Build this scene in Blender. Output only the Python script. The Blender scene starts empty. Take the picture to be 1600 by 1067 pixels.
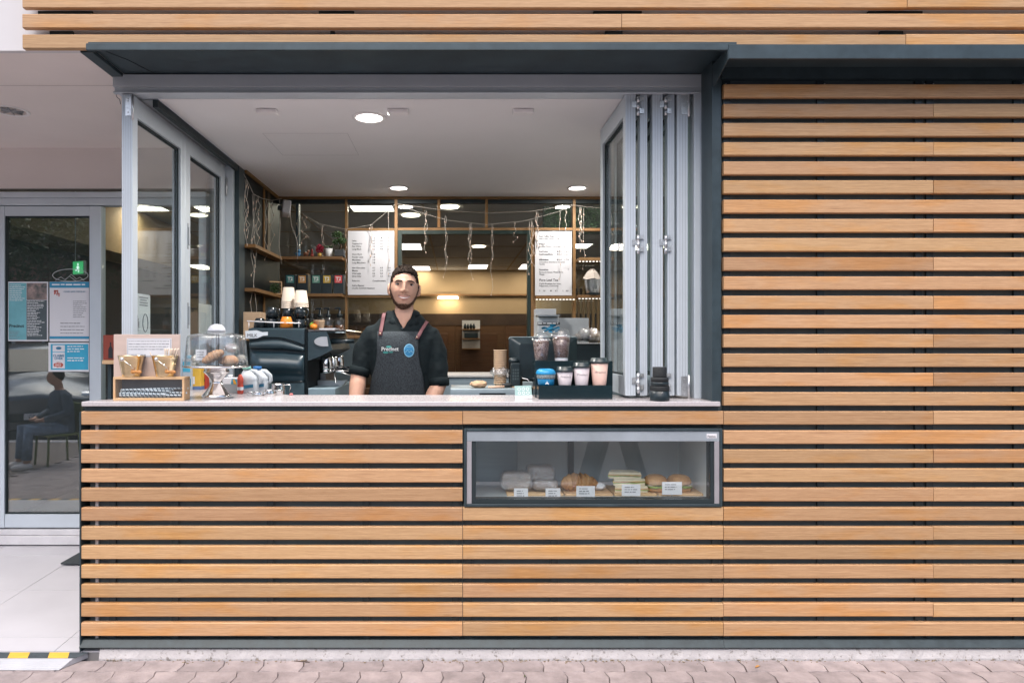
import bpy, bmesh, math, random
from mathutils import Vector, Matrix, noise as mnoise
R = math.radians
random.seed(7)
sc = bpy.context.scene
col = sc.collection

# ------------------------------------------------------------------ camera, world, sun, exposure
CAM = (0.0, -3.0, 1.38); F = 1080.0; VX, VY = 710.0, 533.0
cd = bpy.data.cameras.new("camera"); cam = bpy.data.objects.new("camera", cd); col.objects.link(cam)
cam.location = CAM; cam.rotation_euler = (R(90), 0, 0)
cd.sensor_width = 36; cd.lens = F / 1600 * 36; cd.shift_x = (800 - VX) / 1600; cd.shift_y = 0.0
cd.clip_start = 0.05; cd.clip_end = 500
sc.camera = cam
SUN_EL, SUN_AZ = 60, 195          # azimuth measured from +Y, clockwise
w = bpy.data.worlds.new("World"); sc.world = w; w.use_nodes = True
wn = w.node_tree; bg = wn.nodes["Background"]
sky = wn.nodes.new("ShaderNodeTexSky"); sky.sky_type = 'NISHITA'; sky.sun_disc = False
sky.sun_elevation = R(SUN_EL); sky.sun_rotation = R(SUN_AZ); sky.air_density = 1.0; sky.dust_density = 4.0; sky.ozone_density = 1.0
wn.links.new(sky.outputs[0], bg.inputs[0]); bg.inputs[1].default_value = 0.15
sd = bpy.data.lights.new("sun", 'SUN'); sd.energy = 1.15; sd.angle = R(60); sd.color = (1.0, 0.96, 0.92)
so = bpy.data.objects.new("sun", sd); col.objects.link(so)
az = R(SUN_AZ); el = R(SUN_EL)
sdir = Vector((math.sin(az) * math.cos(el), math.cos(az) * math.cos(el), math.sin(el)))
so.rotation_euler = sdir.to_track_quat('Z', 'Y').to_euler(); so.location = (0, -8, 12)
sc.view_settings.view_transform = 'Standard'; sc.view_settings.look = 'None'
sc.view_settings.exposure = 0.9; sc.view_settings.gamma = 1.0; sc.view_settings.use_curve_mapping = False
sc.render.engine = 'CYCLES'
sc.cycles.use_denoising = True; sc.cycles.max_bounces = 10; sc.cycles.transparent_max_bounces = 24
sc.cycles.glossy_bounces = 5; sc.cycles.transmission_bounces = 8; sc.cycles.sample_clamp_indirect = 6.0
sc.cycles.caustics_reflective = False; sc.cycles.caustics_refractive = False

def PX(px, d): return (px - VX) * d / F
def PZ(py, d): return CAM[2] + (VY - py) * d / F
def P(px, py, d): return Vector((PX(px, d), d - 3.0, PZ(py, d)))

# ------------------------------------------------------------------ materials
MATS = {}
def nd(nt, t, **kw):
    n = nt.nodes.new(t)
    for k, v in kw.items(): setattr(n, k, v)
    return n
def mat(name, c, rough=0.5, metal=0.0, var=0.12, scale=6.0, stretch=(1, 1, 1), bump=0.0, bscale=60.0, spec=0.5, rnd=0.0, trans=0.0, coat=0.0, c2=None, detail=4.0, sheen=0.0):
    """principled material, colour varied by noise, relief by a finer noise, a little variation between objects"""
    if name in MATS: return MATS[name]
    m = bpy.data.materials.new(name); m.use_nodes = True; nt = m.node_tree
    b = nt.nodes["Principled BSDF"]
    tc = nd(nt, "ShaderNodeTexCoord"); oi = nd(nt, "ShaderNodeObjectInfo")
    add = nd(nt, "ShaderNodeVectorMath", operation='ADD'); mul = nd(nt, "ShaderNodeMath", operation='MULTIPLY'); mul.inputs[1].default_value = 37.0
    nt.links.new(oi.outputs["Random"], mul.inputs[0]); nt.links.new(tc.outputs["Object"], add.inputs[0]); nt.links.new(mul.outputs[0], add.inputs[1])
    mp = nd(nt, "ShaderNodeMapping"); mp.inputs["Scale"].default_value = stretch; nt.links.new(add.outputs[0], mp.inputs[0])
    nz = nd(nt, "ShaderNodeTexNoise"); nz.inputs["Scale"].default_value = scale; nz.inputs["Detail"].default_value = detail; nz.inputs["Roughness"].default_value = 0.65
    nt.links.new(mp.outputs[0], nz.inputs["Vector"])
    rp = nd(nt, "ShaderNodeValToRGB"); c = tuple(c[:3])
    lo = tuple(max(0, x * (1 - var)) for x in c) if c2 is None else tuple(c2)
    hi = tuple(min(1, x * (1 + var)) for x in c) if c2 is None else c
    rp.color_ramp.elements[0].position = 0.3; rp.color_ramp.elements[1].position = 0.7
    rp.color_ramp.elements[0].color = lo + (1,); rp.color_ramp.elements[1].color = hi + (1,)
    nt.links.new(nz.outputs[0], rp.inputs[0])
    out = rp.outputs[0]
    if rnd > 0:
        hs = nd(nt, "ShaderNodeHueSaturation"); mr = nd(nt, "ShaderNodeMapRange")
        mr.inputs[3].default_value = 1 - rnd; mr.inputs[4].default_value = 1 + rnd
        nt.links.new(oi.outputs["Random"], mr.inputs[0]); nt.links.new(mr.outputs[0], hs.inputs["Value"]); nt.links.new(out, hs.inputs["Color"]); out = hs.outputs[0]
    nt.links.new(out, b.inputs["Base Color"])
    mr2 = nd(nt, "ShaderNodeMapRange"); mr2.inputs[3].default_value = max(0.02, rough * 0.85); mr2.inputs[4].default_value = min(1, rough * 1.15)
    nt.links.new(nz.outputs[0], mr2.inputs[0]); nt.links.new(mr2.outputs[0], b.inputs["Roughness"])
    b.inputs["Metallic"].default_value = metal; b.inputs["Specular IOR Level"].default_value = spec
    b.inputs["Coat Weight"].default_value = coat; b.inputs["Coat Roughness"].default_value = 0.1
    if sheen: b.inputs["Sheen Weight"].default_value = sheen
    if trans: b.inputs["Transmission Weight"].default_value = trans
    if bump > 0:
        n2 = nd(nt, "ShaderNodeTexNoise"); n2.inputs["Scale"].default_value = bscale; n2.inputs["Detail"].default_value = 3
        nt.links.new(mp.outputs[0], n2.inputs["Vector"])
        bp = nd(nt, "ShaderNodeBump"); bp.inputs["Strength"].default_value = bump; bp.inputs["Distance"].default_value = 0.004
        nt.links.new(n2.outputs[0], bp.inputs["Height"]); nt.links.new(bp.outputs[0], b.inputs["Normal"])
    MATS[name] = m
    return m
def glassmat(name, tint=(1, 1, 1), f0=0.04, rough=0.0, dust=0.0, boost=1.0, crinkle=0.0):
    """clear pane: straight-through transmission plus Fresnel reflection, a trace of dust"""
    if name in MATS: return MATS[name]
    m = bpy.data.materials.new(name); m.use_nodes = True; nt = m.node_tree
    nt.nodes.remove(nt.nodes["Principled BSDF"]); o = nt.nodes["Material Output"]
    g = nd(nt, "ShaderNodeNewGeometry"); dt = nd(nt, "ShaderNodeVectorMath", operation='DOT_PRODUCT')
    nt.links.new(g.outputs["Normal"], dt.inputs[0]); nt.links.new(g.outputs["Incoming"], dt.inputs[1])
    ab = nd(nt, "ShaderNodeMath", operation='ABSOLUTE'); nt.links.new(dt.outputs["Value"], ab.inputs[0])
    iv = nd(nt, "ShaderNodeMath", operation='SUBTRACT'); iv.inputs[0].default_value = 1.0; nt.links.new(ab.outputs[0], iv.inputs[1])
    pw = nd(nt, "ShaderNodeMath", operation='POWER'); pw.inputs[1].default_value = 5.0; nt.links.new(iv.outputs[0], pw.inputs[0])
    ma = nd(nt, "ShaderNodeMath", operation='MULTIPLY_ADD'); ma.inputs[1].default_value = (1 - f0) * boost; ma.inputs[2].default_value = f0; ma.use_clamp = True
    nt.links.new(pw.outputs[0], ma.inputs[0])
    t = nd(nt, "ShaderNodeBsdfTransparent"); t.inputs[0].default_value = tuple(tint) + (1,)
    gl = nd(nt, "ShaderNodeBsdfGlossy"); gl.inputs["Roughness"].default_value = rough; gl.inputs["Color"].default_value = (1, 1, 1, 1)
    if crinkle:
        tc0 = nd(nt, "ShaderNodeTexCoord"); nz0 = nd(nt, "ShaderNodeTexNoise"); nz0.inputs["Scale"].default_value = 55; nz0.inputs["Detail"].default_value = 2; nz0.inputs["Distortion"].default_value = 2.5
        nt.links.new(tc0.outputs["Object"], nz0.inputs["Vector"]); bp0 = nd(nt, "ShaderNodeBump"); bp0.inputs["Strength"].default_value = crinkle; bp0.inputs["Distance"].default_value = .01
        nt.links.new(nz0.outputs[0], bp0.inputs["Height"]); nt.links.new(bp0.outputs[0], gl.inputs["Normal"])
    mx = nd(nt, "ShaderNodeMixShader"); nt.links.new(ma.outputs[0], mx.inputs[0]); nt.links.new(t.outputs[0], mx.inputs[1]); nt.links.new(gl.outputs[0], mx.inputs[2])
    last = mx.outputs[0]
    if dust > 0:
        df = nd(nt, "ShaderNodeBsdfDiffuse"); df.inputs[0].default_value = (0.7, 0.75, 0.78, 1)
        tc = nd(nt, "ShaderNodeTexCoord"); nz = nd(nt, "ShaderNodeTexNoise"); nz.inputs["Scale"].default_value = 5; nz.inputs["Detail"].default_value = 6
        nt.links.new(tc.outputs["Object"], nz.inputs["Vector"])
        mm = nd(nt, "ShaderNodeMath", operation='MULTIPLY'); mm.inputs[1].default_value = dust * 2; nt.links.new(nz.outputs[0], mm.inputs[0])
        m2 = nd(nt, "ShaderNodeMixShader"); nt.links.new(mm.outputs[0], m2.inputs[0]); nt.links.new(last, m2.inputs[1]); nt.links.new(df.outputs[0], m2.inputs[2]); last = m2.outputs[0]
    nt.links.new(last, o.inputs[0])
    MATS[name] = m
    return m
def emit(name, c, s):
    if name in MATS: return MATS[name]
    m = bpy.data.materials.new(name); m.use_nodes = True; b = m.node_tree.nodes["Principled BSDF"]
    b.inputs["Base Color"].default_value = (0.8, 0.8, 0.8, 1); b.inputs["Emission Color"].default_value = tuple(c) + (1,); b.inputs["Emission Strength"].default_value = s
    MATS[name] = m
    return m
def woodmat(name, hi, lo, amber, rnd=0.11, rough=0.55, gs=1.0, knots=True):
    """oiled hardwood: long grain along local X, darker streaks, amber oil patches, board-to-board variation"""
    m = bpy.data.materials.new(name); m.use_nodes = True; nt = m.node_tree; b = nt.nodes["Principled BSDF"]
    tc = nd(nt, "ShaderNodeTexCoord"); oi = nd(nt, "ShaderNodeObjectInfo")
    mul = nd(nt, "ShaderNodeMath", operation='MULTIPLY'); mul.inputs[1].default_value = 53.0; nt.links.new(oi.outputs["Random"], mul.inputs[0])
    add = nd(nt, "ShaderNodeVectorMath", operation='ADD'); nt.links.new(tc.outputs["Object"], add.inputs[0]); nt.links.new(mul.outputs[0], add.inputs[1])
    def noi(st, s, det, dis=0.0):
        mp = nd(nt, "ShaderNodeMapping"); mp.inputs["Scale"].default_value = st; nt.links.new(add.outputs[0], mp.inputs[0])
        z = nd(nt, "ShaderNodeTexNoise"); z.inputs["Scale"].default_value = s * gs; z.inputs["Detail"].default_value = det; z.inputs["Roughness"].default_value = 0.6; z.inputs["Distortion"].default_value = dis
        nt.links.new(mp.outputs[0], z.inputs["Vector"]); return z.outputs[0]
    grain = noi((1.0, 42, 42), 5, 7, 0.9); fine = noi((6, 160, 160), 4, 3); patch = noi((1.5, 5, 5), 1.6, 3); dark = noi((1.1, 70, 70), 3.0, 5, 0.5)
    rp = nd(nt, "ShaderNodeValToRGB"); rp.color_ramp.elements[0].position = 0.32; rp.color_ramp.elements[1].position = 0.66
    rp.color_ramp.elements[0].color = tuple(lo) + (1,); rp.color_ramp.elements[1].color = tuple(hi) + (1,); nt.links.new(grain, rp.inputs[0])
    mx = nd(nt, "ShaderNodeMix", data_type='RGBA'); r2 = nd(nt, "ShaderNodeMapRange"); r2.inputs[1].default_value = 0.5; r2.inputs[2].default_value = 0.66; r2.inputs[4].default_value = 0.65
    nt.links.new(patch, r2.inputs[0]); nt.links.new(r2.outputs[0], mx.inputs["Factor"]); nt.links.new(rp.outputs[0], mx.inputs["A"])
    am = nd(nt, "ShaderNodeMix", data_type='RGBA', blend_type='MULTIPLY'); am.inputs["Factor"].default_value = 1.0; am.inputs["B"].default_value = tuple(amber) + (1,)
    nt.links.new(rp.outputs[0], am.inputs["A"]); nt.links.new(am.outputs["Result"], mx.inputs["B"])
    m3 = nd(nt, "ShaderNodeMix", data_type='RGBA', blend_type='MULTIPLY'); r3 = nd(nt, "ShaderNodeMapRange"); r3.inputs[1].default_value = 0.61; r3.inputs[2].default_value = 0.69; r3.inputs[4].default_value = 0.55
    nt.links.new(dark, r3.inputs[0]); nt.links.new(r3.outputs[0], m3.inputs["Factor"]); nt.links.new(mx.outputs["Result"], m3.inputs["A"]); m3.inputs["B"].default_value = (0.5, 0.42, 0.38, 1)
    m4 = nd(nt, "ShaderNodeMix", data_type='RGBA', blend_type='MULTIPLY'); r4 = nd(nt, "ShaderNodeMapRange"); r4.inputs[1].default_value = 0.35; r4.inputs[2].default_value = 0.6; r4.inputs[3].default_value = 0.35; r4.inputs[4].default_value = 0.0
    nt.links.new(fine, r4.inputs[0]); nt.links.new(r4.outputs[0], m4.inputs["Factor"]); nt.links.new(m3.outputs["Result"], m4.inputs["A"]); m4.inputs["B"].default_value = (0.6, 0.5, 0.42, 1)
    hs = nd(nt, "ShaderNodeHueSaturation"); mr = nd(nt, "ShaderNodeMapRange"); mr.inputs[3].default_value = 1 - rnd; mr.inputs[4].default_value = 1 + rnd
    nt.links.new(oi.outputs["Random"], mr.inputs[0]); nt.links.new(mr.outputs[0], hs.inputs["Value"])
    m7 = nd(nt, "ShaderNodeMath", operation='MULTIPLY'); m7.inputs[1].default_value = 7.31; fr = nd(nt, "ShaderNodeMath", operation='FRACT')
    nt.links.new(oi.outputs["Random"], m7.inputs[0]); nt.links.new(m7.outputs[0], fr.inputs[0])
    mh = nd(nt, "ShaderNodeMapRange"); mh.inputs[3].default_value = 0.4945; mh.inputs[4].default_value = 0.5035; nt.links.new(fr.outputs[0], mh.inputs[0]); nt.links.new(mh.outputs[0], hs.inputs["Hue"])
    nt.links.new(m4.outputs["Result"], hs.inputs["Color"]); nt.links.new(hs.outputs[0], b.inputs["Base Color"])
    b.inputs["Roughness"].default_value = rough; b.inputs["Specular IOR Level"].default_value = 0.4
    bp = nd(nt, "ShaderNodeBump"); bp.inputs["Strength"].default_value = 0.25; bp.inputs["Distance"].default_value = 0.002
    nt.links.new(fine, bp.inputs["Height"]); nt.links.new(bp.outputs[0], b.inputs["Normal"])
    MATS[name] = m
    return m

WOOD = woodmat("oiled_timber", (0.565, 0.358, 0.195), (0.43, 0.256, 0.129), (1.05, 0.83, 0.44), rnd=.15)
WOODP = woodmat("pale_timber", (0.72, 0.50, 0.30), (0.58, 0.38, 0.20), (1, 0.9, 0.75), gs=2.0)
WOODF = woodmat("frame_timber", (0.29, 0.165, 0.066), (0.20, 0.108, 0.042), (1, 0.85, 0.6), gs=1.5)
WOODD = woodmat("panel_timber", (0.12, 0.058, 0.023), (0.07, 0.033, 0.014), (1, 0.85, 0.6), gs=0.8)
STEEL = mat("dark_steel", (0.036, 0.056, 0.066), 0.42, 0.2, 0.25, 9, bump=0.05, bscale=400)
BACK = mat("backing_paint", (0.085, 0.115, 0.125), 0.55, 0, 0.25, 5)
ALU = mat("anodised_aluminium", (0.54, 0.60, 0.655), 0.42, 0.12, 0.05, 3)
ALUD = mat("aluminium_edge", (0.34, 0.37, 0.40), 0.45, 0.12, 0.06, 3)
ZINC = mat("zinc_hinge", (0.62, 0.64, 0.66), 0.3, 0.8, 0.2, 60)
GASKET = mat("rubber_gasket", (0.012, 0.022, 0.026), 0.6)
STONE = mat("counter_stone", (0.50, 0.47, 0.48), 0.28, 0, 0.06, 120, coat=0.2)
PAINTW = mat("white_paint", (0.82, 0.80, 0.80), 0.6, 0, 0.03, 2)
SOFFIT = mat("soffit_paint", (0.78, 0.715, 0.69), 0.75, 0, 0.04, 1.2)
CEIL = mat("ceiling_paint", (0.82, 0.81, 0.82), 0.8, 0, 0.03, 1)
BLACKP = mat("black_laminate", (0.005, 0.009, 0.011), 0.45, 0, 0.2, 3, spec=.18)
PLASTB = mat("black_plastic", (0.012, 0.022, 0.027), 0.38, 0, 0.25, 12, bump=0.04, bscale=300)
RUBBER = mat("black_rubber", (0.015, 0.018, 0.02), 0.7, 0, 0.3, 30, bump=0.3, bscale=200)
CHROME = mat("chrome", (0.80, 0.79, 0.78), 0.08, 1.0, 0.04, 8)
STAIN = mat("stainless_steel", (0.55, 0.58, 0.60), 0.3, 0.9, 0.08, 4, stretch=(1, 1, 30))
GOLD = mat("brass_pail", (0.86, 0.70, 0.43), 0.22, 1.0, 0.08, 10, stretch=(1, 1, 8))
PAPER = mat("white_paper", (0.70, 0.70, 0.73), 0.8, 0, 0.02, 4)
INK = mat("black_ink", (0.02, 0.02, 0.025), 0.7, 0, 0.1)
INKG = mat("grey_ink", (0.22, 0.23, 0.25), 0.8, 0, 0.2, 40)
WHITEINK = mat("white_ink", (0.8, 0.82, 0.82), 0.7, 0, 0.02)
GLASS = glassmat("window_glass", (0.95, 0.985, 0.975), 0.045, 0.0, 0.006)
GLASSD = glassmat("door_glass", (0.74, 0.82, 0.82), 0.16, 0.0, 0.02)
GLASSC = glassmat("case_glass", (0.96, 0.985, 0.985), 0.065, 0.0, 0.004)
ACRYL = glassmat("clear_plastic", (0.97, 0.98, 0.985), 0.06, 0.02, 0.03)
WRAP = glassmat("cling_wrap", (0.96, 0.96, 0.97), 0.34, 0.10, 0.07, crinkle=1.0)
LAMP = emit("lamp_white", (1.0, 0.95, 0.88), 7.0)
PANELL = emit("panel_light", (1.0, 0.93, 0.82), 2.6)
KRAFT = mat("kraft_paper", (0.52, 0.36, 0.23), 0.8, 0, 0.1, 20)
TAN = mat("tan_wall_paint", (0.40, 0.285, 0.155), 0.75, 0, 0.06, 1.5)
LEAF = mat("leaf_green", (0.05, 0.11, 0.035), 0.5, 0, 0.5, 40, rnd=0.3)

# ------------------------------------------------------------------ geometry helpers
class MB:
    def __init__(s): s.v = []; s.f = []; s.sm = []
    def add(s, vs, fs, smooth=False):
        n = len(s.v); s.v += [Vector(p) for p in vs]
        for f in fs: s.f.append(tuple(i + n for i in f)); s.sm.append(smooth)
        return s
    def box(s, x0, x1, y0, y1, z0, z1, bev=0.0, seg=1):
        if x0 > x1: x0, x1 = x1, x0
        if y0 > y1: y0, y1 = y1, y0
        if z0 > z1: z0, z1 = z1, z0
        if bev <= 0:
            vs = [(x, y, z) for z in (z0, z1) for y in (y0, y1) for x in (x0, x1)]
            return s.add(vs, [(0, 2, 3, 1), (4, 5, 7, 6), (0, 1, 5, 4), (2, 6, 7, 3), (0, 4, 6, 2), (1, 3, 7, 5)])
        bm = bmesh.new(); bmesh.ops.create_cube(bm, size=1.0)
        for v in bm.verts: v.co = Vector(((x0 + x1) / 2 + v.co.x * (x1 - x0), (y0 + y1) / 2 + v.co.y * (y1 - y0), (z0 + z1) / 2 + v.co.z * (z1 - z0)))
        bmesh.ops.bevel(bm, geom=list(bm.edges), offset=bev, segments=seg, affect='EDGES', profile=0.5)
        return s.bm(bm, seg > 1)
    def bm(s, bm, smooth=False):
        bm.verts.index_update(); s.add([v.co.copy() for v in bm.verts], [tuple(v.index for v in f.verts) for f in bm.faces], smooth); bm.free(); return s
    def loft(s, rings, caps=True, smooth=True, closed=True):
        n = len(rings[0]); vs = [p for r in rings for p in r]; fs = []
        for i in range(len(rings) - 1):
            for j in range(n if closed else n - 1):
                k = (j + 1) % n; fs.append((i * n + j, i * n + k, (i + 1) * n + k, (i + 1) * n + j))
        s.add(vs, fs, smooth)
        if caps and closed:
            m = len(s.v) - len(vs)
            s.f.append(tuple(m + j for j in range(n - 1, -1, -1))); s.sm.append(False)
            s.f.append(tuple(m + (len(rings) - 1) * n + j for j in range(n))); s.sm.append(False)
        return s
    def lathe(s, prof, c=(0, 0, 0), seg=24, caps=True, smooth=True):
        return s.loft([[(c[0] + r * math.cos(2 * math.pi * j / seg), c[1] + r * math.sin(2 * math.pi * j / seg), c[2] + z) for j in range(seg)] for r, z in prof], caps, smooth)
    def tube(s, pts, r, seg=6, caps=True):
        pts = [Vector(p) for p in pts]; rings = []; up = None
        for i, p in enumerate(pts):
            t = (pts[min(i + 1, len(pts) - 1)] - pts[max(i - 1, 0)])
            if t.length < 1e-9: t = Vector((0, 0, 1))
            t.normalize()
            if up is None: up = Vector((0, 0, 1)) if abs(t.z) < 0.9 else Vector((1, 0, 0))
            a = t.cross(up); a.normalize(); b = a.cross(t); up = b
            rr = r[i] if isinstance(r, (list, tuple)) else r
            rings.append([p + a * (rr * math.cos(2 * math.pi * j / seg)) + b * (rr * math.sin(2 * math.pi * j / seg)) for j in range(seg)])
        return s.loft(rings, caps, True)
    def ell(s, c, r, seg=16, rings=10, fn=None):
        rg = []
        for i in range(rings + 1):
            th = math.pi * i / rings; th = min(max(th, 0.02), math.pi - 0.02)
            ring = []
            for j in range(seg):
                ph = 2 * math.pi * j / seg
                u = Vector((math.sin(th) * math.cos(ph), math.sin(th) * math.sin(ph), -math.cos(th)))
                k = fn(u) if fn else 1.0
                ring.append((c[0] + r[0] * u.x * k, c[1] + r[1] * u.y * k, c[2] + r[2] * u.z * k))
            rg.append(ring)
        return s.loft(rg, True, True)
    def prism(s, poly, axis, a0, a1):
        """poly of 2d points; axis x: (y,z), y: (x,z), z: (x,y)"""
        def m(p, a): return {'x': (a, p[0], p[1]), 'y': (p[0], a, p[1]), 'z': (p[0], p[1], a)}[axis]
        n = len(poly); vs = [m(p, a0) for p in poly] + [m(p, a1) for p in poly]
        fs = [(i, (i + 1) % n, n + (i + 1) % n, n + i) for i in range(n)] + [tuple(range(n - 1, -1, -1)), tuple(range(n, 2 * n))]
        return s.add(vs, fs)
    def xf(s, M):
        s.v = [M @ p for p in s.v]; return s
    def join(s, o, M=None):
        return_vs = [M @ p for p in o.v] if M else o.v; n = len(s.v)
        s.v += [p.copy() for p in return_vs]; s.f += [tuple(i + n for i in f) for f in o.f]; s.sm += o.sm; return s
    def mesh(s, name, mats, off=None):
        me = bpy.data.meshes.new(name)
        me.from_pydata([tuple(p - off) if off else tuple(p) for p in s.v], [], s.f)
        bm = bmesh.new(); bm.from_mesh(me); bmesh.ops.recalc_face_normals(bm, faces=bm.faces); 
        bm.to_mesh(me); bm.free()
        me.polygons.foreach_set("use_smooth", s.sm); 
        me.materials.append(mats); me.update(); return me
    def build(s, name, m, parent=None, origin=None):
        """one mesh object; geometry is given in world space, or local to `parent` when it was made by thing(local=True)"""
        if parent is not None and parent.get("_local"): off = None; loc = (0, 0, 0)
        elif parent is not None:
            po = wloc(parent); og = Vector(origin) if origin else po; off = og; loc = og - po
        else:
            if origin is None:
                xs = [p.x for p in s.v]; ys = [p.y for p in s.v]; zs = [p.z for p in s.v]
                origin = ((min(xs) + max(xs)) / 2, (min(ys) + max(ys)) / 2, min(zs))
            off = Vector(origin); loc = off
        o = bpy.data.objects.new(name, s.mesh(name, m, off)); col.objects.link(o); o.location = loc
        if parent is not None:
            o.parent = parent
            if parent.get("_local"): o["_local"] = 1
        return o
def wloc(o):
    v = Vector(o.location); p = o.parent
    while p is not None: v = v + Vector(p.location); p = p.parent
    return v
def tag(o, label=None, cat=None, group=None, kind=None):
    if label: o["label"] = label
    if cat: o["category"] = cat
    if group: o["group"] = group
    if kind: o["kind"] = kind
    return o
def thing(name, label, cat, loc=(0, 0, 0), group=None, rz=0.0, local=False):
    o = bpy.data.objects.new(name, None); col.objects.link(o); o.location = loc; o.empty_display_size = 0.05
    o.rotation_euler = (0, 0, rz)
    if local: o["_local"] = 1
    return tag(o, label, cat, group)
def inst(src, name, loc, parent=None):
    """a repeat of a part that shares its mesh; loc in world space"""
    c = bpy.data.objects.new(name, src if isinstance(src, bpy.types.Mesh) else src.data); col.objects.link(c)
    c.location = Vector(loc) - (wloc(parent) if parent else Vector((0, 0, 0)))
    if parent: c.parent = parent
    return c
def copy_tree(o, parent=None):
    c = o.copy(); col.objects.link(c); c.parent = parent
    for ch in [x for x in bpy.data.objects if x.parent == o and x != c]: copy_tree(ch, c)
    return c
def text(name, body, size, loc, m, parent=None, align='LEFT', face='-y', depth=0.0004, mirror=False, spacing=1.0, line=1.0, bold=0.0):
    cu = bpy.data.curves.new(name, 'FONT'); cu.body = body; cu.size = size; cu.extrude = depth; cu.align_x = align; cu.space_character = spacing; cu.space_line = line; cu.offset = bold; cu.resolution_u = 2
    t = bpy.data.objects.new(name, cu); me = bpy.data.meshes.new_from_object(t); bpy.data.objects.remove(t); bpy.data.curves.remove(cu)
    for v in me.vertices:
        x, y, z = v.co; x = -x if mirror else x
        if face == '-y': v.co = (x, -z, y)
        elif face == '+x': v.co = (z, x, y)
        elif face == '-x': v.co = (-z, -x, y)
    me.materials.clear(); me.materials.append(m); me.name = name
    o = bpy.data.objects.new(name, me); col.objects.link(o)
    if parent is not None and parent.get("_local"): o.location = loc; o["_local"] = 1
    else: o.location = Vector(loc) - (wloc(parent) if parent else Vector((0, 0, 0)))
    o.parent = parent
    return o
def lines(name, m, parent, x0, x1, y, ztop, n, gap, h, rag=0.3, face='-y', seed=0, words=True):
    """rows of print too small to read: short dashes, one mesh"""
    rr = random.Random(seed); b = MB()
    for i in range(n):
        z = ztop - i * gap; x = x0; end = x1 - rr.random() * rag * (x1 - x0)
        while x < end:
            l = min(rr.uniform(1.5, 5.5) * h, end - x)
            if l > h * 0.5: b.box(x, x + l, y - 0.0004, y, z - h * rr.uniform(0.7, 1), z)
            x += l + h * 0.7
    return b.build(name, m, parent)
# ================================================================== SETTING
def struct(name, mb, m, label=None, cat=None, parent=None, kind="structure"):
    o = mb.build(name, m, parent)
    if parent is None:
        o["kind"] = kind
        if label: tag(o, label, cat)
    return o
SLAT_D = 2.96; PITCH = 30.02 * SLAT_D / F; FACE = 0.0570; THK = 0.026
def rowz(n): return PZ(622.3, SLAT_D) + n * PITCH
CZ = 1.123                                    # counter top height
WD = 3.10                                     # window plane distance (Y = 0.10)
SOFZ = 2.602; DOORY = 1.40; FLZ = 0.05; BACKY = 2.376; CEILZ = 2.50; HCEIL = 2.62; HFAR = 9.0

# ground: sand bed under the pavers, road, opposite side
ASPH = mat("asphalt", (0.12, 0.12, 0.122), 0.85, 0, 0.25, 30, bump=0.5, bscale=120)
SAND = mat("paver_sand", (0.17, 0.14, 0.125), 0.95, 0, 0.35, 50, bump=0.6, bscale=150)
CONC = mat("concrete", (0.50, 0.475, 0.48), 0.9, 0, 0.16, 9, bump=0.5, bscale=70)
PAVER = mat("pink_paver", (0.335, 0.285, 0.282), 0.9, 0, 0.24, 11, bump=0.5, bscale=130, rnd=0.10)
TILE = mat("pale_floor_tile", (0.55, 0.54, 0.57), 0.42, 0, 0.06, 2.2, bump=0.03, bscale=90, rnd=0.015)
GROUT = mat("tile_grout", (0.22, 0.215, 0.22), 0.9)
g = struct("ground", MB().box(-60, 60, -60, 60, -0.35, -0.16), ASPH)
pv = struct("pavement", MB().box(-9, 9, -3.6, 0.02, -0.16, 0.009), SAND)
struct("road", MB().box(-40, 40, -11.5, -3.78, -0.156, -0.13), ASPH)
struct("street_kerb", MB().box(-12, 12, -3.78, -3.6, -0.155, 0.02, 0.02), CONC)
struct("far_pavement", MB().box(-40, 40, -15, -11.5, -0.155, 0.0, 0.02), CONC)

# zigzag interlocking pavers
LX, LY = 0.168, 0.098
def wave(x): # shared joint line, so that all rows interlock
    t = (x / LY) % 1.0
    return 0.0042 * (1 - 4 * abs(t - 0.5)) if True else 0
def paver_mesh(seed):
    rr = random.Random(seed)
    pts = []
    N = 8
    for i in range(N + 1):
        x = LX * i / N; pts.append((x, wave(x)))
    pts.append((LX + 0.010, LY * 0.5))
    for i in range(N, -1, -1):
        x = LX * i / N; pts.append((x, LY + wave(x)))
    pts.append((0.010, LY * 0.5))
    cx, cy = LX / 2, LY / 2
    def ins(p, g, z, j=0.0):
        x = cx + (p[0] - cx) * (1 - 2 * g / LX) + rr.uniform(-j, j); y = cy + (p[1] - cy) * (1 - 2 * g / LY) + rr.uniform(-j, j); return (x, y, z)
    b = MB(); b.loft([[ins(p, 0.0015, -0.05) for p in pts], [ins(p, 0.0015, -0.0035, 0.0013) for p in pts], [ins(p, 0.0026, rr.uniform(-.0006, .0006)) for p in pts]], caps=True, smooth=False)
    return b.mesh("paver", PAVER)
pmeshes = [paver_mesh(i) for i in range(6)]
npv = 0; stuffb = MB()
Y1 = -0.052
rows = 28
for r in range(rows):
    y = Y1 - (r + 1) * LY
    for i in range(-27, 30):
        x = i * LX + (LX / 2 if r % 2 else 0) + 0.03
        zj = random.uniform(-0.0015, 0.0015)
        if r < 7 and -15 <= i <= 24 and npv < 300:
            o = inst(random.choice(pmeshes), "paver", (x, y, zj + .021), pv); o.rotation_euler = (random.uniform(-.006, .006), random.uniform(-.004, .004), 0); npv += 1
        else:
            me = pmeshes[(i * 7 + r * 3) % 6]
            stuffb.add([v.co + Vector((x, y, zj + .021)) for v in me.vertices], [tuple(p.vertices) for p in me.polygons])
tag(stuffb.build("paver_field", PAVER, pv), kind="stuff")
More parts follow.
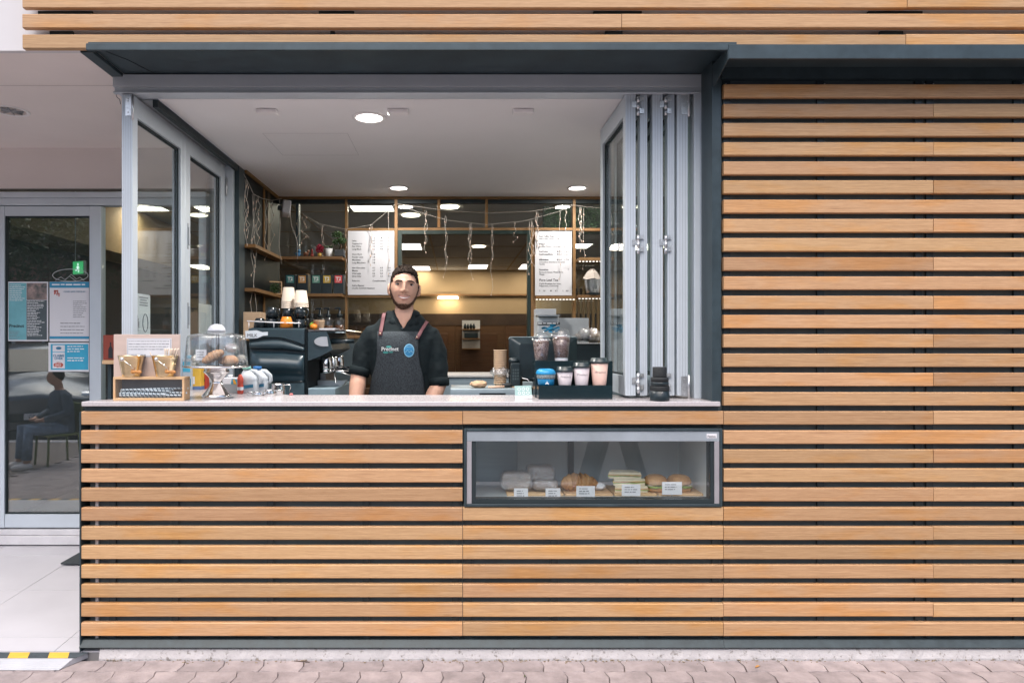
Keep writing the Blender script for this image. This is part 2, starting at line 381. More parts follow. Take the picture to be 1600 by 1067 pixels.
# grit and dry bits along the kerb joint
gb = MB(); rr = random.Random(5)
for k in range(520):
    x = rr.uniform(-1.5, 4.2); y = -0.045 - abs(rr.gauss(0, 0.014)); s = rr.uniform(0.001, 0.0042)
    gb.ell((x, y, 0.022), (s * rr.uniform(.8, 2), s, s * .6), 5, 3)
tag(gb.build("grit", mat("grit_soil", (0.22, 0.17, 0.11), 0.95, 0, 0.4, 200, rnd=.3)), "dry soil and grit gathered along the foot of the concrete kerb", "grit", kind="stuff")
def ground_leaf(px, py, L, rz, m, lab):
    d = (CAM[2] - .023) * F / (py - VY); c = P(px, py, d); c.z = .0225; b = MB(); rg = []
    for i in range(7):
        u = i / 6; w_ = .30 * math.sin(math.pi * u ** .8) + .01; rg.append([(L * (u - .5), -L * w_ * .5, .0012 + .004 * math.sin(u * 3)), (L * (u - .5), 0, .0002 + .003 * math.sin(u * 3)), (L * (u - .5), L * w_ * .5, .0016 + .005 * math.sin(u * 3))])
    b.loft(rg, False, True, closed=False); b.xf(Matrix.Translation(c) @ Matrix.Rotation(rz, 4, 'Z')); o = b.build("fallen_leaf", m); tag(o, lab, "leaf", "fallen leaves on the pavers"); s_ = o.modifiers.new("thickness", 'SOLIDIFY'); s_.thickness = .0005
ground_leaf(1184, 1041, .030, .5, mat("leaf_amber", (.45, .22, .06), .7, 0, .3, 60), "amber dry leaf lying on the pavers below the slat wall")
ground_leaf(820, 1056, .018, 1.2, mat("leaf_olive", (.10, .12, .05), .7, 0, .3, 60), "small olive green leaf on the pavers below the display case")
ground_leaf(1380, 1050, .020, 2.2, mat("leaf_brown", (.20, .11, .05), .7, 0, .3, 60), "small brown curled leaf on the pavers below the slat wall")
tw = MB(); tw.tube([Vector((PX(a, 2.94), -.062 - k * .004, .0245)) for k, a in enumerate((459, 470, 480, 485))], [.0015, .0024, .0022, .001], 5); tag(tw.build("twig", mat("twig_bark", (.10, .07, .05), .8)), "short dark twig lying against the concrete kerb", "twig")
# concrete slab edge below the wall
def rough_strip():
    b = MB(); n = 230; prof = []
    for i in range(n + 1):
        x = -1.52 + i * (5.9 / n); j = mnoise.noise(Vector((x * 9, 0, 3))) * 0.005 + mnoise.noise(Vector((x * 40, 1, 3))) * 0.0025
        k = mnoise.noise(Vector((x * 14, 7, 3))) * 0.006
        prof.append([(x, 0.03, -0.03), (x, -0.048 + k, -0.03), (x, -0.046 + k, 0.026 + j), (x, -0.038 + j, 0.060 + j * .4), (x, -0.025, 0.067), (x, 0.03, 0.067)])
    return b.loft(prof, True, False)
KERBC = mat("worn_concrete", (0.50, 0.48, 0.485), 0.95, 0, 0.3, 48, bump=0.9, bscale=60, c2=(0.24, 0.22, 0.205), detail=6)
kn = KERBC.node_tree.nodes
for n_ in kn:
    if n_.type == 'VALTORGB': n_.color_ramp.elements[0].position = 0.33; n_.color_ramp.elements[1].position = 0.43
struct("concrete_kerb", rough_strip(), KERBC)

# entrance floor: gently rising, big pale tiles
def fz(y): return FLZ + (y + 0.03) / (DOORY + 0.03) * (0.097 - FLZ)
eb = MB(); x0, x1 = -6.0, -1.50
eb.loft([[(x0, y, fz(y) - 0.006 - 0.1), (x1, y, fz(y) - 0.006 - 0.1), (x1, y, fz(y) - 0.006), (x0, y, fz(y) - 0.006)] for y in (-0.028, DOORY + 0.02)], True, False)
ef = struct("entrance_floor", eb, GROUT)
xs = [-1.72 - 0.55 * k for k in range(8)]; xs = [-1.502] + xs
ys = [-0.027, 0.10, 0.64, 1.18, DOORY + 0.02]
for a in range(len(xs) - 1):
    for c in range(len(ys) - 1):
        g_ = 0.0011; X0, X1, Ya, Yb = xs[a + 1] + g_, xs[a] - g_, ys[c] + g_, ys[c + 1] - g_
        b = MB(); b.loft([[(X0, y, fz(y) - .012), (X1, y, fz(y) - .012), (X1, y, fz(y)), (X0, y, fz(y))] for y in (Ya, Yb)], True, False)
        b.build("floor_tile", TILE, ef, origin=(X0, Ya, fz(Ya)))
# aluminium edge ramp with hazard tape
rt = thing("threshold_ramp", "ribbed aluminium threshold ramp with yellow and black hazard tape at the entrance floor edge", "ramp", (-3.0, -0.06, 0))
rb = MB(); poly = [(-0.030, 0.046), (-0.087, 0.046)]
for k in range(6):
    y = -0.087 - k * 0.0090; z = 0.046 - k * 0.0068; poly += [(y - .001, z), (y - .006, z - .0035), (y - .0075, z - .0078), (y - 0.0095, z - 0.0065)]
poly = poly[:2] + [(y_, .0225 + (z_ - .0052) * .58) for y_, z_ in poly[2:]] + [(-0.143, 0.0245), (-0.143, 0.0225), (-0.030, 0.0225)]
RAMP = mat("ramp_aluminium", (0.46, 0.47, 0.50), 0.45, 0.3, 0.1, 5)
rp_ = rb.prism(poly, 'x', -6.0, -1.575)
for i_, p in enumerate(rb.v):
    if p.x > -2: p.x += (p.y + 0.03) * 0.55
rb.build("ribbed_plate", RAMP, rt)
YEL = mat("yellow_tape", (0.80, 0.48, 0.07), 0.6, 0, 0.08, 20); TBL = mat("black_tape", (0.06, 0.075, 0.085), 0.75, 0, 0.3, 60, bump=.3)
px = -6.0; k = 0; stp = 31.0 * 2.955 / F
xe = PX(137, 2.955)
while xe > -4.5:
    xa = xe - stp; b = MB(); sl = 0.022
    r_ = [(xa, -0.032), (xe, -0.032), (xe + sl, -0.085), (xa + sl, -0.085)]
    if k == 0: r_ = [(xa, -0.032), (xe, -0.032), (xe - 0.029, -0.085), (xa + sl, -0.085)]
    b.prism(r_, 'z', 0.0464, 0.0472); b.build("tape_stripe", YEL if k % 2 else TBL, rt); xe = xa; k += 1
# door mat
dm = MB(); dm.box(-2.275, -1.53, 0.99, 1.36, fz(1.18) + 0.004, fz(1.18) + 0.014, 0.003)
tag(dm.build("door_mat", mat("mat_fibre", (0.05, 0.06, 0.065), 0.95, 0, 0.6, 260, bump=1, bscale=400)), "dark rubber door mat lying on the pale tiles beside the counter", "mat")

# soffit over the entrance and white fascia, wall over the door
sf = struct("entrance_soffit", MB().box(-6, -1.33, -0.10, DOORY, SOFZ, SOFZ + 0.05), SOFFIT)
for yj in (0.30,):
    MB().box(-5.9, -1.56, yj, yj + 0.002, SOFZ - 0.0015, SOFZ - 0.0003).build("joint_strip", mat("soffit_joint", (0.44, 0.38, 0.365), 0.8), sf)
struct("fascia_wall", MB().box(-6, 5.2, -0.125, -0.10, SOFZ - 0.014, 4.6), mat("fascia_paint", (.60, .585, .60), .7, 0, .04, 2))
struct("entrance_wall", MB().box(-6, -1.47, DOORY - 0.03, DOORY + 0.05, 2.345, SOFZ), SOFFIT)

# ================================================================== ENTRANCE DOOR AND SIDELIGHT
DD = DOORY + 3.0
def dx(px): return PX(px, DD)
def dz(py): return PZ(py, DD)
dt_ = thing("entrance_door", "grey aluminium framed glass entrance door and sidelight with posters stuck on the glass", "door", (dx(80), DOORY, dz(846)))
y0, y1 = DOORY - 0.04, DOORY + 0.03
b = MB(); b.box(-6, dx(326), y0 - .012, y1, dz(311), dz(302), .002); b.box(-6, dx(326), y0, y1, dz(322), dz(311.4), .002); b.build("header", ALU, dt_)
MB().box(dx(314), dx(326), y0, y1, dz(846), dz(322.3), .002).build("jamb", ALU, dt_)
b = MB(); b.box(-6, dx(313.7), y0 - .02, y1, dz(846), dz(832.5), .002); b.box(-6, dx(313.7), y0 - .005, y1, dz(832), dz(824), .002); b.build("sill", mat("sill_stone", (0.62, .61, .63), .5), dt_)
lf = MB(); lf.box(dx(-8), dx(11.5), y0 + .01, y1, dz(822), dz(323), .002); lf.box(dx(143.5), dx(161.5), y0 + .01, y1, dz(822), dz(323), .002)
lf.box(dx(11.7), dx(143.3), y0 + .012, y1 - .002, dz(338), dz(323.2), .002); lf.box(dx(11.7), dx(143.3), y0 + .012, y1 - .002, dz(821.7), dz(801), .002)
leaf = lf.build("door_leaf", ALU, dt_)
fx = MB(); fx.box(dx(-26), dx(-8.3), y0 + .01, y1, dz(822), dz(323), .002); fx.box(dx(-150), dx(-138), y0 + .01, y1, dz(822), dz(323), .002); fx.box(dx(-137.8), dx(-26.2), y0 + .012, y1 - .002, dz(338), dz(323.2), .002); fx.box(dx(-137.8), dx(-26.2), y0 + .012, y1 - .002, dz(821.7), dz(801), .002)
fp = fx.build("fixed_panel", ALU, dt_); MB().box(dx(-137.8), dx(-26.2), y0 + .030, y0 + .036, dz(801), dz(338)).build("glass", GLASSD, fp)
struct("entrance_side_wall", MB().box(-6, dx(-150.3), y0 + .005, y1, fz(DOORY), 2.3445), SOFFIT)
gk = MB()
for a in ((11.5, 13.3, 338, 801), (141.7, 143.3, 338, 801)): gk.box(dx(a[0]), dx(a[1]), y0 + .02, y1 - .01, dz(a[3]), dz(a[2]))
gk.box(dx(13.3), dx(141.7), y0 + .02, y1 - .01, dz(340), dz(338.2)); gk.box(dx(13.3), dx(141.7), y0 + .02, y1 - .01, dz(800.8), dz(799))
gk.build("gasket", GASKET, leaf)
MB().box(dx(13.3), dx(141.7), y0 + .030, y0 + .036, dz(799), dz(340)).build("glass", GLASSD, leaf)
MB().box(dx(162), dx(313.7), y0 + .030, y0 + .036, dz(823.5), dz(322.5)).build("sidelight_glass", GLASS, dt_)
gy = y0 + 0.029
def poster(name, label, x0, x1, ya, yb, m, cat="poster", th=.0006):
    p = thing(name, label, cat, (dx((x0 + x1) / 2), gy, dz(yb)))
    MB().box(dx(x0), dx(x1), gy - th, gy, dz(yb), dz(ya)).build("sheet", m, p); return p
TEAL = mat("teal_print", (0.16, 0.42, 0.47), .6, 0, .1, 9); SLATE = mat("slate_print", (0.07, .095, .105), .6, 0, .2, 6)
BLUE = mat("blue_print", (0.03, .27, .46), .6, 0, .08, 8); BLUED = mat("deep_blue_print", (.03, .17, .30), .6, 0, .08); REDP = mat("red_print", (.50, .10, .07), .6)
p = poster("menu_poster", "teal and charcoal cafe menu poster with food photo on the door glass", 14.5, 77, 440, 532.5, PAPER)
MB().box(dx(15.5), dx(43), gy - .0011, gy - .0007, dz(530.5), dz(442)).build("teal_panel", TEAL, p)
MB().box(dx(43.3), dx(75), gy - .0011, gy - .0007, dz(530.5), dz(468.5)).build("dark_panel", SLATE, p)
ph = MB().box(dx(43.3), dx(75), gy - .0011, gy - .0007, dz(468), dz(442)).build("food_photo", mat("food_print", (.42, .30, .27), .6, 0, .9, 26, c2=(.05, .07, .07)), p)
text("lettering", "Precinct", .0285, (dx(16.2), gy - .0014, dz(511)), INK, p, bold=.0006)
lines("print_rows", WHITEINK, p, dx(44.5), dx(73), gy - .0012, dz(470), 22, .0103, .0042, .55, seed=1)
lines("small_print", WHITEINK, p, dx(16.5), dx(42), gy - .0012, dz(445), 9, .012, .004, .3, seed=2)
lines("address_rows", INKG, p, dx(17), dx(34), gy - .0012, dz(517), 6, .0095, .0035, .4, seed=3)
p = poster("check_in_poster", "white check in poster with blue bands and red logo on the door glass", 79, 142.5, 440, 533, PAPER)
MB().box(dx(79.3), dx(142.2), gy - .0011, gy - .0007, dz(449.5), dz(440.3)).build("top_band", BLUE, p)
MB().box(dx(79.3), dx(142.2), gy - .0011, gy - .0007, dz(529), dz(525)).build("bottom_band", BLUE, p)
text("title", "COVID SAFE CHECK-IN", .0132, (dx(101), gy - .0014, dz(456.5)), BLUED, p)
lines("print_rows", INKG, p, dx(116), dx(138), gy - .0012, dz(470), 9, .0125, .0042, .4, seed=4)
lines("lower_rows", INKG, p, dx(96), dx(135), gy - .0012, dz(504), 4, .021, .005, .3, seed=5)
lines("band_print", WHITEINK, p, dx(83), dx(139), gy - .0012, dz(443.5), 1, .01, .010, .1, seed=6)
lg = MB()
for (a, c, e, f_) in ((86, 92, 453, 455), (86, 87.6, 453, 460), (88, 89.5, 454, 459), (91, 92.6, 453, 459), (90, 95, 457.6, 459), (90, 91.4, 459, 461.5), (93, 94.6, 458, 463)): lg.box(dx(a), dx(c), gy - .0012, gy - .0007, dz(f_), dz(e))
lg.build("logo", REDP, p)
p = poster("trading_poster", "bright blue notice with white panels and red oval on the door glass", 77.5, 142.5, 534.5, 580, PAPER)
MB().box(dx(81), dx(139.5), gy - .0011, gy - .0007, dz(577), dz(537)).build("blue_field", mat("cyan_print", (.04, .38, .58), .6, 0, .06, 8), p)
MB().box(dx(84), dx(103), gy - .0015, gy - .0012, dz(549), dz(538.7)).build("white_panel", PAPER, p)
MB().box(dx(84), dx(103), gy - .0015, gy - .0012, dz(575), dz(550)).build("white_panel", PAPER, p)
ov = MB().ell((0, 0, 0), (1, 1, 1), 20, 4)
def disc(b, cx, cz, rx, rz, y, th=.0004, n=24, inner=None):
    pts = [(cx + rx * math.cos(2 * math.pi * i / n), cz + rz * math.sin(2 * math.pi * i / n)) for i in range(n)]
    if inner is None: b.prism(pts, 'y', y, y - th)
    else:
        q = [(cx + (rx - inner) * math.cos(2 * math.pi * i / n), cz + (rz - inner) * math.sin(2 * math.pi * i / n)) for i in range(n)]
        for i in range(n):
            j = (i + 1) % n; b.prism([pts[i], pts[j], q[j], q[i]], 'y', y, y - th)
    return b
disc(MB(), dx(93), dz(569.5), .031, .018, gy - .0016).build("red_oval", REDP, p)
disc(MB(), dx(93.5), dz(543.5), .018, .009, gy - .0016).build("emblem", BLUED, p)
text("lettering", "CLAIMS\nOVER", .021, (dx(93.3), gy - .0017, dz(556.8)), BLUED, p, 'CENTER', bold=.0006, line=.85)
lines("print_rows", WHITEINK, p, dx(107), dx(134), gy - .0014, dz(540), 3, .016, .007, .3, seed=7)
lines("lower_rows", WHITEINK, p, dx(107), dx(134), gy - .0014, dz(558), 2, .016, .007, .2, seed=8)
lines("oval_print", WHITEINK, p, dx(88), dx(98), gy - .0021, dz(566.5), 3, .011, .005, .2, seed=9)
DIMW = mat("etched_white", (.42, .45, .45), .7)
st = thing("door_sticker", "white oval mountain logo sticker on the entrance door glass above the posters", "sticker", (dx(111), gy, dz(440)))
ob = disc(MB(), dx(111.5), dz(430), .115, .041, gy - .0006, inner=.004); ob.build("oval_ring", DIMW, st)
pk = MB()
for pts in (((88, 438.5), (97, 432.5), (103, 437), (110, 431.5), (120, 438.5)), ((103, 437.5), (113, 428.5), (121, 436), (126, 433), (133, 438))):
    q = [(dx(a), gy - .0008, dz(c)) for a, c in pts]; pk.tube(q, .0022, 4)
pk.build("mountain_line", DIMW, st)
# ================================================================== SLATTED FRONT, WALL, FASCIA
def slat_mesh(L):
    c = 0.003; h = FACE; t = THK
    poly = [(c, 0), (t - c, 0), (t, c), (t, h - c), (t - c, h), (c, h), (0, h - c), (0, c)]
    return MB().prism(poly, 'x', 0, L).mesh("slat", WOOD)
SM = {}
def slat(parent, xa, xb, n=None, y=-0.04, z=None):
    L = round(xb - xa - 0.0025, 4)
    if L not in SM: SM[L] = slat_mesh(L)
    z = rowz(n) - FACE / 2 if z is None else z
    o = inst(SM[L], "slat", (xa, y + random.uniform(-.0012, .0012), z + random.uniform(-.0010, .0010)), parent)
    o.rotation_euler = (random.uniform(-.006, .006), random.uniform(-.0006, .0006), 0); return o
def sx(px): return PX(px, SLAT_D)
BASEF = mat("flashing_paint", (.035, .050, .055), .5, .1, .3, 20)
XL, XM, XC, XJ, XR = sx(127), sx(723.5), sx(1131), sx(1459), 4.6
cf = thing("slatted_counter", "slatted timber kiosk counter front with horizontal oiled boards over dark backing", "counter", (-0.2, 0, FLZ))
for n in range(-12, 0):
    slat(cf, XL, XM, n)
    if not (-5 <= n <= -2): slat(cf, XM, XC, n)
bk = MB(); bk.box(XL + .02, XM - .004, -.004, 0.02, 0.06, CZ - .024); bk.box(XM - .003, XC, -.004, 0.02, 0.06, PZ(792, SLAT_D)); bk.box(XM - .003, XC, -.004, 0.02, PZ(668, SLAT_D), CZ - .024)
bk.build("backing_panel", BACK, cf)
def battens(parent, pxs, z0, z1, m=BACK, w=.03):
    for q in pxs: MB().box(sx(q), sx(q) + w, -0.0135, -0.0043, z0, z1).build("batten", m, parent)
battens(cf, (165, 264, 414, 565, 706, 727), .062, CZ - .03, STEEL); battens(cf, (862, 1000, 1116), .062, PZ(794, SLAT_D), STEEL)
battens(cf, (144,), .062, CZ - .03, mat("slat_gap_light", (.45, .46, .48), .6), .013)  # pale strip added for the light showing through the slat gaps here
MB().box(sx(124.5), XL - .0015, -0.042, 1.36, 0.052, CZ - .045).build("end_cheek", STEEL, cf)
fl = MB(); fl.prism([(-0.044, .069), (-0.048, .074), (-.030, .100), (0.02, .100), (0.02, .069)], 'x', sx(125), XC); fl.build("base_flashing", BASEF, cf)
ct = MB(); ct.box(sx(131), XC - .02, -0.030, -0.0044, CZ - .052, CZ - .0215); ct.build("top_angle", STEEL, cf)
sw = thing("slat_wall", "tall slatted timber wall of horizontal oiled boards beside the kiosk window", "wall", (2.8, 0, FLZ))
for n in range(-12, 18):
    if n % 2: slat(sw, XC, XJ, n); slat(sw, XJ, XR, n)
    else: slat(sw, XC, sx(1620) if n % 4 else sx(1840), n); slat(sw, sx(1620) if n % 4 else sx(1840), XR, n)
MB().box(XC + .0005, XR, -.004, 0.02, 0.06, 2.54).build("backing_panel", BACK, sw)
battens(sw, (1134, 1282, 1436, 1454, 1592, 1720, 1860), .062, 2.52, STEEL)
fl = MB(); fl.prism([(-0.044, .069), (-0.048, .074), (-.030, .100), (0.02, .100), (0.02, .069)], 'x', XC + .001, XR); fl.build("base_flashing", BASEF, sw)
scb = MB()
for q in (1134, 1288, 1444, 1458, 1598):
    scb = MB(); c = P(q, 131.5, 2.985); scb.ell((c.x, c.y - .002, c.z), (.0035, .002, .0035), 8, 5); scb.build("screw", ZINC, sw)
# fascia of the canopy
FD = 2.81; fy = FD - 3.0
fa = thing("slat_fascia", "slatted timber fascia boards running along the canopy above the window", "fascia", (1.4, fy, 2.57))
fz0 = PZ(75, FD)
cuts = [(970, 2350), (1419, 2350), (970, 1800), (1419, 2350), (700, 1700), (1250, 2350)]
for k in range(9):
    z = fz0 + k * PITCH; xa = PX(35, FD); c1 = PX(1418 if k % 2 == 0 else 972, FD); 
    if k == 0:
        slat(fa, xa, PX(1416, FD), y=fy, z=z); slat(fa, PX(1416, FD), XR, y=fy, z=z)
    else:
        slat(fa, xa, c1, y=fy, z=z); slat(fa, c1, XR, y=fy, z=z)
FB = 2.87; 
for q, r in ((66, 150), (500, 555), (925, 1000), (1350, 1434)):
    for k in range(1, 9):
        if q > 400 or k < 3: MB().box(PX(q + (18 if k == 1 else 0), FB), PX(r - (30 if k == 1 else 0), FB), fy + THK + .004, fy + THK + .014, fz0 + k * PITCH - .024, fz0 + k * PITCH + .0).build("clip", GASKET, fa)
# steel canopy under the fascia
cn = thing("steel_canopy", "dark steel canopy plate and trim above the folding window", "canopy", (0, 0, 2.55))
lx0 = PX(134.5, 2.79); lx1 = PX(1138, 2.79)
MB().box(lx0, lx1, -0.213, -0.196, PZ(78.5, 2.79), PZ(68, 2.79), .0015).build("front_lip", STEEL, cn)
MB().box(lx0, lx1 + .04, -0.1945, 0.16, 2.5829, 2.594).build("soffit_plate", STEEL, cn)
MB().prism([(lx0 - .050, -0.16), (lx0 - .0005, -0.16), (lx0 - .0005, 0.12), (lx0 - .050, 0.12)], 'z', 2.566, 2.582).build("side_trim", STEEL, cn)
sm_ = MB(); sm_.tube([(lx0 + .004, -.192, 2.5815), (lx0 + .09, -.05, 2.5815), (lx0 + .14, .10, 2.5815)], .0012, 4); sm_.build("seam", GASKET, cn)
MB().box(lx1 + .0005, XR, -0.213, -0.196, PZ(92, 2.79), PZ(69.5, 2.79), .0015).build("front_lip", STEEL, cn)
MB().box(lx1 + .0005, XR, -0.195, -0.012, 2.552, 2.562).build("soffit_plate", STEEL, cn)
MB().box(lx1 - .0025, XR, -0.0118, 0.20, 2.5835, 2.5938).build("sky_gap_cover", STEEL, cn)  # unseen plate added to block sky leaking in above the soffit plates
MB().box(sx(1128), XR, -0.0435, -0.0135, PZ(122, 2.955), 2.5515).build("wall_flashing", STEEL, cn)
MB().prism([(-0.213, 2.515), (-0.213, 2.56), (-0.05, 2.56), (-.05, 2.47), (-.06, 2.46)], 'x', lx1 - .0035, lx1 - .0005).build("end_bracket", STEEL, cn)
# dark steel post between window and slat wall
po = MB(); po.box(PX(1112.5, 2.97), sx(1127.5), -0.032, 0.16, CZ + .0005, 2.582); 
tag(po.build("steel_post", STEEL), "dark steel post between the window jamb and the slat wall", "post")

# ================================================================== COUNTER TOP
st_ = MB(); xa, xb = PX(127, 2.95), PX(1126, 2.95)
poly = [(xa, -0.05), (xb, -0.05), (xb, 0.33), (-0.80, 0.33), (-0.95, 0.50), (-1.17, 0.52), (-1.17, 1.36), (xa + .08, 1.36), (xa + .08, 0.1), (xa, 0.0)]
st_.prism(poly, 'z', CZ - .020, CZ)
so_ = st_.build("stone_benchtop", STONE); tag(so_, "pale stone kiosk counter top running below the open window", "benchtop")
bv = so_.modifiers.new("bevel", 'BEVEL'); bv.width = .003; bv.segments = 2; bv.limit_method = 'ANGLE'

# ================================================================== WINDOW FRAME
def wx(px, d=WD): return PX(px, d)
wf = thing("window_frame", "grey aluminium window frame with header track around the serving opening", "window frame", (0, .1, CZ))
b = MB(); b.box(wx(176), wx(1111), .10, .20, PZ(135, WD), PZ(116, WD), .0015); b.box(wx(178), wx(1095), .104, .20, PZ(142.5, WD), PZ(135.3, WD), .0015); b.box(wx(177), wx(1095), .098, .118, PZ(145.5, WD), PZ(143, WD), .0008); b.build("header", ALU, wf)
b = MB(); b.box(wx(1095.3), wx(1116), .099, .20, CZ + .001, PZ(115.5, WD), .0015); b.box(wx(1085.5), wx(1095), .106, .20, CZ + .001, PZ(146, WD), .0015); b.build("jamb", ALU, wf)
b = MB(); b.box(-1.475, -1.40, .205, 1.40, PZ(145, WD), 2.56); b.build("side_track", ALUD, wf)
b = MB(); b.box(-1.399, -1.375, .205, 1.44, CEILZ - .035, CEILZ - .0005); b.build("track_trim", GASKET, wf)
b = MB(); b.box(-1.50, -1.40, 1.375, 1.46, CZ + .001, 2.49); b.box(-1.399, -1.372, 1.44, 1.55, .06, 2.497); 
MB().box(-1.4995, -1.4005, 1.3651, 1.46, CZ + .001, 2.488).build("rear_jamb", ALU, wf)
MB().box(-1.4, -1.3705, 1.40, 1.515, .06, 2.4955).build("rear_post", STEEL, wf)

def leaf_parts(parent, name, x0, x1, ya, yb, za, zb, stile, rail, glass=GLASS):
    """a glazed leaf standing in a plane of constant x; frame, gasket and glass"""
    b = MB(); b.box(x0, x1, ya, ya + stile, za, zb, .002); b.box(x0, x1, yb - stile, yb, za, zb, .002)
    b.box(x0 + .001, x1 - .001, ya + stile + .0003, yb - stile - .0003, zb - rail, zb - .001, .001); b.box(x0 + .001, x1 - .001, ya + stile + .0003, yb - stile - .0003, za + .001, za + rail, .001)
    f = b.build(name, ALUD if False else ALU, parent)
    xm = (x0 + x1) / 2; g0, g1, h0, h1 = ya + stile, yb - stile, za + rail, zb - rail; k = MB()
    for s in (-1, 1):
        xx0, xx1 = xm + s * .004, xm + s * .010
        k.box(xx0, xx1, g0 + .0003, g0 + .008, h0, h1); k.box(xx0, xx1, g1 - .008, g1 - .0003, h0, h1); k.box(xx0, xx1, g0 + .008, g1 - .008, h1 - .008, h1); k.box(xx0, xx1, g0 + .008, g1 - .008, h0, h0 + .008)
    k.build("gasket", GASKET, f)
    MB().box(xm - .003, xm + .003, g0 + .0005, g1 - .0005, h0 + .0005, h1 - .0005).build("glass", glass, f)
    return f
def hinge(parent, x, y, z, h=.085, wl=.026, wr=.026, flip=1):
    b = MB(); b.tube([(x, y - .008, z - h / 2), (x, y - .008, z + h / 2)], .0065, 8)
    for i in range(3): b.tube([(x, y - .008, z - h / 2 + h * (i + .5) / 3 - .012), (x, y - .008, z - h / 2 + h * (i + .5) / 3 + .012)], .0074, 8)
    b.box(x - wl, x - .004, y - .0045, y - .0005, z - .004, z + h * .28); b.box(x + .004, x + wr, y - .0045, y - .0005, z - h * .36, z - .008); b.box(x + .004, x + wr, y - .0045, y - .0005, z + h * .30, z + h * .48)
    for (ox, oz) in ((-wl * .7, h * .08), (-wl * .7, h * .2), (-wl * .45, h * .14), (wr * .7, -h * .15), (wr * .7, -h * .28), (wr * .6, h * .38)): b.ell((x + ox, y - .0047, z + oz), (.0026, .001, .0026), 6, 4)
    return b.build("hinge", ZINC, parent)
# folded stack at the right
LZ0, LZ1 = CZ + .012, PZ(147, 3.12); ly0, ly1 = .12, .655
fw = thing("folding_window", "stack of folded grey aluminium window leaves pushed against the steel post", "window", (.91, .15, CZ))
ed = [(977, 993.5), (1000.5, 1012), (1019.5, 1036), (1043.5, 1054.5), (1058, 1075)]
lv = []
for i, (a, c) in enumerate(ed):
    x0, x1 = PX(a, 3.12), PX(c, 3.12); dy = 0 if i % 2 == 0 else .004
    f = leaf_parts(fw, "leaf", x0, x1, ly0 + dy, ly1 - .01 * (i % 2), LZ0, LZ1, .045, .088); lv.append(f)
    gr = MB()
    for q in (.25, .5, .75): gr.box(x0 + (x1 - x0) * q - .0007, x0 + (x1 - x0) * q + .0007, ly0 + dy - .0009, ly0 + dy + .001, LZ0 + .004, LZ1 - .004)
    gr.build("groove", ALUD, f)
for f, q in ((lv[0], 997), (lv[2], 1040)):
    for py in (166, 382, 598): hinge(f, PX(q, 3.115), ly0, PZ(py, 3.115), .085 if py < 500 else .09)
for py in (163, 603):
    b = MB(); x = PX(1076.5, 3.115); z = PZ(py, 3.115); b.tube([(x, ly0 - .004, z - .055), (x, ly0 - .004, z + .05)], .0055, 8); b.box(x - .034, x - .003, ly0 - .004, ly0 - .0006, z - .045, z + .045)
    for oz in (-.034, -.012, .03): b.ell((x - .02, ly0 - .004, z + oz), (.0028, .0012, .0028), 6, 4)
    b.build("pivot", ZINC, lv[4])
# caution sticker on the glass of the first leaf
MB().box(PX(985, 3.12) - .0042, PX(985, 3.12) - .0038, .30, .35, PZ(389, 3.3), PZ(379, 3.3)).build("sticker", PAPER, lv[0])
# closed side leaves at the left
sg = thing("side_window", "two closed glazed aluminium leaves along the entrance side of the kiosk", "window", (-1.468, .75, CZ))
la = leaf_parts(sg, "leaf", -1.4926, -1.4438, .10, .705, CZ + .012, PZ(147, WD), .052, .09)
lb = leaf_parts(sg, "leaf", -1.4926, -1.4438, .708, 1.362, CZ + .012, PZ(147, WD), .072, .09)
gr = MB()
for q in (.2, .4, .6, .8): gr.box(-1.4926 + .0488 * q - .0007, -1.4926 + .0488 * q + .0007, .0991, .101, CZ + .02, LZ1 - .01)
gr.build("groove", ALUD, la)
for z in (1.95, 1.52): 
    b = MB(); b.box(-1.4437, -1.4405, .735, .752, z - .07, z + .07, .001); b.box(-1.4404, -1.434, .739, .748, z - .05, z + .05, .002); b.build("handle", ALUD, lb)
b = MB(); x = -1.4438; b.box(-1.474, -1.448, .096, .0995, 2.39, 2.475); b.tube([(x + .004, .094, 2.37), (x + .004, .094, 2.48)], .0055, 8)
for oz in (2.405, 2.455, 2.465): b.ell((-1.462, .0958, oz), (.004, .0015, .004), 6, 4)
b.build("pivot", ZINC, la)
b = MB(); b.tube([(-1.436, 1.355, 2.30), (-1.436, 1.355, 2.41)], .006, 8); b.build("pivot", ZINC, lb)
wv = MB(); wv.tube([P(181, 146, 3.12), P(183, 152, 3.12), P(187, 155, 3.12), P(188.5, 163, 3.12)], .0014, 5); wv.build("loose_wire", GASKET, wf)
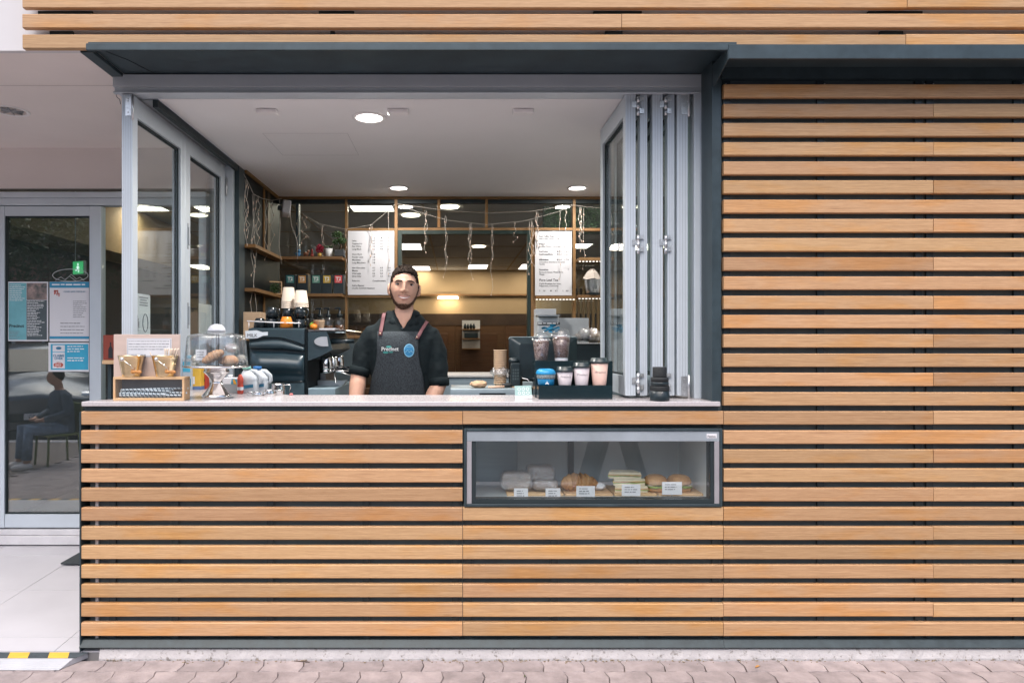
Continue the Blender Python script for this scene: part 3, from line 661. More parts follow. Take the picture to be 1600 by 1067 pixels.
# papers on the outside of the side glass, seen from behind
gx = -1.4682 - .0035
for i, (ya, yb, za, zb, lab) in enumerate(((.165, .345, 1.398, 1.603, "white paper with hygiene figures taped to the nearer side window leaf"), (.80, 1.01, 1.39, 1.60, "white paper with cafe name taped to the farther side window leaf"))):
    p = thing("window_notice", lab, "notice", (gx, (ya + yb) / 2, za))
    b = MB(); b.box(gx - .0008, gx - .0002, ya, yb, za, zb); b.build("sheet", mat("notice_paper", (.62, .62, .65), .8, 0, .03), p)
    xx = gx + .0002
    if i == 0:
        b = MB()
        b.box(xx, xx + .0004, ya + .035, ya + .055, za + .05, za + .09); b.box(xx, xx + .0004, ya + .04, ya + .05, za + .092, za + .105); b.box(xx, xx + .0004, ya + .028, ya + .034, za + .045, za + .075); b.box(xx, xx + .0004, ya + .056, ya + .062, za + .045, za + .075); b.box(xx, xx + .0004, ya + .036, ya + .043, za + .03, za + .05); b.box(xx, xx + .0004, ya + .047, ya + .054, za + .03, za + .05)
        for q in range(20):
            a0, a1 = q / 20 * 6.283, (q + 1) / 20 * 6.283
            b.tube([(xx + .0006, ya + .125 + .027 * math.cos(a0), za + .07 + .042 * math.sin(a0)), (xx + .0006, ya + .125 + .027 * math.cos(a1), za + .07 + .042 * math.sin(a1))], .0025, 4)
        b.build("figure", INKG, p)
        r3 = random.Random(3); b = MB()
        for q in range(4): b.box(xx, xx + .0004, ya + .06 + r3.random() * .02, ya + .14 + r3.random() * .02, za + .150 + q * .012, za + .156 + q * .012)
        b.build("print_rows", INKG, p)
    else:
        text("lettering", "Precinct", .048, (xx + .0006, ya + .012, za + .125), INKG, p, face='+x', mirror=False).scale = (1, -1, 1)
        p.children[-1].location.y += .18
        MB().box(xx, xx + .0004, ya + .05, ya + .15, za + .02, za + .03).build("print_rows", INKG, p)
# ================================================================== KIOSK INTERIOR
struct("kiosk_ceiling", MB().box(-1.372, 2.6, .2005, BACKY + .03, CEILZ, CEILZ + .04), CEIL)
struct("kiosk_floor", MB().box(-1.372, 2.6, .05, BACKY, -.02, FLZ), mat("vinyl_floor", (.34, .33, .32), .5))
struct("kiosk_side_wall", MB().box(2.6, 2.68, .05, BACKY, -.02, CEILZ + .04), PAINTW)
BW = MB().box(-1.46, -1.372, 1.5155, BACKY + .05, .05, CEILZ); bw = struct("kiosk_black_wall", BW, BLACKP)
b = MB().box(-1.3715, -1.355, 1.5155, BACKY - .03, CEILZ - .018, CEILZ - .001).build("timber_trim", WOODF, bw)
for z in (2.005, 1.718): MB().box(-1.3715, -1.30, 1.5155, BACKY - .031, z - .011, z + .011).build("timber_shelf", WOODF, bw)
MB().box(-1.3715, -1.36, 1.95, 1.968, 2.017, CEILZ - .02).build("timber_mullion", WOODF, bw)
MB().box(-1.3715, -1.36, 1.95, 1.968, 1.2, 1.705).build("timber_mullion", WOODF, bw)
MB().box(-1.3715, -1.366, 2.06, 2.13, 2.02, CEILZ - .02).build("brass_panel", mat("bronze_mirror", (.10, .07, .04), .4, .4, .3, 3), bw)

def dl(px, py, r, watts, lab):
    d = (CEILZ - CAM[2]) * F / (VY - py); c = P(px, py, d); c.z = CEILZ
    t = thing("downlight", lab, "downlight", c, "recessed downlights in the kiosk ceiling")
    MB().lathe([(r * .82, -.002), (r * .80, -.006), (r, -.0075), (r * 1.04, -.004), (r * 1.04, -.0005), (r * .82, -.0005)], c, 28, caps=False).build("trim_ring", PAINTW, t)
    MB().lathe([(r * .79, -.003), (r * .79, -.0012)], c, 28).build("diffuser", LAMP, t)
    L = bpy.data.lights.new("downlight_lamp", 'AREA'); L.shape = 'DISK'; L.size = r * 1.6; L.energy = watts; L.color = (1, .955, .90)
    lo = bpy.data.objects.new("downlight_lamp", L); col.objects.link(lo); lo.parent = t; lo.location = (0, 0, -.012); return t
DW = 15.0
dl(577, 183, .082, DW, "round recessed downlight in the kiosk ceiling just behind the window header")
dl(623, 293, .074, 4.5, "round recessed downlight near the back partition above the drinks menu board")
dl(902, 293, .074, 4.5, "round recessed downlight near the back partition above the right menu board")
dl(1180, 240, .074, 9, "round recessed downlight in the kiosk ceiling behind the slat wall")
for i, px in enumerate((417, 622, 817)):
    c = P(px, 171, 3.34); b = MB(); b.box(c.x - .05, c.x + .05, .34 - .02, .34 + .03, CEILZ - .022, CEILZ - .0006, .004); b.box(c.x - .028, c.x + .028, .34 - .023, .34 - .0202, CEILZ - .017, CEILZ - .006)
    tag(b.build("ceiling_catch", PAINTW), ("small white catch block on the kiosk ceiling by the side window", "small white catch block on the kiosk ceiling beside the front downlight", "small white catch block on the kiosk ceiling by the folded leaves")[i], "bracket", "white catch blocks in a row on the kiosk ceiling")
hp = MB(); hx0, hx1, hy0, hy1 = -1.033, -.575, .72, 1.157
for (a, c, e, f_) in ((hx0, hx1, hy0, hy0 + .002), (hx0, hx1, hy1, hy1 + .002), (hx0, hx0 + .002, hy0 + .0021, hy1 - .0001), (hx1 - .002, hx1, hy0 + .0021, hy1 - .0001)): hp.box(a, c, e, f_, CEILZ - .0012, CEILZ - .0003)
tag(hp.build("ceiling_hatch", mat("hatch_seam", (.55, .54, .56), .8)), "square access hatch outline in the kiosk ceiling", "hatch")

# back partition: timber frame, glass, shelves
BD = BACKY + 3.0
def bx(px): return PX(px, BD)
def bz(py): return PZ(py, BD)
pt = thing("timber_partition", "timber framed glazed partition with shelves at the back of the kiosk", "partition", (0, BACKY, FLZ))
ya, yb = BACKY - .03, BACKY + .03
MB().box(-1.37, 2.59, ya - .002, yb, bz(312), CEILZ - .001).build("top_rail", WOODF, pt)
MB().box(-1.37, 2.59, ya + .012, yb - .012, bz(318), bz(312.2)).build("head_gasket", GASKET, pt)
mull = [(463.5, 468, 318, 404, STEEL), (540, 543.5, 312.3, 605, WOODF), (617, 621.5, 312.3, 605, WOODF), (683.5, 688, 312.3, 356, WOODF), (758, 762, 312.3, 356, WOODF), (829, 836, 360.5, 605, WOODF), (894, 898.5, 312.3, 605, WOODF), (960, 965, 312.3, 605, WOODF), (1030, 1035, 312.3, 605, WOODF), (1100, 1105, 312.3, 605, WOODF)]
for a, c, e, f_, m_ in mull: MB().box(bx(a), bx(c), ya, yb, bz(f_), bz(e)).build("mullion", m_, pt)
for a, c, e, f_ in ((543.8, 616.7, 357, 361), (621.8, 893.7, 356.5, 360.2), (898.8, 1200, 357, 361)): MB().box(bx(a), bx(c), ya + .001, yb - .001, bz(f_), bz(e)).build("transom", WOODF, pt)
for a, c, py, dpt in ((430, 539.7, 404, .16), (430, 539.7, 460.5, .17), (543.8, 616.7, 460.7, .04), (836.3, 893.7, 462.5, .05), (898.8, 960, 406, .17), (898.8, 1099, 462.5, .17)):
    MB().box(bx(a), bx(c), ya - dpt + .031, yb - .002, bz(py + 4.2), bz(py)).build("shelf", WOODF, pt)
for a, c, e in ((489.5, 491.5, 426), ): MB().box(bx(481.5), bx(483.5), ya - .05, yb - .004, bz(460.3), bz(428)).build("shelf_divider", WOODF, pt)
for a, c in ((622, 628), (823.5, 828.8)): MB().box(bx(a), bx(c), ya + .004, yb - .004, bz(600), bz(360.4)).build("slider_frame", mat("green_frame", (.016, .032, .027), .4), pt)
MB().box(bx(628.2), bx(823.3), ya + .004, yb - .004, bz(366), bz(360.4)).build("slider_frame", MATS["green_frame"], pt)
panes = [(431, 463, 318.2, 403.8), (468.3, 539.7, 318.2, 403.8), (543.8, 616.7, 318.2, 356.8), (621.8, 683.2, 318.2, 356.3), (688.3, 757.7, 318.2, 356.3), (762.3, 893.7, 318.2, 356.3), (898.8, 959.7, 318.2, 356.8), (431, 539.7, 408.5, 460.3), (431, 539.7, 465, 600), (543.8, 616.7, 361.3, 460.5), (543.8, 616.7, 465, 600), (836.3, 893.7, 361, 462.3), (898.8, 959.7, 361.3, 405.8), (898.8, 959.7, 410.5, 462.3), (836.3, 893.7, 467, 600), (898.8, 959.7, 467, 600), (965.3, 1029.7, 318.2, 356.8), (965.3, 1029.7, 361.3, 462.3), (965.3, 1029.7, 467, 600), (1035.3, 1099.7, 318.2, 356.8), (1035.3, 1099.7, 361.3, 462.3), (1035.3, 1099.7, 467, 600)]
for a, c, e, f_ in panes: MB().box(bx(a), bx(c), BACKY - .003, BACKY + .003, bz(f_), bz(e)).build("pane", GLASS, pt)
b = MB(); b.box(-1.37, 2.59, ya, yb, FLZ, bz(606)); b.build("lower_panel", WOODD, pt)
for k, (a, c, py) in enumerate(((899.5, 938, 410.6), (836.5, 938, 467))):
    n = int((c - a) / 5.2)
    for i in range(n):
        q = a + i * 5.2; MB().box(bx(q), bx(q + 2.6), ya - .12 if k == 0 or q > 898 else ya - .016, ya - .112 if k == 0 or q > 898 else ya - .008, bz(py + 1.5), bz(py + .4)).build("strip_light", emit("led_white", (1, .93, .82), 1.1), pt)

# menu boards
def menu(lab, x0, x1, y0, y1):
    d = BD - .045; t = thing("menu_board", lab, "menu", P((x0 + x1) / 2, y1, d)); a = P(x0, y1, d); c = P(x1, y0, d)
    MB().box(a.x, c.x, a.y, a.y + .006, a.z, c.z, .001).build("board", PAPER, t); return t, d - .0006
m1, d1 = menu("white drinks menu board with three price columns behind the barista", 543.5, 616, 360.5, 460.3)
def mtext(t, d, px, py, s, size, align='LEFT', bold=.0001): return text("menu_text", s, size, P(px, py, d), INK, t, align, bold=bold)
rows = [("Latte", 376.9, "4.2", "4.8", "5.4"), ("Cappuccino", 381.3, "4.2", "4.8", "5.4"), ("Flat White", 385.7, "4.2", "4.8", "5.4"), ("Long Black", 390, "4.2", "4.8", "5.4"), ("Short Black", 398, "3.8"), ("Piccolo Latte", 402.4, "3.8"), ("Macchiato", 406.8, "3.8"), ("Long Macchiato", 411.2, "3.8"), ("Hot Chocolate", 419.2, "4.2", "4.8", "5.4"), ("Mocha", 423.5, "4.7", "5.3", "5.9"), ("Chai Latte", 427.9, "4.2", "4.8", "5.4"), ("Dirty Chai", 432.3, "4.7", "5.3", "5.9"), ("Babycino", 439.3, "Complimentary")]
mtext(m1, d1, 584.5, 372.6, "S", .017); mtext(m1, d1, 595, 372.6, "M", .017); mtext(m1, d1, 607, 372.6, "L", .017)
for r in rows:
    mtext(m1, d1, 550, r[1], r[0], .0165)
    for q, s in zip((582, 594, 606), r[2:]): mtext(m1, d1, q, r[1], s, .0165, bold=.0001)
mtext(m1, d1, 550, 446.8, "Add a Flavour", .0165, bold=.0003); mtext(m1, d1, 550, 450.8, "(Vanilla, Caramel, Hazelnut)", .0155, bold=0)
m2, d2 = menu("white cold drinks and leaf tea menu board on the partition above the register", 836, 893.5, 361, 461.2)
for s, py, z, bo in (("Iced Coffee Menu", 370, .0165, .0003), ("Iced Coffee, Mocha, Chocolate", 373.6, .0150, 0), ("Frappe", 382, .0165, .0003), ("(Coffee, Mocha, Chocolate)", 385.6, .0150, 0), ("Iced Latte", 393.7, .0165, .0002), ("Iced Long Black", 398, .0165, .0002), ("Milkshakes", 406.4, .0165, .0003), ("(Chocolate, Strawberry, Caramel,", 410, .0145, 0), ("Vanilla)", 413.4, .0145, 0), ("Smoothies", 422, .0165, .0003), ("Banana & Honey, Mixed Berry,", 425.8, .0150, 0), ("Mango", 429.3, .0150, 0), ("Pure Leaf Tea", 438.8, .026, .0002), ("English Breakfast, Earl Grey,", 443.8, .0150, 0), ("Peppermint, Chamomile", 447.2, .0150, 0)):
    mtext(m2, d2, 842.5, py, s, z, bold=bo)
for q, py, s in ((870, 393.7, "M 5.5"), (882, 393.7, "L 6.5"), (870, 398, "M 5.5"), (882, 398, "L 6.5"), (870, 406.4, "M 6.0"), (882, 406.4, "L 7.0"), (885.5, 370, "6.5"), (886, 382, "7"), (887, 422, "7"), (842.5, 455, "S"), (848, 455, "3.8"), (859.5, 455, "M"), (867, 455, "4.3"), (879, 455, "L"), (884, 455, "4.8")): mtext(m2, d2, q, py, s, .0165)

# ================================================================== HALL BEHIND
HC = mat("hall_ceiling", (.46, .44, .41), .85, 0, .1, 3)
struct("hall_floor", MB().box(-8, 6, DOORY + .06, HFAR, -.02, FLZ), mat("hall_floor_tile", (.14, .13, .12), .35, 0, .2, 2))
hl = MB(); hl.box(-8, -1.5, DOORY + .05, HFAR + .05, HCEIL, HCEIL + .05); hl.box(-1.4999, 6, BACKY + .035, HFAR + .05, HCEIL, HCEIL + .05)
hc = struct("hall_ceiling", hl, HC)
hg = mat("ceiling_grid", (.36, .27, .17), .7)
for k in range(12): MB().box(-7.5 + k * 1.2, -7.476 + k * 1.2, BACKY + .05, HFAR, HCEIL - .006, HCEIL - .0005).build("grid_bar", hg, hc)
for k in range(5): MB().box(-7.5, 6, 3.6 + k * 1.2, 3.624 + k * 1.2, HCEIL - .0055, HCEIL - .0004).build("grid_bar", hg, hc)
fw_ = struct("hall_far_wall", MB().box(-8, 6, HFAR, HFAR + .1, FLZ, HCEIL), TAN)
MB().box(-8, 6, HFAR - .06, HFAR - .0005, 2.17, 2.20).build("ledge", WOODF, fw_)
MB().box(-8, 6, HFAR - .03, HFAR - .0005, 1.66, 1.86).build("dado_board", mat("dark_timber", (.05, .028, .015), .5, 0, .3, 4), fw_)
for k in range(14):
    MB().box(-6 + k * .86, -5.145 + k * .86, HFAR - .025, HFAR - .0005, .10, 1.655).build("timber_panel", WOODD, fw_)
    MB().box(-5.92 + k * .86, -5.28 + k * .86, HFAR - .035, HFAR - .0252, .25, 1.52, .004).build("raised_panel", WOODD, fw_)
struct("hall_right_wall", MB().box(6, 6.1, BACKY, HFAR, FLZ, HCEIL), TAN)
hb = struct("hall_bulkhead", MB().box(-3.4, -3.0, DOORY + .06, HFAR - .04, 2.17, HCEIL - .007), TAN)
struct("hall_left_wall", MB().box(-3.5, -3.4, DOORY + .06, HFAR - .04, FLZ, 2.169), mat("charcoal_wall", (.03, .038, .04), .5, 0, .2, 2))
HW = 3.6
def panel(x, y, lab, sxx=.6, syy=.3):
    t = thing("ceiling_panel_light", lab, "ceiling light", (x, y, HCEIL), "panel lights in the hall ceiling")
    MB().box(x - sxx / 2 - .02, x + sxx / 2 + .02, y - syy / 2 - .02, y + syy / 2 + .02, HCEIL - .010, HCEIL - .0062).build("frame", PAINTW, t)
    MB().box(x - sxx / 2, x + sxx / 2, y - syy / 2, y + syy / 2, HCEIL - .0125, HCEIL - .0103).build("diffuser", PANELL, t)
    L = bpy.data.lights.new("panel_lamp", 'AREA'); L.shape = 'RECTANGLE'; L.size = sxx; L.size_y = syy; L.energy = HW; L.color = (1, .88, .70)
    lo = bpy.data.objects.new("panel_lamp", L); col.objects.link(lo); lo.parent = t; lo.location = (0, 0, -.02)
def hc_at(px, py):
    d = (HCEIL - CAM[2]) * F / (VY - py); return PX(px, d), d - 3
for i, (px, py, sxx, syy) in enumerate(((582, 324, .38, .25), (642, 384, .26, .55), (655, 418, .35, .6), (745, 421, .3, .6), (823, 420, .3, .7), (900, 383, .35, .4), (965, 384, .3, .4), (228, 324, .34, .22), (480, 300, .6, .3))):
    x, y = hc_at(px, py)
    if y > HFAR - .3: y = HFAR - .6
    if x < -1.5: y = max(y, DOORY + .35)
    else: y = max(y, BACKY + .3)
    panel(x, y, "rectangular hall ceiling light " + ("behind the pane above the drinks menu board", "just beyond the serving pass beside the drinks menu", "deeper in the hall behind the barista", "deep in the hall over the middle of the serving pass", "deep in the hall behind the right menu board", "behind the pane beside the right menu board", "behind the folded window leaves", "just inside the entrance sidelight", "above the plant shelf panes")[i], sxx, syy)
for ii, (px, py) in enumerate(((642, 335), (748, 384), (702, 322))):
    x, y = hc_at(px, py); b = MB(); b.lathe([(.07, -.010), (.085, -.012), (.09, -.0062)], (x, y, HCEIL), 18); o = b.build("hall_downlight", emit("lamp_warm", (1, .88, .7), 4.0)); tag(o, "small round hall downlight " + ("behind the pane beside the drinks menu corner", "over the chairs beyond the serving pass", "behind the middle upper pane of the partition")[ii], "downlight", "round downlights in the hall ceiling")
b = MB(); b.box(PX(684, 11.9), PX(716, 11.9), HFAR - .16, HFAR - .062, 2.115, 2.15, .004); tag(b.build("wall_light", emit("batten_warm", (1, .85, .62), 6.0)), "slim lit batten light under the ledge on the far tan wall", "wall light")
L = bpy.data.lights.new("batten_lamp", 'AREA'); L.shape = 'RECTANGLE'; L.size = .3; L.size_y = .08; L.energy = 1.2; L.color = (1, .82, .58); lo = bpy.data.objects.new("batten_lamp", L); col.objects.link(lo); lo.location = (PX(700, 11.9), HFAR - .12, 2.10)
# exit sign
t = thing("exit_sign", "green running man exit sign hanging from the hall ceiling behind the door glass", "sign", (-2.82, 2.2, 1.88), local=True, rz=R(-24))
MB().box(-.062, .062, -.012, .012, .0, .105, .004).build("housing", PAINTW, t)
MB().box(-.056, .056, -.0135, -.0121, .006, .099).build("green_face", emit("exit_green", (.02, .42, .12), .9), t)
b = MB(); b.ell((.0, -.0142, .078), (.008, .0006, .009), 8, 5); b.tube([(0, -.0142, .066), (-.004, -.0142, .044)], .006, 5); b.tube([(-.004, -.0142, .044), (.012, -.0142, .034), (.006, -.0142, .018)], .004, 5); b.tube([(-.004, -.0142, .044), (-.018, -.0142, .032), (-.026, -.0142, .034)], .004, 5); b.tube([(0, -.0142, .062), (.016, -.0142, .052)], .0032, 5); b.tube([(0, -.0142, .062), (-.016, -.0142, .056)], .0032, 5); b.build("running_man", emit("sign_white", (.9, 1, .92), 1.0), t)
b = MB(); b.tube([(-.045, 0, .105), (-.045, 0, .725)], .004, 6); b.build("hanger_rod", PAINTW, t)
# chairs and table in the hall, seen through the pass
def chair(x, y, rz, lab):
    t = thing("cafe_chair", lab, "chair", (x, y, FLZ), "bentwood chairs in the hall", rz, True)
    MB().lathe([(.20, .43), (.215, .44), (.215, .46), (.20, .468)], (0, 0, 0), 18).build("seat", WOODD, t)
    for sx_, sy_ in ((-1, -1), (1, -1), (-1, 1), (1, 1)): MB().tube([(sx_ * .15, sy_ * .15, .435), (sx_ * .19, sy_ * .19, 0)], [.017, .012], 7).build("leg", WOODD, t)
    b = MB(); rg = []
    for i in range(13):
        a = math.pi * i / 12; x_ = -.215 * math.cos(a); rg.append([(x_, .17 + .04 * math.sin(a) + o, z) for o, z in ((0, .60), (.022, .60), (.022, .60 + .24 * math.sin(a) ** .5), (0, .60 + .24 * math.sin(a) ** .5))])
    b.loft(rg, True, False); b.build("backrest", mat("dark_bentwood", (.035, .022, .014), .35, 0, .3, 5), t)
    for s in (-1, 1): MB().tube([(s * .16, .16, .46), (s * .2, .175, .62)], .012, 6).build("back_post", WOODD, t)
chair(-.12, 4.0, R(188), "dark bentwood cafe chair at the hall table behind the barista")
chair(.38, 3.7, R(176), "dark bentwood cafe chair in the hall behind the stacked cups"); chair(1.0, 4.6, R(200), "dark bentwood cafe chair in the hall near the batten screen")
t = thing("cafe_table", "round timber topped cafe table in the hall behind the serving pass", "table", (.25, 4.75, FLZ))
MB().lathe([(.40, .0), (.41, .01), (.41, .03), (.40, .036)], (.25, 4.75, .80), 24).build("table_top", WOODF, t); MB().lathe([(.22, 0), (.21, .02), (.03, .035), (.028, .745)], (.25, 4.75, FLZ), 14).build("pedestal", STEEL, t)
# alcove with small appliances in the far wall
t = thing("wall_alcove", "pale niche with jars and appliances in the far panelled wall", "niche", (PX(736, 11.9), HFAR - .1, 1.2))
ax0, ax1 = PX(722, 11.9), PX(750, 11.9); az0, az1 = PZ(545, 11.9), PZ(500, 11.9)
b = MB(); b.box(ax0, ax1, HFAR - .10, HFAR - .085, az0, az1); b.build("back_panel", mat("niche_paint", (.52, .52, .5), .7), t)
for q in (az0, az0 + .17, az0 + .33): MB().box(ax0, ax1, HFAR - .2, HFAR - .1005, q, q + .015).build("niche_shelf", WOODF, t)
for k in range(5): MB().lathe([(.022, 0), (.024, .05), (.014, .075), (.014, .09)], (ax0 + .05 + k * .05, HFAR - .15, az0 + (.346 if k < 4 else .186)), 8).build("jar", PLASTB, t)
MB().box(ax0 + .04, ax1 - .04, HFAR - .19, HFAR - .11, az0 + .186, az0 + .28, .01).build("appliance", PLASTB, t)
# timber batten screen beyond the right panes, and a hedge panel above it
t = thing("batten_screen", "screen of vertical timber battens standing in the hall behind the right panes", "screen", (1.35, BACKY + .5, FLZ))
for k in range(24):
    x = 1.0 + k * .042; MB().box(x, x + .02, BACKY + .48, BACKY + .51, FLZ, 1.85).build("batten", WOODF, t)
MB().box(.98, 2.02, BACKY + .511, BACKY + .53, 1.78, 1.83).build("rail", WOODD, t)
def leaves(name, label, cat, box, n, size, seed, m=LEAF, parent=None):
    rr = random.Random(seed); b = MB(); x0, x1, y0, y1, z0, z1 = box
    for i in range(n):
        c = Vector((rr.uniform(x0, x1), rr.uniform(y0, y1), rr.uniform(z0, z1))); M = Matrix.Rotation(rr.uniform(0, 6.28), 3, Vector((rr.gauss(0, 1), rr.gauss(0, 1), rr.gauss(0, 1))).normalized()); s = size * rr.uniform(.6, 1.2)
        b.add([c + M @ Vector(q) * s for q in ((-.5, 0, 0), (0, -.22, .06), (.5, 0, 0), (0, .22, .06))], [(0, 1, 2, 3)])
    return b
b = leaves("", "", "", (PX(852, BD + .05), PX(893, BD + .05), BACKY + .06, BACKY + .15, PZ(357, BD + .05), PZ(321, BD + .05)), 1500, .018, 2)
t = thing("hedge_panel", "artificial boxwood hedge panel behind the upper partition panes above the right menu", "plant", (PX(872, BD), BACKY + .1, 2.25))
b.build("foliage", LEAF, t)["kind"] = "stuff"
b2 = leaves("", "", "", (PX(898, BD + .05), PX(1010, BD + .05), BACKY + .06, BACKY + .15, PZ(357, BD + .05), PZ(321, BD + .05)), 2600, .018, 3); b2.build("foliage", LEAF, t)["kind"] = "stuff"
MB().box(PX(852, BD), PX(1010, BD), BACKY + .151, BACKY + .165, 2.24, 2.46).build("backing_mesh", mat("hedge_back", (.01, .018, .008), .8), t)
# ================================================================== DISPLAY CASE
CD_ = 2.955
def cx_(px): return PX(px, CD_)
def cz_(py): return PZ(py, CD_)
dc = thing("display_case", "glass fronted chilled display case set into the slatted counter front", "display case", (cx_(927), .1, cz_(790)))
y0 = -0.045
b = MB(); fr = [(725, 729, 669, 791), (1125, 1129, 669, 791)]
for a in fr: b.box(cx_(a[0]), cx_(a[1]), y0, .02, cz_(a[3]), cz_(a[2]), .001)
b.box(cx_(729.2), cx_(1124.8), y0, .02, cz_(673), cz_(669), .001); b.box(cx_(729.2), cx_(1124.8), y0, .02, cz_(791), cz_(787), .001); b.build("outer_frame", STEEL, dc)
b = MB(); b.box(cx_(729.3), cx_(1124.7), y0 + .004, .015, cz_(689), cz_(673.2), .001); hd = b.build("header_panel", mat("case_header", (.36, .41, .45), .4, .3), dc)
MB().box(cx_(1104.5), cx_(1120.5), y0 + .0022, y0 + .0038, cz_(684), cz_(677), .0004).build("maker_plate", PAPER, hd)
text("maker_lettering", "Festive", .0122, (cx_(1105.8), y0 + .0018, cz_(682.6)), INK, hd)
for a in ((729.3, 737), (1117, 1124.7)): MB().box(cx_(a[0]), cx_(a[1]), y0 + .004, .015, cz_(786.7), cz_(689.2), .001).build("side_stile", mat("stile_grey", (.34, .33, .35), .4, .2), dc)
b = MB()
for a in ((737.2, 743.5), (1111, 1116.8)): b.box(cx_(a[0]), cx_(a[1]), y0 + .008, .012, cz_(786.7), cz_(689.2))
b.box(cx_(743.7), cx_(1110.8), y0 + .008, .012, cz_(786.7), cz_(780)); b.build("inner_seal", GASKET, dc)
MB().box(cx_(743.7), cx_(1110.8), y0 + .012, y0 + .017, cz_(779.8), cz_(689.2)).build("glass", GLASSC, dc)
cb = MB(); X0, X1, Z0, Z1 = cx_(740), cx_(1115), cz_(786), cz_(690); YB = .42; CI = mat("case_lining", (.76, .80, .81), .45, .1, .06, 3)
cb.box(X0, X1, YB, YB + .01, Z0, Z1); cb.build("back_panel", CI, dc)
MB().box(X0, X1, .0155, YB - .001, Z0 - .012, Z0 + .004).build("deck", mat("deck_steel", (.50, .55, .57), .35, .3, .05), dc)
MB().box(X0, X1, .0155, YB - .001, Z1, Z1 + .01).build("roof_panel", CI, dc)
for a, c in ((X0 - .011, X0 - .001), (X1 + .001, X1 + .011)): MB().box(a, c, .0155, YB, Z0, Z1).build("side_panel", CI, dc)
b = MB(); b.box(PX(888, 3.4), PX(897, 3.4), YB - .012, YB - .0005, Z0 + .005, Z1 - .001); b.build("rear_door_stile", STEEL, dc)
# food: boards at distance about 3.2
FDp = 3.17; bz0 = Z0 + .0045; bt = PZ(764, FDp)
for i, (a, c, lab) in enumerate(((790, 876, "pale timber serving board under the wrapped loaves"), (878, 951, "pale timber serving board under the croissant"), (953, 1018, "pale timber serving board under the sandwiches"), (1020, 1091, "pale timber serving board under the two rolls"))):
    b = MB(); b.box(PX(a, FDp), PX(c, FDp), .08, .27, bt - .016, bt, .003)
    o = b.build("serving_board", WOODP); tag(o, lab, "board")
    # little riser feet
    b = MB()
    for xx in (PX(a, FDp) + .02, PX(c, FDp) - .02): b.box(xx - .01, xx + .01, .10, .25, bz0, bt - .0165)
    b.build("foot_rail", WOODP, o)
CAKE = mat("dark_cake", (.17, .075, .035), .8, 0, .4, 30, bump=.5, bscale=90); CRUST = mat("bread_crust", (.62, .36, .15), .5, 0, .3, 22, bump=.45, bscale=120, c2=(.34, .135, .04), detail=6); CRUMB = mat("white_bread", (.78, .68, .50), .8, 0, .08, 40, bump=.3); CHEESE = mat("cheese", (.78, .56, .20), .5); HAM = mat("ham", (.62, .30, .25), .5, 0, .2, 20); LETT = mat("lettuce", (.30, .40, .10), .5, 0, .4, 30)
def crumple(c, r, seed, k=.10, seg=22, rings=14):
    def fn(u): return 1 + k * mnoise.noise(u * 3.1 + Vector((seed, 0, 0))) * 2 + k * .6 * mnoise.noise(u * 8 + Vector((0, seed, 0)))
    return MB().ell(c, r, seg, rings, fn)
def sq(u, p=4): return (abs(u.x) ** p + abs(u.y) ** p + abs(u.z) ** p) ** (-1 / p)
def loaf(px0, px1, py0, py1, lab, seed, yc=.17, dz=0):
    d = yc + 3; x0, x1 = PX(px0, d), PX(px1, d); z0, z1 = PZ(py1, d), PZ(py0, d); t = thing("wrapped_loaf", lab, "cake", ((x0 + x1) / 2, yc, z0)); c = ((x0 + x1) / 2, yc, (z0 + z1) / 2); r = ((x1 - x0) / 2, .045, (z1 - z0) / 2)
    MB().ell(c, (r[0] * .93, r[1] * .93, r[2] * .90), 20, 12, lambda u: sq(u, 5)).build("slice", CAKE, t)
    def fn(u): return sq(u, 5) * (1.03 + .05 * mnoise.noise(u * 9 + Vector((seed, 0, 0))))
    MB().ell(c, r, 36, 24, fn).build("cling_film", WRAP, t)
loaf(782, 831, 735, 763, "large cling wrapped cake slice at the end of the case", 1, .15); loaf(831, 870, 747, 763, "small cling wrapped slice beneath the rounded wrapped loaf", 2, .15)
loaf(823, 866, 725, 749, "rounded cling wrapped loaf resting on the wrapped slices", 3, .175)
# croissant
def croissant(c, L, r, lab, rz=0, seed=0, m=CRUST, cut=False):
    t = thing("croissant", lab, "croissant", c, rz=rz, local=True)
    b = MB(); rg = []; n = 71
    for i in range(n):
        u = i / (n - 1) * 2 - 1; seglen = 7; ph = (abs(u) * seglen / 2 + .5) % 1.0
        rad = r * (max(0.0, 1 - abs(u) ** 2.2)) ** .6 * (1.08 - .30 * ph ** 1.6) + .0025
        y = -.35 * L * .5 * (u * u) ; ring = []
        for j in range(14):
            a = 2 * math.pi * j / 14; ring.append((u * L / 2, y + rad * math.cos(a), max(rad * .92 * math.sin(a), -rad * .7) + r * .7))
        rg.append(ring)
    b.loft(rg, True, True); b.build("pastry", m, t)
    if cut:
        MB().box(-L * .33, L * .33, -r * .95, r * .8, r * .62, r * .72, .001).build("cheese_slice", CHEESE, t); MB().box(-L * .30, L * .34, -r * 1.02, r * .7, r * .50, r * .60, .001).build("ham_slice", HAM, t)
    return t
croissant(P(902, 764, 3.17), .175, .045, "golden ham and cheese croissant on the board in the display case", R(8), 1, cut=True)
b = crumple(P(936, 759, 3.16), (.03, .03, .016), 4); o = b.build("paper_napkin", PAPER); tag(o, "small pale food paper between croissant and sandwiches in the case", "paper")
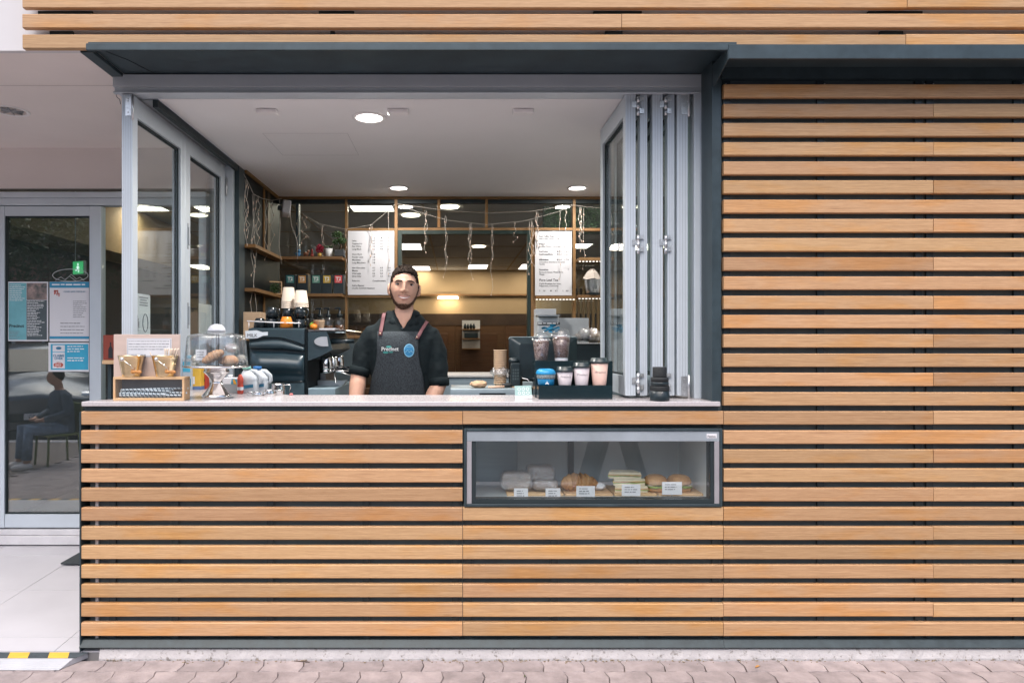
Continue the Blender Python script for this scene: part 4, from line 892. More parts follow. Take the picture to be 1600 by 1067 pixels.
# sandwiches
def sandwich(x, y, z, rz, lab):
    t = thing("sandwich", lab, "sandwich", (x, y, z), "cut sandwiches in the display case", rz, True)
    tri = [(-.072, -.028), (.072, -.028), (.05, .04), (-.05, .04)]; zz = 0
    rr = random.Random(int(z * 9999) + int(x * 999)); rnd_ = lambda k: rr.uniform(-k, k)
    for nm, m_, h, s in (("bread_slice", CRUMB, .0095, 1.0), ("lettuce_layer", LETT, .0035, 1.05), ("ham_layer", HAM, .0030, 1.01), ("cheese_layer", CHEESE, .0025, 1.03), ("bread_slice", CRUMB, .0095, 1.0)):
        pts = []
        for (a, c), (a2, c2) in zip(tri, tri[1:] + tri[:1]):
            for q in range(7): u = q / 7; pts.append(((a + (a2 - a) * u) * s + rnd_(.0006 if nm == "bread_slice" else .0022), (c + (c2 - c) * u) * s + rnd_(.0006 if nm == "bread_slice" else .0022)))
        MB().loft([[(a, c, zz + rnd_(.0004 if nm == "bread_slice" else .0012)) for a, c in pts], [(a * 1.004, c * 1.004, zz + h * .5) for a, c in pts], [(a, c, zz + h + rnd_(.0003)) for a, c in pts]], True, False).build(nm, m_, t); zz += h
bpt = P(982, 764, 3.16)
sandwich(bpt.x, .13, bt + .001, R(-3), "bottom cut sandwich of white bread in the display case pile"); sandwich(bpt.x - .01, .145, bt + .0295, R(5), "middle cut sandwich of white bread in the display case pile"); sandwich(bpt.x - .022, .155, bt + .058, R(-6), "top cut sandwich of white bread in the display case pile")
def burger(px, lab):
    c = P(px, 764, 3.15); c.z = bt + .0005; t = thing("bread_roll", lab, "roll", c, "filled rolls in the display case"); r = .054
    MB().lathe([(r * .86, 0), (r * .98, .006), (r, .014), (r * .94, .019)], c, 24).build("bottom_bun", CRUST, t)
    b = MB(); rg = []
    for k, (rr_, z) in enumerate(((r * .3, .021), (r * 1.04, .020), (r * 1.08, .023), (r * .3, .026))): rg.append([(c.x + rr_ * (1 + .05 * math.sin(j * 5 + k)) * math.cos(j / 28 * 6.283), c.y + rr_ * (1 + .05 * math.sin(j * 5 + k)) * math.sin(j / 28 * 6.283), c.z + z + .0025 * math.sin(j * 3.1)) for j in range(28)])
    b.loft(rg, True, True); b.build("lettuce_layer", LETT, t)
    MB().box(c.x - r * .8, c.x + r * .8, c.y - r * .8, c.y + r * .8, c.z + .0275, c.z + .0305, .001).build("cheese_layer", CRUMB, t)
    MB().lathe([(r * .94, .032), (r * 1.0, .038), (r * .98, .048), (r * .84, .061), (r * .55, .070), (r * .1, .073)], c, 24).build("top_bun", CRUST, t)
burger(1024, "filled bun with lettuce beside the sandwiches in the case"); burger(1061, "filled bun with lettuce at the glass end of the case")
for i, (px, py, wpx, hpx) in enumerate(((814, 769, 22, 14), (864, 769, 23, 14), (915, 767, 29, 17), (986, 765, 29, 18), (1050, 762, 31, 20))):
    d = 3.035; t = thing("price_card", "white price ticket in front of the " + ("large wrapped slice", "small wrapped slice", "croissant", "sandwiches", "filled buns")[i], "price card", (PX(px, d), .035, bz0), "price tickets in the display case")
    x0, x1, z0, z1 = PX(px - wpx / 2, d), PX(px + wpx / 2, d), PZ(py + hpx / 2, d), PZ(py - hpx / 2, d)
    MB().box(x0, x1, .034, .0352, z0, z1).build("card", PAPER, t)
    lines("print_rows", INKG, t, x0 + .012, x1 - .012, .0338, z1 - .010, 3, .0105, .0045, .3, seed=20 + i)
    b = MB(); b.tube([(PX(px, d), .0365, bz0), (PX(px, d), .0365, z0 + .02)], .002, 6); b.lathe([(.012, 0), (.012, .003), (.004, .006)], (PX(px, d), .0385, bz0), 10); b.build("holder", CHROME, t)

# ================================================================== STRAW BOX, PAILS, NOTICE
d0 = 3.005
def ex(px): return PX(px, d0)
bxx0, bxx1 = ex(176.5), ex(288); bz1 = PZ(588.5, d0)
t = thing("straw_box", "light timber box with glass front and tall back board on the counter", "box", ((bxx0 + bxx1) / 2, .045, CZ))
w_ = .011; y0, y1 = .005, .070
MB().box(bxx0, bxx1, y0, y1, CZ + .0005, CZ + w_, .0012).build("base_board", WOODP, t); MB().box(bxx0, bxx1, y0, y1, bz1 - w_, bz1, .0012).build("top_board", WOODP, t)
for a in (bxx0, bxx1 - .010): MB().box(a, a + .010, y0, y1, CZ + w_ + .0002, bz1 - w_ - .0002, .0012).build("side_board", WOODP, t)
MB().box(PX(178, 3.073), PX(281.5, 3.073), y1 + .0005, y1 + .0075, CZ + .0005, PZ(522, 3.09), .001).build("back_board", mat("ply_pink", (.56, .44, .385), .7, 0, .06, 6, stretch=(1, 1, 4)), t)
MB().box(bxx0 + .0102, bxx1 - .0102, y1 - .005, y1 - .001, CZ + w_, bz1 - w_).build("liner", mat("liner_grey", (.16, .17, .19), .7), t)
MB().box(bxx0 + .0102, bxx1 - .0102, y0 + .004, y0 + .006, CZ + w_, bz1 - w_).build("glass", ACRYL, t)
SW = mat("straw_white", (.72, .80, .84), .6); SN = mat("straw_navy", (.03, .07, .11), .6); rr = random.Random(11)
def straw(x, y, z, L, rz, rx=0):
    t = thing("paper_straw", "navy and white striped paper straw lying in the timber straw box", "straw", (x, y, z), "striped straws in the timber box", rz, True); t.rotation_euler = (0, rx, rz)
    MB().tube([(0, 0, 0), (L, 0, 0)], .0042, 7).build("tube", SW, t)
    b = MB(); n = int(L / .017)
    for k in range(n):
        p = []
        for i in range(8):
            a = 2 * math.pi * i / 7; p.append((.004 + k * .017 + i * .0022, .0040 * math.cos(a), .0040 * math.sin(a)))
        b.tube(p, .0022, 4)
    b.build("spiral_stripe", SN, t)
for k in range(22):
    row = k // 8; straw(bxx0 + .014 + rr.uniform(0, .02) + row * .002, y0 + .013 + (k % 8) * .0060, CZ + w_ + .006 + row * .0110 + rr.uniform(0, .008), .205 + rr.uniform(-.01, .02), R(rr.uniform(-2, 2)), R(rr.uniform(-2.5, 1.5)))
for k in range(3): straw(bxx0 + .09 + rr.uniform(0, .03), y0 + .014 + k * .012, CZ + w_ + .012 + k * .012, .195, R(rr.uniform(-3, 3)), R(rr.uniform(-3, 1)))
n_ = thing("counter_notice", "bordered white typed notice fixed to the back board of the straw box", "notice", (ex(232), .083, PZ(558, 3.085)))
dN = 3.068; yN = y1 - .0005; q0, q1, q2, q3 = PX(198, dN), PX(268, dN), PZ(557, dN), PZ(528, dN)
MB().box(q0, q1, yN - .0012, yN, q2, q3).build("sheet", PAPER, n_)
b = MB(); e_ = .004
for a in ((q0 + e_, q1 - e_, q3 - e_ - .0012, q3 - e_), (q0 + e_, q1 - e_, q2 + e_, q2 + e_ + .0012), (q0 + e_, q0 + e_ + .0012, q2 + e_, q3 - e_), (q1 - e_ - .0012, q1 - e_, q2 + e_, q3 - e_)): b.box(a[0], a[1], yN - .0016, yN - .0012, a[2], a[3])
b.build("border", mat("border_blue", (.06, .10, .16), .7), n_); lines("print_rows", INKG, n_, q0 + .008, q1 - .008, yN - .0013, q3 - .012, 4, .0118, .0035, .03, seed=31); lines("closing_row", INKG, n_, q0 + .008, q0 + .085, yN - .0013, q2 + .011, 1, .01, .003, .05, seed=32)
def pail(px, lab, stuff):
    c = Vector((PX(px, 3.04), .040, bz1 + .0006)); t = thing("brass_pail", lab, "pail", c, "small brass pails on the straw box"); h = .089; r0, r1 = .036, .0535
    prof = [(.001, .002), (r0 - .002, .002), (r0, 0), (r0 + .001, .003)] + [(r0 + (r1 - r0) * k / 6, h * k / 6) for k in range(1, 7)] + [(r1 + .0025, h + .001), (r1 + .0025, h + .004), (r1 - .001, h + .004), (r1 - .001, h), (r0, .006), (.001, .005)]
    MB().lathe(prof, c, 30, caps=False).build("bucket", GOLD, t)
    e = Vector((c.x - .017, c.y - .049, c.z + h - .012)); b = MB(); b.ell(e, (.009, .004, .009), 12, 8); b.ell(e + Vector((0, -.005, 0)), (.004, .003, .004), 8, 5); b.build("handle_boss", CHROME, t)
    k_ = Vector((c.x + .04, c.y - .040, c.z + .022)); b = MB(); b.tube([e, e + (k_ - e) * .5 + Vector((.004, -.004, .003)), k_], .0014, 5); b.build("wire_handle", CHROME, t)
    b = MB(); b.ell(k_ + Vector((.013, -.003, -.001)), (.014, .004, .0085), 12, 6); b.ell(k_ + Vector((-.012, -.001, .0)), (.012, .004, .0085), 12, 6); b.ell(k_ + Vector((0, -.005, 0)), (.006, .004, .006), 10, 6); b.build("timber_grip", mat("grip_wood", (.50, .22, .06), .5, 0, .2, 60), t)
    return c, h
pail(205, "brass pail on the straw box with nothing showing above its rim", 0)
c, h = pail(257.5, "brass pail on the straw box holding wooden stirrers", 1)
rr = random.Random(4)
for k in range(9):
    a = (-.040, .008, .012, .018, .024, .03, .036, .014, .026)[k]; L = .115 if k else .10; lean = (-.030, -.002, 0, .003, .006, .010, .040, .004, .02)[k]
    b = MB(); p0 = Vector((c.x + a * .5, c.y + rr.uniform(-.02, .02), c.z + .008)); p1 = p0 + Vector((lean + a * .25, rr.uniform(-.004, .008), L)); b.tube([p0, p0 + (p1 - p0) * .8, p0 + (p1 - p0) * .96, p1], [.0025, .0028, .0045 if k else .002, .003 if k else .001], 6)
    tag(b.build("wooden_stirrer", mat("stirrer_wood", (.70, .58, .47), .7, 0, .08, 40)), "pale wooden stirrer standing in the brass pail", "stirrer", "wooden stirrers in the pail")

# ================================================================== CAKE STAND
c = Vector((PX(338.5, 3.15), .15, CZ + .0006)); zp = PZ(570.5, 3.15) - CZ
t = thing("cake_stand", "silver pedestal cake stand with clear dome lid and white knob on the counter", "cake stand", c)
MB().lathe([(.062, 0), (.065, .004), (.065, .012), (.058, .018), (.046, .034), (.034, .052), (.027, .066), (.0245, .072), (.025, .078), (.031, .090), (.045, .106), (.055, .115), (.058, .120), (.054, .126), (.052, .132), (.06, zp - .010)], c, 32).build("pedestal", CHROME, t)
MB().lathe([(.05, zp - .012), (.140, zp - .009), (.1475, zp - .006), (.1475, zp - .002), (.143, zp), (.02, zp)], c, 40).build("plate", CHROME, t)
pr = [(.138, zp + .001), (.1365, zp + .03), (.132, zp + .08), (.128, zp + .126), (.125, zp + .133), (.119, zp + .1365), (.09, zp + .1435), (.035, zp + .156)]
inn = [(r - .003, z - .0025) for r, z in reversed(pr)]; inn[-1] = (.135, zp + .001)
MB().lathe(pr + inn, c, 40, caps=False).build("dome", ACRYL, t)
MB().lathe([(.040, zp + .1545), (.040, zp + .158), (.036, zp + .170), (.024, zp + .183), (.008, zp + .188)], c, 24).build("knob", mat("white_knob", (.50, .52, .56), .5), t)
def cpos(px, py, dy=0): p = P(px, py, 3.15 + dy); return p
zz = CZ + zp + .002
for i, (px, py, L, r, rz, ry, lab) in enumerate(((337, 556, .105, .026, 10, -28, "brown sugared croissant leaning under the cake dome"), (360, 560, .10, .026, -20, 0, "brown sugared croissant lying flat under the cake dome"))):
    p = cpos(px, py + 6, -.03 if i == 0 else -.01); p.z = zz; o = croissant(p, L, r, lab, R(rz), i, mat("sugared_crust", (.42, .19, .075), .6, 0, .35, 25, c2=(.62, .42, .27), bump=.3)); o.rotation_euler = (0, R(ry), R(rz)); o.location.z = zz + (.022 if i == 0 else 0)
for i, (px, py, rx, rz_, lab) in enumerate(((361, 543, .034, .024, "wrapped dark muffin on top under the cake dome"), (309, 560, .03, .02, "wrapped pale cake beside the plate edge under the dome"), (377, 560, .024, .02, "small wrapped cake beside the croissants under the dome"))):
    p = cpos(px, py, .02 + .02 * i); tt = thing("wrapped_cake", lab, "cake", (p.x, p.y, p.z - rz_), "cling wrapped cakes under the dome"); MB().ell(p, (rx * .85, rx * .8, rz_ * .85), 14, 9).build("cake", CAKE if i == 0 else CRUMB, tt); crumple(p, (rx, rx * .95, rz_), 8 + i, .12, 24, 16).build("cling_film", WRAP, tt)
b = MB(); p = cpos(321, 553); b.box(p.x - .024, p.x + .024, p.y - .055, p.y - .0535, p.z - .026, p.z + .022); o = b.build("cake_tag", PAPER); tag(o, "small white ticket standing inside the cake dome", "tag"); lines("print_rows", INKG, o, p.x - .018, p.x + .018, p.y - .0556, p.z + .012, 3, .011, .004, .3, seed=40)

# ================================================================== CARTONS, MILK, JUGS
def lbl(n, c): return mat("print_" + n, c, .45, 0, .06, 30)
def boxthing(name, lab, cat, px0, px1, py0, py1, d, m, dep=.06, bev=.002, group=None, bottom=None):
    x0, x1 = PX(px0, d), PX(px1, d); z0 = PZ(py1, d) if bottom is None else bottom; z1 = PZ(py0, d); t = thing(name, lab, cat, ((x0 + x1) / 2, d - 3 + dep / 2, z0), group)
    MB().box(x0, x1, d - 3, d - 3 + dep, z0, z1, bev).build("body", m, t); return t, x0, x1, z0, z1
D1 = 3.66
t, x0, x1, z0, z1 = boxthing("carton", "tall grey and blue drink carton on the side counter beside the straw box", "carton", 284, 299, 560, 607, D1, lbl("pale", (.42, .46, .50)), .06, bottom=CZ + .0005)
MB().box(x0 + .002, x1 - .002, D1 - 3.0008, D1 - 3.0002, z0 + .02, z0 + .06).build("label", lbl("teal", (.05, .22, .33)), t); MB().box(x0 + .006, x1 - .006, D1 - 3.0008, D1 - 3.0002, z1 - .07, z1 - .015).build("label", lbl("sky", (.06, .36, .52)), t); MB().lathe([(.014, 0), (.014, .018)], ((x0 + x1) / 2, D1 - 2.97, z1), 12).build("cap", lbl("skycap", (.12, .42, .60)), t)
t, x0, x1, z0, z1 = boxthing("carton", "orange red slim carton behind the straw box corner", "carton", 279, 284.5, 556, 604, 3.72, lbl("orange", (.55, .14, .05)), .05, bottom=CZ + .0005); MB().box(x0 + .002, x1 - .002, .7192, .7198, z0 + .03, z0 + .07).build("label", PAPER, t)
t, x0, x1, z0, z1 = boxthing("carton", "yellow carton with blue base under the cake plate", "carton", 300, 314, 570, 607, D1 + .02, lbl("yellow", (.66, .40, .05)), .05, bottom=CZ + .0005); MB().box(x0 - .0006, x1 + .0006, D1 - 2.9808, D1 - 2.93, z0 + .0005, z0 + .018).build("label", lbl("navy", (.10, .17, .33)), t); MB().box(x0 + .002, x0 + .015, D1 - 2.9808, D1 - 2.9802, z0 + .03, z0 + .07).build("label", PAPER, t)
t, x0, x1, z0, z1 = boxthing("carton", "red carton beside the yellow carton under the cake plate", "carton", 314.5, 322, 572, 604, D1 + .07, lbl("red", (.42, .05, .03)), .05, bottom=CZ + .0005); MB().box(x0 + .004, x1 - .006, D1 - 2.9308, D1 - 2.9302, z0 + .04, z0 + .055).build("label", INK, t)
d = 3.44
t, x0, x1, z0, z1 = boxthing("carton", "white juice carton with fruit print behind the cake stand", "carton", 348, 373, 590, 617, d, PAPER, .07, bottom=CZ + .0005)
MB().box(x0 - .0004, x1 + .0004, d - 3.0008, d - 2.94, z0 + .0006, z0 + .045).build("label", lbl("grey", (.28, .30, .32)), t); MB().prism([(x0 + .04, z1 - .03), (x1 - .006, z1 - .034), (x1 - .006, z1 - .006), (x0 + .045, z1 - .004)], 'y', d - 3.0008, d - 3.0002).build("label", lbl("fruitblue", (.05, .28, .42)), t); MB().prism([(x0 + .055, z1 - .03), (x0 + .07, z1 - .03), (x0 + .06, z1 - .008), (x0 + .05, z1 - .008)], 'y', d - 3.0014, d - 3.0009).build("label", lbl("mango", (.75, .38, .04)), t); MB().lathe([(.012, 0), (.012, .014)], (x0 + .025, d - 2.96, z1), 10).build("cap", PAPER, t)
p = P(375.5, 617, 3.39); p.z = CZ + .0005; t = thing("sauce_bottle", "small red and orange bottle between carton and milk", "bottle", p); MB().lathe([(.013, 0), (.0145, .003), (.0145, .04), (.012, .048), (.0145, .055), (.0145, .075), (.009, .088), (.006, .095)], p, 16).build("body", lbl("redlabel", (.50, .07, .04)), t); MB().lathe([(.0149, .018), (.0149, .034)], p, 16, caps=False).build("label", PAPER, t)
MILK = mat("milk_plastic", (.52, .56, .59), .35, 0, .03, 20)
def milk(px, d, capm, lab):
    p = P(px, 617, d); p.z = CZ + .0006; t = thing("milk_bottle", lab, "milk bottle", p, "plastic milk bottles beside the espresso machine"); H = PZ(576, d) - p.z; w2 = .043; rg = []
    for (k, z, off) in ((.92, 0, 0), (1, .004, 0), (1, .055, 0), (.97, .06, 0), (1, .064, 0), (.97, H * .66, 0), (.72, H * .82, -.008), (.38, H * .95, -.014), (.36, H, -.014)):
        rg.append([(p.x + off + w2 * k * math.copysign(abs(math.cos(a)) ** .55, math.cos(a)), p.y + w2 * .8 * k * math.copysign(abs(math.sin(a)) ** .55, math.sin(a)), p.z + z) for a in [2 * math.pi * j / 24 for j in range(24)]])
    MB().loft(rg).build("body", MILK, t)
    b = MB(); b.tube([(p.x - .004, p.y, p.z + H * .93), (p.x + .028, p.y, p.z + H * .90), (p.x + .052, p.y, p.z + H * .72), (p.x + .055, p.y, p.z + H * .50), (p.x + .044, p.y, p.z + H * .42)], [.010, .011, .010, .010, .010], 8); b.build("handle", MILK, t)
    MB().lathe([(.021, H - .001), (.021, H + .012), (.018, H + .014)], (p.x - .014, p.y, p.z), 16).build("cap", capm, t)
    b = MB(); b.prism([(p.x - .038, p.z + .022), (p.x + .030, p.z + .030), (p.x + .030, p.z + .046), (p.x - .038, p.z + .040)], 'y', p.y - .0428, p.y - .0416); b.build("label", lbl("milkblue", (.03, .16, .26)), t)
milk(390, 3.44, lbl("mint", (.25, .55, .45)), "plastic milk bottle with mint green cap beside the machine"); milk(406.5, 3.50, lbl("capblue", (.03, .16, .42)), "plastic milk bottle with blue cap against the machine")
def jug(px, d, r, h, lab, hs=1):
    p = P(px, 617, d); p.z = CZ + .0005; t = thing("milk_jug", lab, "jug", p, "steel milk jugs on the counter")
    MB().lathe([(r * .98, 0), (r, .003), (r, h * .6), (r * .9, h * .85), (r * .95, h), (r * .92, h), (r * .87, h * .85), (r * .95, h * .6), (r * .95, .004), (.001, .004)], p, 24, caps=False).build("body", CHROME, t)
    MB().tube([(p.x + hs * r * .93, p.y, p.z + h * .88), (p.x + hs * (r + .022), p.y, p.z + h * .9), (p.x + hs * (r + .026), p.y, p.z + h * .7), (p.x + hs * (r + .020), p.y, p.z + h * .2)], .003, 6).build("handle", CHROME, t)
jug(435, 3.36, .034, .052, "steel milk jug with thin handle in front of the espresso machine"); jug(421, 3.30, .030, .026, "low steel jug beside the milk bottles"); jug(402, 3.28, .026, .017, "low steel dish shaped jug in front of the milk bottles", -1)
b = MB(); p = P(455, 617, 3.31); p.z = CZ + .0005; b.lathe([(.009, 0), (.009, .006), (.004, .009)], p, 10); tag(b.build("bottle_cap", lbl("capred", (.55, .15, .14))), "small red bottle cap lying on the counter top", "cap")

# ================================================================== ESPRESSO MACHINE
MD = 3.75; my = MD - 3
def ex2(px): return PX(px, MD)
def ez(py): return PZ(py, MD)
em = thing("espresso_machine", "large dark teal espresso machine seen from its end on the work bench", "espresso machine", (ex2(440), my + .35, .955))
TEALB = mat("machine_paint", (.017, .036, .047), .30, .1, .12, 4, coat=.25); TEALP = mat("machine_trim", (.022, .042, .053), .42, 0, .1, 5)
Lm = .66
def ex_poly(pts, ya, yb): return MB().prism([(ex2(a), ez(c)) for a, c in pts], 'y', ya, yb)
ex_poly([(389, 640), (389, 513), (393, 511.5), (474, 512), (476, 516), (476, 640)], my + .012, my + Lm).build("body", TEALP, em)
# bulged end panel: a lofted wave top and a rolled belly
top = MB(); rg = []
n = 24
for i in range(n + 1):
    u = i / n; a = 388.5 + u * 87.5; wv_ = 531 - 3.5 * math.sin(u * math.pi * 1.15) + 8 * max(0, u - .55) ** 1.2 * 2.2
    rg.append([(ex2(a), my + .010, ez(wv_)), (ex2(a), my - .004, ez(wv_ - 1.5)), (ex2(a), my - .004, ez(514.5)), (ex2(a), my + .010, ez(512.5))])
top.loft(rg, True, False); top.build("upper_panel", TEALP, em)
mid = MB(); rg = []
for i in range(n + 1):
    u = i / n; a = 390 + u * 86; wt = 533.5 - 3.5 * math.sin(u * math.pi * 1.15) + 8 * max(0, u - .55) ** 1.2 * 2.2; wb = 544.5 + 1.5 * math.sin(u * 3.1) + 10 * max(0, u - .6) * 1.2
    rg.append([(ex2(a), my + .010, ez(wb)), (ex2(a), my - .012, ez(wb - 2)), (ex2(a), my - .010, ez(wt + 2)), (ex2(a), my + .010, ez(wt))])
mid.loft(rg, True, True); mid.build("wave_panel", TEALP, em)
bl = MB(); rg = []
for i in range(n + 1):
    u = i / n; a = 391 + u * 85; t0 = 548 + 1.5 * math.sin(u * 3.1) + 10 * max(0, u - .6) * 1.2; ring = []
    for k in range(13):
        v = k / 12; z = ez(t0 + (596 - t0) * v); bulge = .045 * math.sin(min(1, v * 1.25 + .06) * math.pi * .82) * (1 - .75 * max(0, .18 - u) / .18) * (1 - .4 * max(0, u - .93) / .07); ring.append((ex2(a), my + .008 - bulge, z))
    ring = [(ex2(a), my + .0115, ez(t0))] + ring + [(ex2(a), my + .0115, ez(596))]; rg.append(ring)
bl.loft(rg, True, True); bl.build("belly_panel", TEALB, em)
ex_poly([(405, 598), (476, 597), (476, 640), (405, 640)], my - .01, my + .0115).build("lower_panel", mat("machine_grey", (.05, .085, .10), .4), em)
MB().box(ex2(477), ex2(480), my - .006, my + Lm, .955, ez(513)).build("edge_strip", BLACKP, em)
hd = ex_poly([(480.5, 519), (509, 517.5), (512, 522), (519, 546), (500, 556), (482, 563), (480.5, 563)], my + .004, my + Lm).build("head", TEALP, em)
bd = MB(); pts = [(ex2(490 + 0) + 0, 0)]; q = []
for i in range(17):
    a = math.pi / 2 + math.pi * i / 16; q.append((ex2(506) + .052 * math.cos(a), ez(533) + .0265 * math.sin(a)))
q += [(ex2(513), ez(540.5)), (ex2(511), ez(525.5))]
bd.prism(q, 'y', my - .001, my + .0035); bd.build("badge", mat("badge_silver", (.52, .54, .57), .35, .5), em)
MB().box(ex2(480), ex2(540), my + .01, my + Lm, ez(518.2) - .004, ez(514) - .003, .004).build("cup_tray", CHROME, em)
b = MB()
for k in range(3):
    yy = my + .12 + k * .2; b = MB(); xg = ex2(503); b.lathe([(.034, -.01), (.036, .0), (.036, .03), (.030, .045), (.030, .06)], (xg, yy, ez(575)), 20); g_ = b.build("group_head", CHROME, em)
    b = MB(); b.lathe([(.030, -.03), (.034, -.024), (.034, -.010)], (xg, yy, ez(575)), 18); b.tube([(xg + .03, yy, ez(575) - .018), (xg + .075, yy, ez(575) - .020), (xg + .15, yy, ez(575) - .034)], [.008, .010, .013], 8); b.build("portafilter", PLASTB if k % 2 else CHROME, em)
b = MB(); b.tube([(ex2(514), my + .05, ez(552)), (ex2(520), my + .02, ez(560)), (ex2(524), my + .015, ez(598))], .0045, 7); b.build("steam_wand", CHROME, em)
b = MB(); b.tube([(ex2(515), my + .05, ez(533)), (ex2(552), my + .04, ez(532.5))], [.016, .011], 10); b.build("steam_lever", PLASTB, em)
MB().box(ex2(481), ex2(524), my + .002, my + Lm, .955, ez(606), .003).build("drip_tray", mat("tray_steel", (.28, .38, .43), .4, .3), em)
ex_poly([(482, 606), (524, 606), (530, 598), (482, 598)], my + .25, my + .3).build("tray_grate", STAIN, em)
MB().box(ex2(481), ex2(490), my + .35, my + Lm - .002, ez(605.5), ez(563.5)).build("backsplash", STAIN, em)
for xx in (ex2(394), ex2(520)):
    for yy in (my + .05, my + Lm - .05): MB().lathe([(.02, .905), (.02, .9545)], (xx, yy, 0), 10).build("foot", STEEL, em)
t = thing("milk_tag", "white bottle shaped tag lettered MILK on the espresso machine corner", "tag", P(397, 527, 3.735)); dT = 3.738
b = MB(); b.prism([(PX(a, dT), PZ(c, dT)) for a, c in ((383, 516.5), (401, 515.5), (410, 518.5), (418.5, 518), (418.5, 523.5), (411, 524), (402, 528), (384, 528.5))], 'y', dT - 3, dT - 2.9985); b.build("plate", mat("tag_white", (.62, .66, .70), .5), t)
text("lettering", "MILK", .026, (PX(386, dT), dT - 3.0006, PZ(526, dT)), INK, t)
# cups on the machine
CUPB = mat("black_glaze", (.012, .018, .022), .12, 0, .2, 8); MUGS = []
mt = ez(511.5)
def cup(px, d, r, h, m, lab, z=None, name="cup", up=False, handle=True, group="black cups warming on the espresso machine"):
    p = P(px, 512, d); p.z = (mt if z is None else z) + .0006; t = thing(name, lab, "cup", p, group)
    pr = [(r * .62, 0), (r * .70, .003), (r * .9, h * .4), (r, h), (r * .95, h), (r * .85, h * .4), (r * .6, .006), (.001, .006)]
    if not up: pr = [(rr_, h - z_) for rr_, z_ in pr]
    MB().lathe(pr, p, 22, caps=False).build("bowl", m, t)
    if not up: MB().lathe([(.001, h - .0075), (r * .66, h - .0075)], p, 22, caps=False).build("base_disc", m, t)
    if handle:
        zs = (h * .75, h * .8, h * .5, h * .25, h * .25); xs_ = (.88, 1.25, 1.42, 1.2, .85); MB().tube([(p.x + r * a, p.y - .01, p.z + c) for a, c in zip(xs_, zs)], .0045, 7).build("handle", m, t)
    return p.z + h
a = cup(406, 3.86, .034, .055, CUPB, "short black cup upside down at the end of the machine")
a = cup(425, 3.86, .034, .060, CUPB, "lower black cup of the stack beside the orange cup"); cup(425, 3.86, .034, .058, CUPB, "upper black cup of the stack beside the orange cup", a - .003)
a = cup(450, 3.95, .034, .060, CUPB, "lower black cup behind the orange cup"); a2 = cup(450, 3.95, .034, .056, CUPB, "upper black cup behind the orange cup", a - .003)
b_ = cup(469, 3.88, .035, .060, CUPB, "lower black cup at the handle stack near the tray"); b2 = cup(469, 3.88, .035, .060, CUPB, "upper black cup at the handle stack near the tray", b_ - .003)
cup(447.5, 3.80, .036, .060, mat("orange_glaze", (.80, .24, .02), .3, 0, .08, 6), "orange cup standing upside down on the espresso machine", name="orange_cup", handle=False, group=None)
b = MB(); b.tube([P(386, 501, 3.77), P(430, 503.5, 3.77), P(470, 504.5, 3.77)], .0035, 6)
rl = thing("cup_rail", "thin white wire rail in front of the cups on the machine", "rail", P(430, 512, 3.77)); b.build("wire", PAINTW, rl)
for q in (389, 428, 467): MB().tube([P(q, 502.5, 3.772), (PX(q, 3.772), .772, mt + .0005)], .0025, 5).build("post", PAINTW, rl)
def paperstack(px, d, zb, n, r, h, step, m, lab, up=False, name="paper_cup_stack"):
    p = P(px, 500, d); p.z = zb + .0006; t = thing(name, lab, "cups", p)
    for k in range(n):
        z = k * step; b = MB()
        if up: b.lathe([(r * .74, z), (r * .98, z + h), (r * 1.03, z + h + .001), (r * 1.03, z + h + .005), (r * .95, z + h + .004)], p, 22, caps=False)
        else: b.lathe([(r * 1.03, z), (r * 1.03, z + .004), (r, z + .005), (r * .74, z + h), (.001, z + h)], p, 22, caps=False)
        b.build("paper_cup", m, t)
CREAM = mat("cream_paper", (.62, .52, .42), .75, 0, .05, 20)
paperstack(451, 3.98, a2, 4, .041, .085, .012, CREAM, "inverted stack of cream paper cups on the black cups behind the orange cup"); paperstack(470.5, 3.92, b2, 3, .041, .075, .010, CREAM, "inverted stack of cream paper cups on the black handled cups")
bt_ = boxthing("cardboard_box", "brown cardboard box behind the cups at the end of the machine", "box", 380, 407, 487, 512, 4.35, KRAFT, .12, bottom=1.40)
MB().box(PX(376, 4.35), PX(408, 4.35), 1.33, 1.55, 1.385, 1.3995).build("ledge", WOODF, bt_[0])

# ================================================================== REGISTER SIDE
DW_ = mat("drawer_steel", (.34, .42, .46), .38, .4, .06, 4, stretch=(1, 1, 20))
t = thing("steel_bench", "stainless steel drawer unit on the bench beside the barista", "bench", (.15, .55, .06))
MB().box(-.02, .31, .40, .72, .06, PZ(607, 3.4), .003).build("cabinet", DW_, t); MB().box(PX(749, 3.4), PX(790, 3.4), .3975, .3999, PZ(617, 3.4), PZ(613.6, 3.4)).build("drawer_slot", BLACKP, t)
t = thing("rear_bench", "long stainless bench with pale upstand behind the barista", "bench", (.3, 1.3, .06))
MB().box(-.30, 2.3, 1.18, 1.55, .06, PZ(589.5, 4.2), .003).build("cabinet", DW_, t); MB().box(-.31, 2.3, 1.17, 1.57, PZ(589, 4.2), PZ(585, 4.2), .003).build("worktop", mat("bench_top", (.50, .48, .46), .4), t)
for xx in (-.28, .42): MB().box(xx, xx + .012, 1.1785, 1.1797, .1, 1.15).build("panel_gap", BLACKP, t)
wb = thing("work_bench", "dark work bench under the espresso machine along the kiosk side", "bench", (-1.0, 1.1, .06)); MB().box(-1.16, -.50, .55, 1.55, .86, .904, .004).build("worktop", STAIN, wb); MB().box(-1.16, -.52, .58, 1.5, .06, .859).build("cabinet", BACK, wb)
